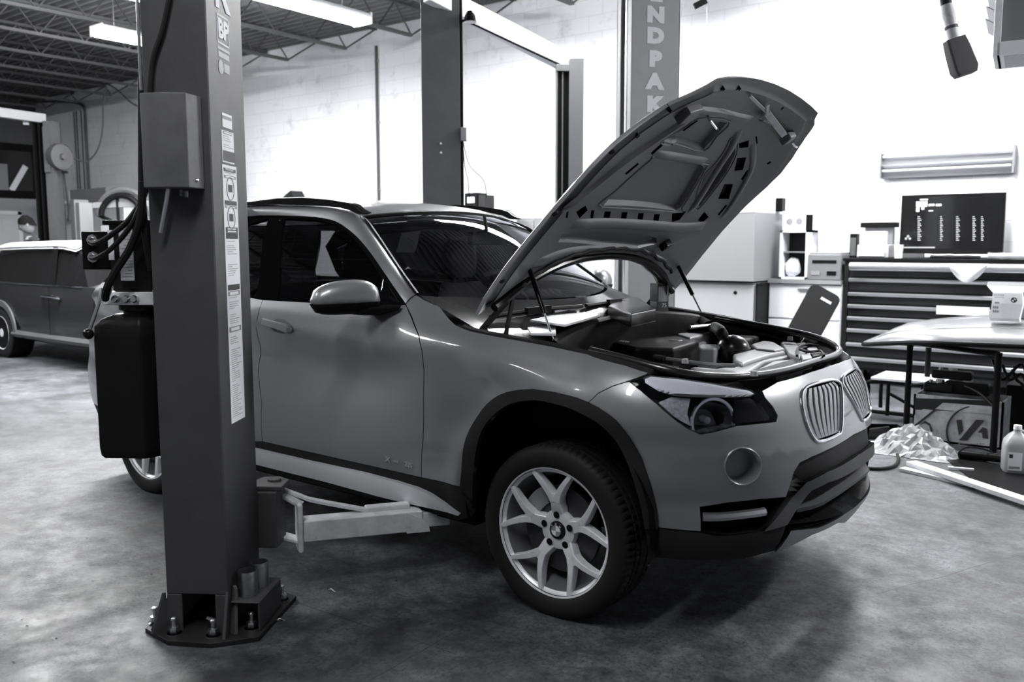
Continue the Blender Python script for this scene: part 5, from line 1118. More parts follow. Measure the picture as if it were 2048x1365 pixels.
s_ = MB().b2((q.x-1.2, 5.7, q.z-.16), (q.x+.6, 6.09, q.z-.121)).build('shelf_board', 'lamp_white'); tag(s_, 'long white shelf board on the far wall behind the roof rail', 'shelf')
# conduit down the far wall
cx_ = onp(752, 92, 1, YW-.03); t = thing('conduit_pipe', 'single grey conduit running down the middle of the far white wall', 'conduit', (cx_.x, YW-.03, 1.2))
MB().tube([(0, 0, .45), (0, 0, cx_.z-1.2)], .022, 8).build('pipe', 'joist', t)
for z in (1.0, 2.0, 2.9): MB().b2((-.035, -.004, z), (.035, .028, z+.03)).build('clip', 'steel', t)
# hanging wire with hook, near the far post
w0, w1_ = atd(1408, -60, 7.4), atd(1424, 175, 7.4)
t = thing('hanging_cable', 'thin pale cable dangling from a dark clip right of the lettered post', 'cable', (w0.x, w0.y, w1_.z)); m1 = atd(1414, 30, 7.4)
MB().tube(sm3([Vector((0, 0, ZC-.03-w1_.z)), m1-Vector((w0.x, w0.y, w1_.z)), w1_-Vector((w0.x, w0.y, w1_.z))], 8), .004, 5).build('wire', 'steel', t)
cq = atd(1403, 6, 7.4)-Vector((w0.x, w0.y, w1_.z)); MB().bar(cq-CR*.06-Vector((0, 0, .03)), cq+CR*.04+Vector((0, 0, .02)), .03, .05).build('clip', 'black', t)
# ================================================================= right-hand bench along the back wall
TX = onp(1692, 515, 1, 5.5).x; TZ = 1.245; TWd = 2.1
TB = thing('tool_chest', 'long black roller tool chest with many wide drawers against the back wall', 'tool chest', (TX, 5.5, 0))
MB().b2((0, .012, .14), (TWd, .55, TZ-.03)).b2((-.01, 0, .14), (.035, .02, TZ-.03)).b2((TWd-.035, 0, .14), (TWd+.01, .02, TZ-.03)).build('case', 'chest_black', TB, bevel=.004)
MB().b2((-.02, -.03, TZ-.03), (TWd+.02, .56, TZ)).build('worktop', 'black', TB, bevel=.005)
zs = [1.20, 1.06, .92, .80, .68, .56, .42, .28, .16]
for i in range(8):
    for j in range(1):
        dr = MB().b2((.045, -.012, zs[i+1]+.006), (TWd-.045, .02, zs[i]-.006)).build('drawer', 'drawer_black', TB, bevel=.004)
        MB().prism([(0, 0), (-.030, .006), (-.034, .03), (-.014, .04), (0, .04)], lambda a, b, z=zs[i]: Vector((.045, -.012+a, z-.05+b)), lambda a, b, z=zs[i]: Vector((TWd-.045, -.012+a, z-.05+b))).build('drawer_pull', 'alloy_bright', dr)
for x in (.12, TWd-.12):
    for y in (.1, .45): 
        c = MB().cyl((x-.018, y, .055), (x+.018, y, .055), .055, 20).build('caster', 'black', TB); MB().b2((x-.03, y-.03, .06), (x+.03, y+.03, .14)).build('caster_fork', 'steel', c); MB().cyl((x-.020, y, .055), (x+.020, y, .055), .022, 10).build('caster_hub', 'grey_mid', c)
MB().tube([(.06, -.055, 1.165), (TWd, -.055, 1.165)], .042, 14).build('grab_rail', 'alloy_bright', TB)
# towel over the rail
tw = thing('shop_towel', 'crumpled white towel draped over the tool chest front rail', 'towel', (onp(1940, 535, 1, 5.45).x, 5.40, 1.05))
MB().grid(lambda u, v: (-.17+.34*u, -.018-.03*math.sin(v*PI)-.012*math.sin(9*u+3*v), .155-.17*v*math.sin(PI*min(1, u*1.05))**.7), [k/14 for k in range(15)], [k/8 for k in range(9)]).build('cloth', 'white', tw)
# television
c = onp(1906, 450, 1, 5.85); a, b = onp(1803, 391, 1, 5.85), onp(2012, 391, 1, 5.85); hw = (b.x-a.x)/2; zt_, zb_ = a.z, onp(1800, 507, 1, 5.85).z
TV = thing('television', 'black flat screen television showing a dark table of columns above the tool chest', 'television', ((a.x+b.x)/2, 5.88, TZ+.001))
zo = TZ+.001
MB().b2((-hw, -.02, zb_-zo), (hw, .03, zt_-zo)).build('bezel', 'black_gloss', TV, bevel=.004)
MB().b2((-.14, -.1, 0), (.14, .1, .012)).b2((-.03, -.0, .01), (.03, .025, zb_-zo+.05)).build('stand', 'black', TV)
scr = MB().b2((-hw+.02, -.0215, zb_-zo+.05), (hw-.02, -.020, zt_-zo-.02)).build('screen', 'screen_dark', TV)
def tvq(px, py): return onp(px, py, 1, 5.858)-Vector(((a.x+b.x)/2, 5.88, zo))
def srect(x0, y0, x1, y1, m): p, q = tvq(x0, y1), tvq(x1, y0); MB().b2((p.x, -.0222, p.z), (q.x, -.0217, q.z)).build('screen_graphic', m, scr)
srect(1832, 403, 1855, 414, 'screen_white'); srect(1840, 398, 1856, 401, 'screen_white')
srect(1832, 415, 1839, 424, 'screen_white'); srect(1842, 414, 1849, 420, 'screen_grey'); srect(1857, 408, 1869, 412.5, 'screen_white'); srect(1871.5, 408, 1883, 412.5, 'screen_white')
srect(1857, 421, 1866, 423, 'screen_white')
for cxp, w in ((1835, 8), (1880, 6), (1912, 8), (1945, 7), (1962, 6)):
    for k in range(14): srect(cxp, 433+k*3.6, cxp+w*(.6+.4*((k*7) % 3)/2), 434.6+k*3.6, 'screen_grey')
srect(1806, 494, 1870, 496.5, 'screen_grey')
cq = tvq(1816, 476); MB().lathe([(.0, .0018), (.014, .0018)], cq+Vector((0, .0, .015)), (0, -1, 0), 5).lathe([(.0, .0018), (.014, .0018)], cq+Vector((-.018, 0, -.008)), (0, -1, 0), 5).lathe([(.0, .0018), (.014, .0018)], cq+Vector((.018, 0, -.008)), (0, -1, 0), 5).build('screen_graphic', 'screen_grey', scr)
# shop light on the wall
a, b = onp(1763, 335, 1, YW-.07), onp(2029, 318, 1, YW-.07); ln = b.x-a.x
SL = thing('shop_light', 'unlit twin tube shop light mounted on the wall above the television', 'light', ((a.x+b.x)/2, YW-.01, (a.z+b.z)/2-.12))
MB().prism([(0, .0), (0, .25), (-.05, .26), (-.11, .24), (-.05, .19), (-.05, .14), (-.12, .12), (-.05, .08), (-.04, .0)], lambda a_, b_: Vector((-ln/2, a_, b_)), lambda a_, b_: Vector((ln/2, a_, b_))).build('reflector', 'alloy_bright', SL)
for z in (.21, .07): MB().cyl((-ln/2+.02, -.095, z), (ln/2-.02, -.095, z), .013, 10).build('tube', 'white', SL)
for s in (-1, 1): MB().b2((s*ln/2-.008, -.12, 0), (s*ln/2+.008, 0, .26)).build('end_cap', 'grey_mid', SL)
# printer, cup and speaker on the chest
def simple(name, lab, cat, loc, parts, rz=0, group=None):
    t = thing(name, lab, cat, loc, rz, group)
    for (nm, m, lo, hi, bv) in parts: MB().b2(lo, hi).build(nm, m, t, bevel=bv)
    return t
xx = lambda px, py, y: onp(px, py, 1, y).x
x0 = xx(1765, 480, 5.75)-.04; simple('label_printer', 'white printer with a raised dark lid beside the television', 'printer', (x0, 5.75, TZ+.001), [('case', 'tank_grey', (-.16, -.15, 0), (.14, .15, .13), .01), ('paper_tray', 'white', (-.13, -.12, .13), (.09, .0, .26), .006), ('lid', 'black', (-.18, .0, .30), (.16, .14, .35), .006), ('lid_post', 'grey_light', (-.15, .06, .13), (.12, .14, .30), .004), ('clutter_sheet', 'paper', (-.15, -.17, .02), (.10, -.152, .06), 0)])
c = MB().lathe([(0, 0), (.035, 0), (.042, .13), (.038, .13), (.034, .01), (0, .01)], (0, 0, 0), (0, 0, 1), 20).build('paper_cup', 'white'); c.location = (xx(1797, 510, 5.6), 5.6, TZ+.001); tag(c, 'white paper cup on the tool chest in front of the television corner', 'cup')
simple('loudspeaker', 'small narrow black speaker at the left end of the tool chest', 'speaker', (xx(1699, 490, 5.8)+.05, 5.8, TZ+.001), [('case', 'black', (-.035, -.05, 0), (.035, .05, .24), .006), ('grille', 'plastic_grey', (-.028, -.053, .02), (.028, -.05, .2), .0)])
# rolled sheets and rags along the chest top
for i, (pa, pb_, y, r, m, lab) in enumerate((((1850, 512), (1985, 510), 5.55, .022, 'white', 'long white rolled sheet lying on the tool chest below the television'), ((1975, 524), (2052, 522), 5.48, .03, 'tank_grey', 'grey rolled sheet lying at the right end of the tool chest'), ((1860, 521), (1960, 524), 5.5, .018, 'plastic_dark', 'dark breaker bar lying along the tool chest top edge'))):
    A1, B1 = onp(*pa, 1, y), onp(*pb_, 1, y); o = MB().tube([Vector((-.5*(B1.x-A1.x)+(B1.x-A1.x)*k/8, .006*math.sin(k*1.3), r)) for k in range(9)], [r*(.9+.1*math.cos(k*2.1)) for k in range(9)], 10).build('rolled_sheet' if i < 2 else 'breaker_bar', m); o.location = ((A1.x+B1.x)/2, y, TZ+.002); tag(o, lab, 'roll' if i < 2 else 'tool')
# counter with white doors
CX0, CX1 = xx(1538, 555, 5.5), TX-.03; CZ = 1.02
ct = thing('base_cabinet', 'white base cabinet under the counter left of the tool chest', 'cabinet', ((CX0+CX1)/2, 5.5, 0)); hw = (CX1-CX0)/2
MB().b2((-hw, .02, 0), (hw, .58, CZ-.04)).build('body', 'white', ct); 
for i, (z0, z1) in enumerate(((.62, .97), (.33, .60), (.05, .31))):
    d = MB().b2((-hw+.01, 0, z0), (hw-.01, .02, z1)).build('drawer', 'white', ct, bevel=.003); MB().b2((-.06, -.02, z1-.06), (.06, 0, z1-.04)).build('handle', 'steel', d)
ck = MB().b2((CX0, 5.47, CZ-.04), (CX1, 6.09, CZ)).build('countertop', 'grey_mid'); tag(ck, 'grey countertop carrying the printer and the white framed box', 'countertop')
# big grey cabinet left of the counter
gx1 = CX0-.02; gx0 = gx1-1.15
t = thing('metal_cabinet', 'tall pale grey metal cabinet with a lock behind the open engine bay', 'cabinet', ((gx0+gx1)/2, 5.2, 0)); hw = (gx1-gx0)/2
MB().b2((-hw, .02, 0), (hw, .85, .985)).build('lower_body', 'grey_light', t, bevel=.006); MB().b2((-hw, -.06, 1.0), (hw+.0, .85, 1.70)).build('upper_body', 'cab_grey', t, bevel=.006); MB().b2((-hw, -.065, 1.70), (hw+.0, .85, 1.98)).build('upper_shelf_box', 'white', t, bevel=.006)
dd_ = MB().b2((-hw+.02, 0, .03), (hw-.02, .02, .965)).build('door', 'grey_light', t, bevel=.003); MB().lathe([(0, .01), (.018, .008), (.02, 0)], (hw-.22, 0, .88), (0, -1, 0), 14).build('lock', 'black', dd_)
MB().b2((hw+.002, .0, 0), (hw+.018, .8, .985)).build('side_gap_shade', 'black', t)  # black slab in place of the shaded gap beside the cabinet
# things on the counter
x0 = xx(1579, 505, 5.65)+.085; q = thing('display_box', 'white framed open box holding a crumpled bag on the counter', 'box', (x0, 5.65, CZ+.001)); w_ = .155
MB().b2((-w_, -.1, 0), (w_, .15, .02)).b2((-w_, -.1, .48), (w_, .15, .5)).b2((-w_, -.1, 0), (-w_+.025, .15, .5)).b2((w_-.04, -.1, 0), (w_, .15, .5)).b2((-w_, .13, 0), (w_, .15, .5)).build('frame', 'white', q); MB().b2((-w_+.025, .11, .02), (w_-.04, .129, .48)).build('back', 'plastic_dark', q); MB().b2((-w_+.025, -.06, .27), (w_-.04, .12, .285)).build('shelf', 'grey_mid', q)
bg = thing('crumpled_bag', 'pale crumpled bag inside the white framed box', 'bag', (x0-.05, 5.66, CZ+.022)); rnd = random.Random(5)
m_ = MB().sphere((0, 0, .10), (.085, .05, .1), 14, 10); m_.v = [v+Vector((rnd.uniform(-.012, .012), rnd.uniform(-.01, .01), rnd.uniform(-.01, .01)*(v.z > .03))) for v in m_.v]; m_.build('bag_body', 'white', bg, weld=True)
x1 = xx(1592, 440, 5.7)+.11; q = simple('photo_carton', 'pale carton printed with round shapes on top of the white framed box', 'box', (x1-.02, 5.7, CZ+.503), [('carton', 'white', (-.20, -.1, 0), (.20, .1, .2), .005)])
for k in (-.12, -.02): MB().lathe([(0, .101), (.035, .101)], (k, 0, .09), (0, -1, 0), 18).build('printed_shape', 'grey_mid', q)
MB().b2((.05, -.1015, .0), (.12, -.1, .16)).build('printed_shape', 'black', q)
simple('spray_can_box', 'small upright black box on the carton left of the bright wall', 'box', (xx(1567, 405, 5.72)-.03, 5.72, CZ+.704), [('case', 'black', (-.035, -.05, 0), (.035, .05, .14), .004)])
xp = xx(1655, 525, 5.6); q = simple('laser_printer', 'grey laser printer with a dark paper slot on the counter', 'printer', (xp, 5.65, CZ+.001), [('case', 'plastic_mid', (-.17, -.15, 0), (.17, .2, .26), .012), ('slot', 'black', (-.12, -.155, .17), (.12, -.149, .20), 0), ('control_panel', 'grey_mid', (-.13, -.156, .05), (-.04, -.149, .09), 0), ('control_panel', 'black', (.03, -.156, .05), (.12, -.149, .09), 0), ('lid', 'grey_mid', (-.16, -.13, .26), (.16, .18, .275), .004)])
# kneeling board
P = [onp(*q, 1, 4.85) for q in ((1612, 586), (1672, 618), (1640, 700), (1566, 664))]
t = thing('kneeling_board', 'dark rounded foam board with a hand slot leaning in front of the white cabinet', 'mat', ((P[2].x+P[3].x)/2, 4.9, 0))
o0 = Vector(((P[2].x+P[3].x)/2, 4.9, 0)); ux = (P[1]-P[0]).normalized(); uz = ((P[0]+P[1])/2-(P[2]+P[3])/2).normalized(); cxx = (P[0]+P[1])/2-o0; wd_ = (P[1]-P[0]).length/2
rr2 = []
Lh = .98
for (sx, sz, a0) in ((1, 0, 0), (-1, 0, PI/2), (-1, -1, PI), (1, -1, 1.5*PI)):
    for k in range(5): an = a0+PI/2*k/4; rr2.append((sx*(wd_-.06)+.06*math.cos(an), (-.06 if sz == 0 else -Lh+.06)+.06*math.sin(an)))
pt = lambda a_, b_, y=0: cxx+ux*a_+uz*b_+Vector((0, y, 0))
hole = [(-.07+.02, -.105), (.07, -.105), (.07, -.075), (-.05, -.075)]; hole = [(x+.03, z) for x, z in hole]
V, F, loops = cdt(rr2, [hole], 5); V3 = [pt(a_, b_, -.0) for a_, b_ in V]; m_ = MB().add(V3, F); m_.add([v+Vector((0, .03, 0)) for v in V3], F)
for L_ in loops: k = len(L_); m_.add([pt(*q_) for q_ in L_]+[pt(*q_)+Vector((0, .03, 0)) for q_ in L_], [(i, (i+1) % k, k+(i+1) % k, k+i) for i in range(k)])
m_.v = [v+Vector((0, .18*max(0, v.z), 0)) for v in m_.v]; lowz = min(v.z for v in m_.v); m_.v = [v-Vector((0, 0, lowz-.001)) if lowz < 0 else v for v in m_.v]; zoff = lowz
m_.build('board', 'board_black', t, weld=True)
# unit heater, hanging at the top right
h0, h1 = atd(1985, 112, 5.4), atd(2075, -80, 5.4)
UH = thing('unit_heater', 'grey hanging unit heater with angled louvres at the top right corner', 'heater', (h0.x, h0.y, h0.z), math.atan2(px2ray(1990, 60).y, px2ray(1990, 60).x)-PI/2-.04); wh_ = 130*5.4/CF; hh = 260*5.4/CF
MB().b2((.04, .03, .08), (wh_, .5, hh)).build('case', 'grey_mid', UH, bevel=.004); MB().b2((.02, .0, .0), (wh_, .5, .08)).b2((.0, .0, 0), (.04, .5, hh)).build('outlet_frame', 'lamp_white', UH, bevel=.003)
MB().b2((.06, .03, -.001), (wh_-.02, .46, .02)).build('outlet_grille', 'grey_light', UH)
for k in range(8): MB().bar((-.03, .03, .22+k*.075), (-.03, .47, .22+k*.075), .05, .006, up=(.55, 0, .8)).build('louvre', 'grey_mid', UH)
for k in (.1, .35): MB().tube([(k, .25, hh), (k, .25, ZC-.05-h0.z)], .006, 6).build('hanger', 'steel', UH)
# taped pendant hanging beside it
a, b, c, d = atd(1882, -60, 4.9), atd(1893, 10, 4.9), atd(1908, 78, 4.9), atd(1932, 150, 4.9)
PD = thing('hanging_pendant', 'dark block hanging on a white taped strap at the upper right', 'pendant', (d.x, d.y, d.z)); of = Vector((d.x, d.y, d.z))
top = a+(a-b)*.2; up0 = Vector((top.x, top.y, ZC-.06))
MB().tube([up0-of, a-of], .006, 6).build('hook_wire', 'steel', PD)
MB().tube(resamp([tuple(a-of), tuple(b-of)], .05, False), .030, 10).build('strap', 'plastic_dark', PD); MB().tube([b-of, b+(c-b)*.3-of, b+(c-b)*.6-of, c-of], [.032, .036, .030, .034], 10).build('tape_wrap', 'tape', PD); MB().tube([b+(c-b)*.62-of, b+(c-b)*.70-of], .036, 10).build('tape_band', 'plastic_grey', PD)
ax3 = (d-c).normalized(); s3 = CR-ax3*CR.dot(ax3); s3.normalize(); f3 = ax3.cross(s3)
MB().loft([[p_-of+s3*w*x_+f3*w*.6*y_ for x_, y_ in ((-1, -1), (1, -1), (1, 1), (-1, 1))] for p_, w in ((c, .055), (c+(d-c)*.3, .062), (c+(d-c)*.85, .068), (d, .055))], closed=True, smooth=False, capends=True).build('block', 'pendant_grey', PD, bevel=.012)
# ================================================================= spare hood on a stand, with things below it
def zat(px, py, y): return onp(px, py, 1, y)
SH = thing('spare_hood', 'pale grey detached car hood lying flat on a black stand', 'hood', (.9, 3.3, .62)); o0 = Vector((.9, 3.3, .62))
fe = [(-.11, .640), (.05, .672), (.19, .695), (.36, .72), (.65, .735), (1.0, .742), (1.5, .735), (2.0, .70)]; te = [(-.11, .645), (.02, .715), (.19, .80), (.45, .845), (.87, .885), (1.3, .89), (2.0, .84)]
def sh(u, v):    # u along x, v from front edge (0) to back (1)
    x = -.11+2.1*u; zf, zc_ = tab(fe, x), tab(te, x); k = math.sin(PI*min(1, max(0, .02+v*.75)))**.6 if v > 0 else 0
    tip = min(1, u/.28)**.6
    return Vector((x, 3.0+.95*v*tip+.5*(1-tip)*.9, zf+(zc_-zf)*k))-o0
us2 = [k/30 for k in range(31)]; vs2 = [0, .02, .05, .1, .16, .24, .34, .5, .66, .8, .92, 1]
MB().grid(sh, us2, vs2).build('outer_skin', 'spare_paint', SH); MB().grid(lambda u, v: sh(u, v)-Vector((0, 0, .03)), us2, vs2).build('inner_skin', 'plastic_grey', SH)
MB().tube([sh(u, 0)-Vector((0, 0, .015)) for u in us2], .017, 8).build('edge_hem', 'black', SH)
MB().tube([sh(u, .16) for u in us2[2:]], .004, 5).build('crease', 'spare_paint', SH)
pl1 = onp(1812, 862, 2, 0); pl2 = onp(1986, 905, 2, 0)
ST = thing('panel_stand', 'black steel stand with four round legs under the spare hood', 'stand', (pl1.x, pl1.y, 0))
dx_ = pl2.x-pl1.x
for (x, y) in ((0, 0), (dx_, pl2.y-pl1.y), (0, .6), (dx_+.5, .3)):
    MB().tube([(x, y, 0), (x, y, .67)], .022, 10).build('leg', 'black', ST)
MB().tube([(0, 0, .66), (dx_, pl2.y-pl1.y, .66)], .018, 8).build('rail', 'black', ST); MB().tube([(0, .6, .66), (dx_+.5, .3, .66)], .018, 8).build('rail', 'black', ST); MB().tube([(0, 0, .64), (0, .6, .64)], .018, 8).build('rail', 'black', ST)
MB().tube(sm3([Vector((-.0, 0, .34)), Vector((.3, -.1, .40)), Vector((.5, -.25, .38)), Vector((dx_, pl2.y-pl1.y, .30))], 5), .012, 8).build('cross_tube', 'black', ST)
# parts bag on the hood
bq = zat(2012, 640, 3.25); q = thing('parts_bag', 'white paper parts bag with a round emblem standing on the spare hood', 'bag', (bq.x, 3.25, .868))
rows = []
for i, (z, w, dpt) in enumerate(((0, .085, .035), (.02, .09, .04), (.12, .092, .04), (.19, .085, .03), (.235, .12, .012), (.26, .125, .006))):
    rows.append([Vector((w*a_+.008*math.sin(i*2+a_*3), dpt*b_, z+.012*a_*(i > 3)*math.sin(3*a_))) for a_, b_ in ((-1, -1), (-.3, -1.1), (.3, -1), (1, -1), (1, 1), (-1, 1))])
MB().loft(rows, closed=True, smooth=False, capends=True).build('bag_body', 'paper', q)
MB().lathe([(0, .0415), (.018, .0415)], (.045, -.002, .145), (0, -1, 0), 20).build('emblem_disc', 'ink', q)
for k_ in range(2): MB().add([Vector((.045, -.0440, .145))]+[Vector((.045+.012*math.cos(k_*PI+PI/2*t/5), -.0440, .145+.012*math.sin(k_*PI+PI/2*t/5))) for t in range(6)], [(0, i+1, i+2) for i in range(5)]).build('emblem_quadrant', 'white', q)
for (z0, z1, x0, x1) in ((.172, .180, -.075, -.012), (.158, .163, -.07, -.012), (.118, .130, -.066, -.038), (.085, .100, -.075, -.02), (.058, .073, -.075, -.02)):
    for k_ in range(5): MB().b2((x0+(x1-x0)*k_/5, -.0432, z0), (x0+(x1-x0)*(k_+.7)/5, -.0428, z1)).build('bag_print', 'ink_faint' if z0 > .15 else 'ink_grey', q)
bq2 = zat(2030, 625, 3.4); o = MB().lathe([(0, 0), (.035, 0), (.036, .10), (.02, .125), (.016, .15), (0, .15)], (0, 0, 0), (0, 0, 1), 16).build('bottle', 'plastic_mid'); o.location = (bq2.x+.03, 3.42, .88); tag(o, 'dark small bottle on the spare hood behind the parts bag', 'bottle')
wl_ = zat(1925, 622, 5.46); o = MB().b2((-.22, -.004, -.04), (.22, 0, .04)).build('drawer_label', 'white'); o.parent = TB; o.location = (wl_.x-TX, -.045, wl_.z)
# crate with the round mark
a, b = onp(1826, 893, 2, 0), onp(1990, 905, 2, 0); cr0 = zat(1826, 890, 3.13)
CRx0, CRx1, CRy, CRz = .335, .90, 3.14, .33
q = thing('wooden_crate', 'pale worn crate with a circled black mark under the spare hood', 'crate', ((CRx0+CRx1)/2, CRy, 0)); hw = (CRx1-CRx0)/2
MB().b2((-hw, 0, .005), (hw, .015, CRz)).b2((-hw, .30, .005), (hw, .315, CRz)).b2((-hw, 0, .005), (-hw+.015, .315, CRz)).b2((hw-.015, 0, .005), (hw, .315, CRz)).b2((-hw, 0, 0), (hw, .315, .02)).build('crate_body', 'crate_white', q)
def cq(px, py, d=.004): v = onp(px, py, 1, CRy-d); return Vector((v.x-(CRx0+CRx1)/2, -d, v.z))
def cpoly(L, m, nm='mark_stroke', d=.004): P = [cq(*p_, d) for p_ in L]; k = len(P); MB().add(P+[v+Vector((0, d-.001, 0)) for v in P], [tuple(range(k))]+[(i, (i+1) % k, k+(i+1) % k, k+i) for i in range(k)]).build(nm, m, q)
cpoly([(1829, 797), (1990, 802), (1990, 826), (1829, 820)], 'plastic_dark', 'rim_band', .003)
cpoly([(1886, 806), (1988, 814), (1988, 830), (1870, 819)], 'crate_white', 'rim_label', .006)
cpoly([(1828, 832), (1846, 819), (1866, 821), (1827, 852)], 'crate_white', 'rim_label', .006)
cpoly([(1827, 851), (1866, 821), (1872, 822), (1827, 858)], 'ink')
for a0, a1 in ((1.75, 4.1),): MB().tube([cq(1949+56*math.cos(a_), 865-52*math.sin(a_)) for a_ in [a0+(a1-a0)*k/24 for k in range(25)]], .006, 5).build('mark_ring', 'ink', q)
cpoly([(1912.5, 841), (1923, 840), (1926, 862), (1917.5, 872)], 'ink'); cpoly([(1918, 881.5), (1952, 840), (1969, 841), (1934, 881)], 'ink')
cpoly([(1955, 866), (1965, 855), (1973, 858), (1976, 878), (1965, 877), (1964, 866)], 'ink')
cpoly([(1840, 850), (1850, 842), (1860, 848), (1865, 862), (1862, 866), (1858, 852), (1850, 847)], 'ink')
for k in range(9): cpoly([(1917+k*6, 887), (1920+k*6, 887), (1920+k*6, 889.5), (1917+k*6, 889.5)], 'ink_grey', 'mark_print')
# dark machine parts lying on the crate
for i, (px, py, w, d_, h, lab, m) in enumerate(((1905, 752, .13, .1, .06, 'black square plate resting above the crate under the spare hood', 'black'), (1880, 772, .10, .12, .07, 'dark bracket lying on the crate, left of the clear tub', 'black_gloss'), (1935, 778, .14, .1, .09, 'black motor housing sitting on the crate under the spare hood', 'black'))):
    c = zat(px, py, 3.3); t = thing('machine_part', lab, 'part', (c.x, 3.30, CRz+.006+[.10, 0, 0][i])); MB().b2((-w, -d_*.5, 0), (w, d_*.5, h)).build('housing', m, t, bevel=.015); MB().cyl((0, 0, h), (0, 0, h+.02), .03, 16).build('boss', 'steel', t); MB().cyl((-w*.6, 0, h), (-w*.6, 0, h+.015), .014, 10).build('stud', 'steel', t)
c = zat(2015, 775, 3.5); t = thing('clear_tub', 'clear plastic tub at the right edge below the spare hood', 'tub', (c.x+.25, 4.0, 0)); MB().loft([[Vector((x*w, y*.16, z)) for x, y in ((-1, -1), (1, -1), (1, 1), (-1, 1))] for z, w in ((.36, .13), (.36, .001), (.36, .13), (.52, .17))], closed=True, smooth=False).build('tub_wall', 'tub_clear', t); MB().b2((-.3, -.2, 0), (.3, .2, .36)).build('tub_base_box', 'black', t, bevel=.01)
for k in range(3):
    cb = [zat(1985+20*k, 720+10*k, 3.35), zat(2005+14*k, 760, 3.3), zat(2045, 730+20*k, 3.35), zat(2060, 800, 3.3)]; o = MB().tube(sm3(cb, 6), .010, 8).build('hose_coil', 'black'); tag(o, ['black hose looping at the right edge above the clear tub', 'black hose looping at the right edge, middle of three', 'black hose looping at the right edge, lowest of three'][k], 'hose', 'hoses right of the stand')
# low black trolley with a white board
tb = thing('low_trolley', 'low black tube frame trolley carrying a white board near the tool chest', 'trolley', (.06, 3.75, 0))
z1 = .30
for s in (0, .38): MB().tube(sm3([Vector((-.20, s, .03)), Vector((-.20, s, .24)), Vector((-.16, s, .30)), Vector((.30, s, .30))], 5), .016, 8).build('side_hoop', 'black', tb)
for x in (-.05, .2): MB().tube([(x, 0, .04), (x, 0, .30)], .015, 8).build('upright', 'black', tb)
MB().tube([(-.2, 0, .06), (.30, 0, .06)], .015, 8).build('lower_rail', 'black', tb); MB().bar((-.05, 0, .22), (.2, 0, .1), .02, .02).build('diagonal', 'black', tb)
MB().b2((-.18, -.02, .318), (.34, .42, .335)).build('board', 'white', tb)
t = thing('oil_tray', 'black rectangular tray on the floor beside the car nose', 'tray', (.10, 3.10, 0), .5); MB().b2((-.19, -.12, 0), (.19, .12, .02)).b2((-.19, -.12, .02), (-.175, .12, .07)).b2((.175, -.12, .02), (.19, .12, .07)).b2((-.19, -.12, .02), (.19, -.105, .07)).b2((-.19, .105, .02), (.19, .12, .07)).build('tray_body', 'black_gloss', t, bevel=.004); MB().tube([(-.1, 0, .03), (.1, .04, .05)], .02, 8).build('drain_pipe', 'plastic_dark', t)
# crumpled clear plastic
rnd = random.Random(11); cpos = onp(1825, 905, 2, 0)
pg = thing('plastic_wrap', 'crumpled heap of clear plastic wrap on the floor beneath the spare hood', 'plastic wrap', (cpos.x, cpos.y, 0))
m_ = MB(); N_ = 22
def pz(i, j): 
    u, v = i/N_*2-1, j/N_*2-1; r = math.hypot(u, v); return max(.004, (.16*max(0, 1-r**1.6)+rnd.uniform(-.05, .05)*max(0, 1-r*.8)))
H_ = [[pz(i, j) for j in range(N_+1)] for i in range(N_+1)]
m_.loft([[Vector(((i/N_*2-1)*.30+rnd.uniform(-.01, .01), (j/N_*2-1)*.20+rnd.uniform(-.01, .01), H_[i][j])) for j in range(N_+1)] for i in range(N_+1)], smooth=False).build('film', 'film_clear', pg)
# jug
jp = onp(2030, 945, 2, 0); jg = thing('fluid_jug', 'translucent gallon jug with a white label at the right edge', 'jug', (jp.x, jp.y, .0075), .3)
rows = []
for z, w, r in ((0, .070, .9), (.01, .076, 1), (.16, .076, 1), (.19, .070, 1), (.225, .045, 1), (.245, .022, 1), (.26, .020, 1)): rows.append([Vector((w*(abs(math.cos(a_))**.55)*(1 if math.cos(a_) > 0 else -1), w*(abs(math.sin(a_))**.55)*(1 if math.sin(a_) > 0 else -1), z)) for a_ in [2*PI*k/28 for k in range(28)]])
MB().loft(rows, closed=True, capends=True).build('bottle_body', 'jug_plastic', jg); MB().lathe([(0, .285), (.022, .284), (.024, .26)], (0, 0, 0), (0, 0, 1), 18).build('cap', 'white', jg)
MB().tube(sm3([Vector((.02, .0, .245)), Vector((.06, 0, .24)), Vector((.075, 0, .20)), Vector((.073, 0, .14))], 5), .013, 10).build('handle', 'jug_plastic', jg); lbq = MB().b2((-.055, -.0785, .02), (.02, -.077, .13)).build('label', 'paper', jg); MB().b2((-.05, -.0795, .095), (-.03, -.0786, .118)).build('label_print', 'ink', lbq); MB().b2((-.05, -.0795, .03), (.01, -.0786, .045)).build('label_print', 'ink_grey', lbq)
# boards on the floor
for i, (a, b, w, lab) in enumerate((((1822, 928), (2062, 1008), .075, 'long white painted board lying on the floor, the upper one'), ((1806, 938), (1960, 975), .06, 'shorter white board lying under the long board end'))):
    A1, B1 = onp(*a, 2, .03 if i == 0 else .01), onp(*b, 2, .03 if i == 0 else .01); d = B1-A1; o = MB().box((0, 0, 0), (d.length, w, .025 if i == 0 else .02)).build('timber_board', 'board_white', None, bevel=.002)
    o.location = (A1+B1)/2-Vector((0, 0, -.0)); o.location.z = .0345 if i == 0 else .0105; o.rotation_euler = (0, 0, math.atan2(d.y, d.x)+(.0 if i == 0 else .05)); tag(o, lab, 'board')
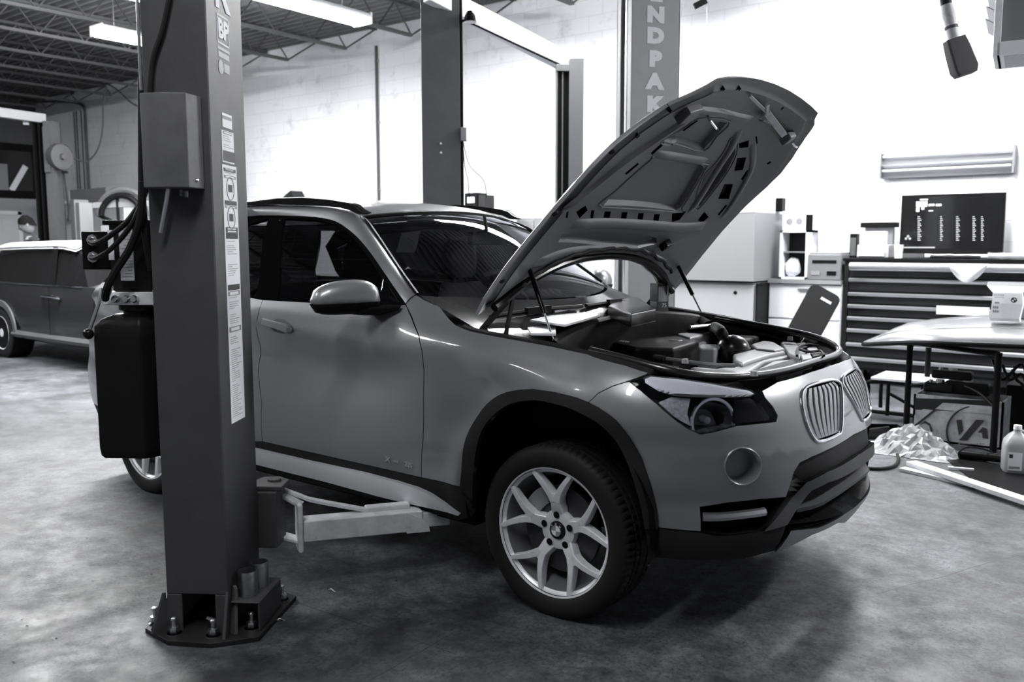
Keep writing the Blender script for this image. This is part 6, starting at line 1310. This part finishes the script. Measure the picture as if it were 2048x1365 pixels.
# hose, mat and scraps
h_ = onp(1768, 925, 2, .012); L_ = [onp(*q, 2, .012) for q in ((1700, 880), (1745, 885), (1785, 898), (1797, 918), (1785, 934), (1745, 938), (1690, 930))]
tag(MB().tube(sm3(L_, 6), .011, 8).build('air_hose', 'rubber'), 'black air hose looping on the floor beyond the car nose', 'hose')
mp_ = [onp(*q, 2, 0) for q in ((1880, 912), (1905, 905), (2060, 952), (2060, 1000), (1945, 962))]
n = 5; tag(MB().add([v+Vector((0, 0, .001)) for v in mp_]+[v+Vector((0, 0, .007)) for v in mp_], [(0, 1, 2, 3, 4), (9, 8, 7, 6, 5)]+[(i, (i+1) % n, n+(i+1) % n, n+i) for i in range(n)]).build('rubber_mat', 'black'), 'thin black rubber mat on the floor behind the white boards', 'mat')
o = MB().box((0, 0, 0), (.14, .02, .012)).build('wood_offcut', 'board_white'); c = onp(1922, 938, 2, .014); o.location = (c.x, c.y, .0145); o.rotation_euler = (0, 0, .25); tag(o, 'short white offcut lying on the black mat', 'offcut')
c = onp(1960, 925, 2, 0); o = MB().cyl((-.12, 0, .028), (.12, .02, .028), .028, 12).build('tool_roll', 'black'); o.location = (c.x, c.y, .008); tag(o, 'dark roll lying on the mat beside the jug', 'roll')
L_ = [onp(*q, 2, z) for q, z in (((1920, 920), .01), ((1918, 905), .06), ((1935, 895), .12), ((1965, 898), .10), ((1985, 905), .06))]; tag(MB().tube(sm3(L_, 6), .006, 6).build('cable_loop', 'black'), 'thin black cable arching up from the mat before the crate', 'cable')
# leaves and grit on the floor
rnd = random.Random(21); scr = MB()
for k in range(260):
    px = rnd.choice((rnd.uniform(0, 330), rnd.uniform(560, 1000), rnd.uniform(250, 900))); py = rnd.uniform(760, 1340); p = onp(px, py, 2, .001)
    if (abs(p.y) < .95 and -3.7 < p.x < .9) or (p-LM).length < .55: continue
    s = rnd.uniform(.002, .009); a_ = rnd.uniform(0, PI); b_ = [Vector((s*math.cos(a_+t)*(1 if q_ else 1), s*.5*math.sin(a_*1.7+t), rnd.uniform(0, .002))) for q_, t in enumerate((0, 1.8, 3.2, 4.6))]; scr.add([p+v for v in b_], [(0, 1, 2, 3)])
tag(scr.build('floor_grit', 'grit'), 'dark grit and leaf scraps scattered over the concrete floor', 'grit', kind='stuff')
for (px, py, a_) in ((562, 1242, 1.3), (664, 1183, .6)):
    p = onp(px, py, 2, .002); o = MB().grid(lambda u, v: (.03*(u-.5), .010*(v-.5)*math.sin(PI*(u*.9+.05)), .004+.006*math.sin(u*5)), [k/6 for k in range(7)], [0, .5, 1]).build('dry_leaf', 'paper'); o.location = p; o.rotation_euler = (0, 0, a_); tag(o, 'curled pale leaf on the floor against the lift base plate' if px < 600 else 'thin pale leaf on the floor right of the adapter cups', 'leaf')
# ================================================================= left background: hatchback, person, lift, wall gear
MI = thing('estate_car', 'dark compact estate car with white roof parked beyond the lift post', 'car', (-8.45, 2.12, 0))
HB = [(-1.98, .62), (-1.9, .74), (-1.6, .80), (-1.0, .835), (0, .842), (1.0, .83), (1.55, .79), (1.85, .70), (1.98, .52)]
def mini_sec(x):
    w = tab(HB, x); zt_ = tab([(-1.98, .90), (-1.5, .93), (0, .92), (.75, .92), (1.3, .90), (1.75, .82), (1.98, .62)], x); zb = tab([(-1.98, .42), (-1.7, .28), (0, .22), (1.6, .24), (1.98, .40)], x)
    half = [(w*.86, zb), (w*.97, zb+.10), (w, (zb+zt_)/2-.03), (w*.985, zt_-.10), (w*.955, zt_), (w*.80, zt_+.025 if x > .75 else zt_+.01), (w*.3, zt_+.05 if x > .75 else zt_+.01)]
    return [Vector((x, -y, z)) for y, z in half]+[Vector((x, y, z)) for y, z in half[::-1]]
xs = [-1.98+3.96*k/36 for k in range(37)]
MB().loft([mini_sec(x) for x in xs], closed=True, capends=True).build('body_shell', 'mini_paint', MI)
def mini_gl(x, k): # greenhouse section
    zt_ = tab([(-1.80, .96), (-1.72, 1.36), (-1.6, 1.385), (0, 1.40), (.30, 1.385), (.80, .95)], x); w = tab(HB, x)*.945; wt_ = w*.80 if zt_ > 1.3 else w*(1-.2*(zt_-.92)/.45)
    return [Vector((x, -w, .915)), Vector((x, -wt_-.02, zt_-.05)), Vector((x, -wt_+.06, zt_)), Vector((x, wt_-.06, zt_)), Vector((x, wt_+.02, zt_-.05)), Vector((x, w, .915))]
gxs = [-1.80, -1.76, -1.72, -1.6, -1.2, -.6, 0, .2, .30, .45, .6, .8]
MB().loft([mini_gl(x, 0) for x in gxs], closed=True, smooth=False, capends=True).build('window_band', 'mini_glass', MI)
rz = lambda x: tab([(-1.86, 1.36), (-1.6, 1.40), (0, 1.425), (.38, 1.39)], x)
def roofp(x, t): w = .68*(1-.05*abs(t)); return Vector((x, .70*t, rz(x)+.012*(1-t*t)-.055*max(0, abs(t)-.82)/.18))
rxs = [-1.86+2.24*k/16 for k in range(17)]; tt = [-1, -.94, -.88, -.8, -.5, 0, .5, .8, .88, .94, 1]
MB().grid(roofp, rxs, tt).build('roof', 'white', MI); MB().grid(lambda x, t: roofp(x, t)-Vector((0, 0, .03)), rxs, tt).build('roof_lining', 'white', MI)
for s in (-1, 1):
    MB().tube([(x, s*(tab(HB, x)*.962), .925) for x in [-1.7+2.4*k/12 for k in range(13)]], .010, 6).build('belt_strip', 'chrome', MI)
    yb = s*.80
    MB().loft([[Vector((x+dx, s*(.800-.105*k/6*1.05), .92+.44*k/6)) for x in (-.06, .06)] for k, dx in [(k, -.10*k/6) for k in range(7)]]).build('door_pillar', 'black_gloss', MI)
    MB().tube(sm3([Vector((-.18, s*.845, .80)), Vector((-.08, s*.878, .805)), Vector((.15, s*.878, .80)), Vector((.26, s*.845, .785))], 4), [.012]+[.018]*11+[.012], 8).build('door_handle', 'chrome', MI)
    for xd in (-.02, 1.0): MB().tube([(xd, s*.846, .35), (xd-.01, s*.846, .6), (xd, s*.836, .9)], .003, 4).build('door_gap', 'black', MI)
    MB().tube([(x, s*(tab(HB, x)*.975+.004), .315) for x in [-1.0+1.9*k/8 for k in range(9)]], .045, 6).build('sill', 'plastic_grey', MI)
    for xa in (-1.28, 1.27):
        R_ = []
        for k in range(15): an = PI*k/14; R_.append([Vector((xa+r*math.cos(an), s*(.846+dy), .31+r*math.sin(an))) for r, dy in ((.40, -.01), (.395, .008), (.325, .008), (.31, -.05))])
        MB().loft(R_).build('arch_trim', 'plastic_grey', MI); MB().cyl((xa, s*.60, .31), (xa, s*.848, .31), .325, 24).build('wheel_well', 'black', MI)
        w_ = MB().lathe([(.20, .09), (.26, .10), (.295, .085), (.305, .05), (.305, -.09), (.2, -.09)], (xa, s*.76, .305), (0, s, 0), 32).build('tyre', 'tyre_rubber', MI); MB().lathe([(0, .09), (.05, .09), (.06, .07), (.18, .075), (.205, .095), (.205, 0)], (xa, s*.76, .305), (0, s, 0), 24).build('rim', 'alloy', w_)
for x, y in ((-.2, -.35), (-.2, .35)): MB().loft([[Vector((x-.08*z_+.06*math.cos(a_), y+.2*w*math.sin(a_), .55+z_)) for a_ in [2*PI*k/12 for k in range(12)]] for z_, w in ((0, 1), (.3, 1.1), (.5, .8), (.56, .6), (.66, .6), (.72, .3))], closed=True, capends=True).build('seat', 'seat_leather', MI)
# --- person beyond the car
pp_ = atd(60, 440, 12.3); PX, PY = pp_.x, pp_.y; face = Vector((-.2, -1, 0)).normalized()
PE = thing('person', 'person in dark clothes looking down, head and shoulders above the white car roof', 'person', (PX, PY, 0), -.39)
def skin(name, pts, edges, m, parent, sub=2):
    me = bpy.data.meshes.new(name); me.from_pydata([p for p, r in pts], edges, []); o = bpy.data.objects.new(name, me); COL.objects.link(o); o.parent = parent; me.materials.append(M[m])
    o.modifiers.new('skin', 'SKIN'); 
    for i, (p, r) in enumerate(pts): me.skin_vertices[0].data[i].radius = r if isinstance(r, tuple) else (r, r)
    me.skin_vertices[0].data[0].use_root = True; s = o.modifiers.new('sub', 'SUBSURF'); s.levels = sub; s.render_levels = sub
    dg = bpy.context.evaluated_depsgraph_get(); nm = bpy.data.meshes.new_from_object(o.evaluated_get(dg)); o.modifiers.clear(); o.data = nm; nm.polygons.foreach_set('use_smooth', [True]*len(nm.polygons)); return o
# local frame: faces -y
S = 1.0
bodyp = [((0, 0, .95), (.155, .11)), ((0, .0, 1.15), (.15, .10)), ((0, .01, 1.34), (.175, .11)), ((0, .02, 1.45), (.10, .08)), ((0, .005, 1.53), (.055, .055)),
         ((-.19, .02, 1.41), .062), ((-.26, .03, 1.14), .046), ((-.22, -.14, .97), .036), ((.19, .02, 1.41), .062), ((.26, .03, 1.14), .046), ((.22, -.14, .97), .036),
         ((-.10, 0, .86), .092), ((-.11, -.01, .48), .064), ((-.11, .02, .09), .045), ((-.11, -.12, .04), .038), ((.10, 0, .86), .092), ((.11, -.01, .48), .064), ((.11, .02, .09), .045), ((.11, -.12, .04), .038)]
be = [(0, 1), (1, 2), (2, 3), (3, 4), (2, 5), (5, 6), (6, 7), (2, 8), (8, 9), (9, 10), (0, 11), (11, 12), (12, 13), (13, 14), (0, 15), (15, 16), (16, 17), (17, 18)]
bo = skin('body', bodyp, be, 'cloth_dark', PE)
hd = MB(); hc = Vector((0, -.045, 1.655)); rows = []
for i in range(15):
    v = i/14; z = -.125+.25*v; rows_r = math.sqrt(max(.0004, 1-((z+.0)/.127)**2)); wx, wy = .076*rows_r*(.86+.14*sst(0, .5, v)), .098*rows_r*(.82+.18*sst(0, .45, v)); row = []
    for k in range(24):
        a_ = 2*PI*k/24; x, y = wx*math.sin(a_), -wy*math.cos(a_)
        f = math.exp(-((a_ if a_ < PI else a_-2*PI)/.22)**2); y -= .022*f*math.exp(-((z+.015)/.022)**2)+.006*f*math.exp(-((z+.06)/.012)**2)
        y += .008*(math.exp(-((abs(x)-.032)/.012)**2))*math.exp(-((z-.012)/.014)**2)*(1 if math.cos(a_) > 0 else 0)
        row.append(Vector((x, y, z)))
    rows.append(row)
tilt = Matrix.Rotation(.42, 3, 'X')
hd.loft([[hc+tilt @ v for v in r] for r in rows], closed=True, capends=True); head = hd.build('head', 'skin', PE)
hr = MB(); rr_h = random.Random(4); rows = []
for i in range(9):
    v = i/8; z = .0+.14*v; q = math.sqrt(max(.001, 1-(z/.141)**2)); row = []
    for k in range(24):
        a_ = 2*PI*k/24; back = .5-.5*math.cos(a_); lift = 0 if i > 2 else (.055*(1-back)*(1-i/3)-.06*back*(1-i/3)); row.append(hc+tilt @ Vector(((.086*q+rr_h.uniform(-.004, .006))*math.sin(a_), -(.108*q+rr_h.uniform(-.004, .006))*math.cos(a_)+.008, z+lift)))
    rows.append(row)
hr.loft(rows, closed=True, capends=True).build('hair', 'hair', head)
for s in (-1, 1): MB().sphere(hc+tilt @ Vector((s*.078, .005, -.005)), (.010, .02, .03), 10, 8).build('ear', 'skin', head); MB().sphere(hc+tilt @ Vector((s*.030, -.080, .012)), .011, 8, 6).build('eye', 'white', head)
for s in (-1, 1): MB().tube([hc+tilt @ Vector((s*.032+.024*math.cos(2*PI*k/14), -.100, .010+.017*math.sin(2*PI*k/14))) for k in range(14)], .0025, 5, closed=True).tube([hc+tilt @ Vector((s*.055, -.10, .014)), hc+tilt @ Vector((s*.078, -.0, .014))], .0025, 5).build('glasses', 'black', head)
for s in (-1, 1):
    P0 = Vector((s*.22, -.16, .96)); hn = MB().sphere(P0+Vector((0, -.045, -.008)), (.034, .05, .016), 12, 8)
    for k in range(4): b0 = P0+Vector(((k-1.5)*.017, -.085, -.008)); L_ = [.062, .072, .066, .05][k]; hn.tube([b0, b0+Vector((0, -L_*.55, -.006)), b0+Vector((0, -L_*.9, -.025))], [.009, .0085, .007], 8)
    t0_ = P0+Vector((-s*.03, -.03, -.004)); hn.tube([t0_, t0_+Vector((-s*.022, -.03, -.004)), t0_+Vector((-s*.026, -.055, -.012))], [.011, .010, .008], 8); hn.build('hand', 'skin', bo)
MB().lathe([(.062, 1.50), (.072, 1.47), (.095, 1.455)], (0, .01, 0), (0, 0, 1), 20).build('collar', 'grey_light', PE)
# --- far-left lift post with hose reel
LD = 13.1; lp = atd(88, 300, LD); LPz = atd(88, 243, LD).z; LPo = thing('lift_post', 'black lift post with a hose reel at the far left, beyond the white roofed car', 'lift', (lp.x, lp.y, 0), math.atan2(CR.y, CR.x)); u_ = LD/CF
MB().b2((-22*u_, 0, 0), (-20*u_, .25, LPz)).b2((-10*u_, 0, 0), (-8*u_, .25, LPz)).b2((0, 0, 0), (2*u_, .25, LPz)).b2((-22*u_, .24, 0), (18*u_, .26, LPz)).build('column_shell', 'black', LPo); MB().b2((2*u_, -.02, 0), (18*u_, .24, LPz)).build('column_side', 'lift_paint', LPo)
zr0, zr1 = atd(100, 345, LD).z, atd(100, 255, LD).z; MB().b2((3*u_, -.06, zr0), (14*u_, -.02, zr1)).build('reel_plate', 'lift_paint', LPo)
bz = atd(88, 245, LD).z; MB().bar((-4*u_, .1, bz+.06), (-4*u_-1.1, -1.6, bz+.10), .13, .13).build('cross_beam', 'grey_mid', LPo); MB().b2((-35*u_, -.05, bz-.04), (-28*u_, .02, bz+.02)).build('limit_switch', 'white', LPo)
rc = Vector((30*u_, .05, atd(118, 313, LD).z)); rl = MB().lathe([(0, .07), (.04, .07), (.05, .03), (25*u_, .02), (26*u_, .035), (26.5*u_, 0), (26.5*u_, -.08), (0, -.08)], rc, (.90, -.44, 0), 28).build('hose_reel', 'reel_grey', LPo)
MB().bar(rc+Vector((-.05, .02, 0)), rc+Vector((-.12, .02, 0)), .06, .1).build('reel_bracket', 'black', LPo)
hz_ = atd(125, 345, LD).z; MB().tube(sm3([Vector((34*u_, .05, hz_)), Vector((36*u_, .05, hz_-.25)), Vector((39*u_, .05, hz_-.55)), Vector((37*u_, .05, hz_-.72))], 5), .012, 6).build('reel_hose', 'rubber', LPo); MB().b2((31*u_, .02, hz_-.01), (40*u_, .08, hz_+.03)).build('hose_guide', 'black', LPo)
L_ = [atd(*q) for q in ((132, 312, 13.3), (150, 318, 14), (175, 322, 15), (195, 300, 15.5), (205, 260, 15.5), (206, 210, 15.5), (212, 172, 15.5))]; tag(MB().tube(sm3(L_, 6), .014, 6).build('supply_hose', 'joist'), 'dark supply hose sagging from the hose reel to the ceiling', 'hose')
L_ = [atd(*q) for q in ((215, 168, 15.5), (235, 180, 15.2), (262, 205, 14.8), (285, 215, 14.6), (330, 225, 14.4))]; tag(MB().tube(sm3(L_, 6), .014, 6).build('supply_hose', 'joist'), 'dark hose hanging in a shallow curve across the far wall corner', 'hose')
# wall conduits
ck_ = [onp(x, 290, 1, YW-.04).x for x in (152, 157, 166, 174)]
for i, x in enumerate(ck_):
    zt_ = onp(160, [195, 190, 200, 205][i], 1, YW-.04).z; t = thing('conduit_pipe', ['leftmost of four conduits on the far wall by the hose reel', 'second of four conduits on the far wall by the hose reel', 'third of four conduits on the far wall by the hose reel', 'rightmost thick conduit of four by the hose reel'][i], 'conduit', (x, YW-.05, 1.4), 0, 'far wall conduits')
    MB().tube(sm3([Vector((0, 0, 1.06)), Vector((0, 0, min(2.6, zt_-1.5))), Vector((0, 0, min(2.78, zt_-1.35)))], 3), .014 if i < 3 else .028, 8).build('pipe', 'joist', t)
cz_ = min(zt_-1.4, 2.75); MB().tube(sm3([Vector((0, 0, cz_)), Vector((-.03, -.02, cz_+.12)), Vector((-.25, -.12, cz_+.2)), Vector((-.8, -.3, cz_+.24)), Vector((-1.5, -.6, cz_+.26))], 6), .03, 8).build('conduit_bend', 'joist', t)
bx_ = onp(155, 388, 1, YW-.2); t = thing('duct_box', 'pale horizontal duct box on the far wall under the conduits', 'duct', (bx_.x, YW-.15, bx_.z-.1-.12)); MB().b2((-.15, -.15, 0), (1.35, .14, .30)).build('duct_body', 'grey_light', t, bevel=.01); MB().b2((-.17, -.16, .02), (-.13, .14, .28)).build('duct_end', 'white', t)
c = atd(165, 470, 14.2); t = thing('machine_column', 'grey machine column standing beyond the power unit switch box', 'machine', (c.x, c.y, 0)); zz = atd(165, 400, 14.2).z; MB().b2((-.12, -.12, 0), (.02, .12, zz)).build('column', 'grey_mid', t, bevel=.01); MB().b2((.02, -.10, 0), (.14, .12, zz-.05)).build('column_side', 'grey_light', t, bevel=.01); MB().b2((-.2, -.2, 0), (.2, .2, .05)).build('foot', 'black', t)
# tyre machine with arched guard
c = atd(243, 470, 13.4); v_ = 13.4/CF; t = thing('tyre_machine', 'tyre machine with arched dark guard behind the power unit motor', 'machine', (c.x, c.y, 0), math.atan2(CR.y, CR.x)); zf = lambda py: atd(243, py, 13.4).z
MB().b2((-30*v_, -.2, 0), (70*v_, .3, zf(452))).build('cabinet', 'grey_mid', t, bevel=.02)
for (r, w, m) in ((52, 7, 'plastic_grey'), (40, 6, 'black')):
    MB().tube([Vector((8*v_+r*v_*math.cos(a_), .0 if r > 45 else -.1, zf(432)+r*.98*v_*math.sin(a_))) for a_ in [PI*k/16 for k in range(17)]], w*v_, 8).build('guard_arch', m, t)
MB().bar((-52*v_, 0, zf(412)), (60*v_, 0, zf(408)), .12, .09).build('cross_arm', 'grey_mid', t, bevel=.01); MB().cyl((-2*v_, -.05, zf(450)), (-2*v_, -.05, zf(395)), 3*v_, 10).build('spindle', 'black', t); MB().b2((8*v_, -.06, zf(445)), (38*v_, .1, zf(415))).build('head_block', 'grey_light', t, bevel=.02); MB().tube([(-45*v_, 0, zf(430)), (-20*v_, 0, zf(442)), (-5*v_, 0, zf(446))], 4*v_, 8).build('lower_arm', 'black', t)
# shelf and bins by the reel
c = onp(130, 408, 1, YW-.2); t = thing('shelf_board', 'small white wall shelf right of the hose reel', 'shelf', (c.x, YW-.2, c.z)); MB().b2((-.6, -.18, 0), (.2, .19, .05)).build('board', 'white', t)
for k, (x0, w, lab) in enumerate(((-.22, .10, 'small dark bin hanging under the wall shelf, left one'), (.1, .22, 'grey bin hanging under the wall shelf, right one'))): q = thing('hanging_bin', lab, 'bin', (c.x+x0, YW-.2, c.z-.34)); MB().b2((-w/2, -.1, 0), (w/2, .12, .335)).build('bin_body', 'grey_mid' if k else 'plastic_dark', q, bevel=.01); MB().b2((-w/2, -.11, .2), (w/2, -.1, .25)).build('bin_lip', 'grey_light', q)
# --- glazed screen and door on the left wall
wz0, wz1 = 2.52, 3.50; wy0, wy1 = 3.2, 6.0
w_ = tag(MB().b2((XL-.01, wy0, wz0), (XL+.02, wy1, wz1)).build('window_1', 'win_dark'), kind='structure')
for (lo, hi) in (((XL, wy0, wz0-.12), (XL+.08, wy1+.05, wz0+.05)), ((XL, wy0, wz1-.05), (XL+.08, wy1+.05, wz1+.10)), ((XL, wy1-.07, wz0), (XL+.08, wy1+.05, wz1)), ((XL, 4.6, wz0), (XL+.06, 4.66, wz1))): MB().b2(lo, hi).build('window_frame', 'black', w_)
MB().bar((XL+.06, 5.45, wz0+.05), (XL+.06, 5.78, wz0+.6), .02, .12).build('leaning_board', 'white', w_); MB().b2((XL+.03, 4.75, wz0+.05), (XL+.05, 5.4, wz0+.62)).build('blind', 'grey_mid', w_)
ww = tag(MB().b2((XL-.01, 2.5, 0), (XL+.03, 6.08, 2.40)).build('wall_partition', 'grey_light'), kind='structure')
d_ = tag(MB().b2((XL+.03, 4.75, 0), (XL+.07, 5.55, 2.03)).build('door_1', 'door_white'), kind='structure'); MB().b2((XL+.03, 4.66, 0), (XL+.055, 4.745, 2.11)).b2((XL+.03, 5.555, 0), (XL+.055, 5.64, 2.11)).b2((XL+.03, 4.66, 2.035), (XL+.055, 5.64, 2.12)).build('door_frame', 'white', d_)
for y0 in (4.84, 5.20):
    for (z0, z1) in ((1.62, 1.92), (.95, 1.52), (.2, .82)): MB().b2((XL+.07, y0, z0), (XL+.078, y0+.26, z1)).build('door_panel', 'door_white', d_, bevel=.004)
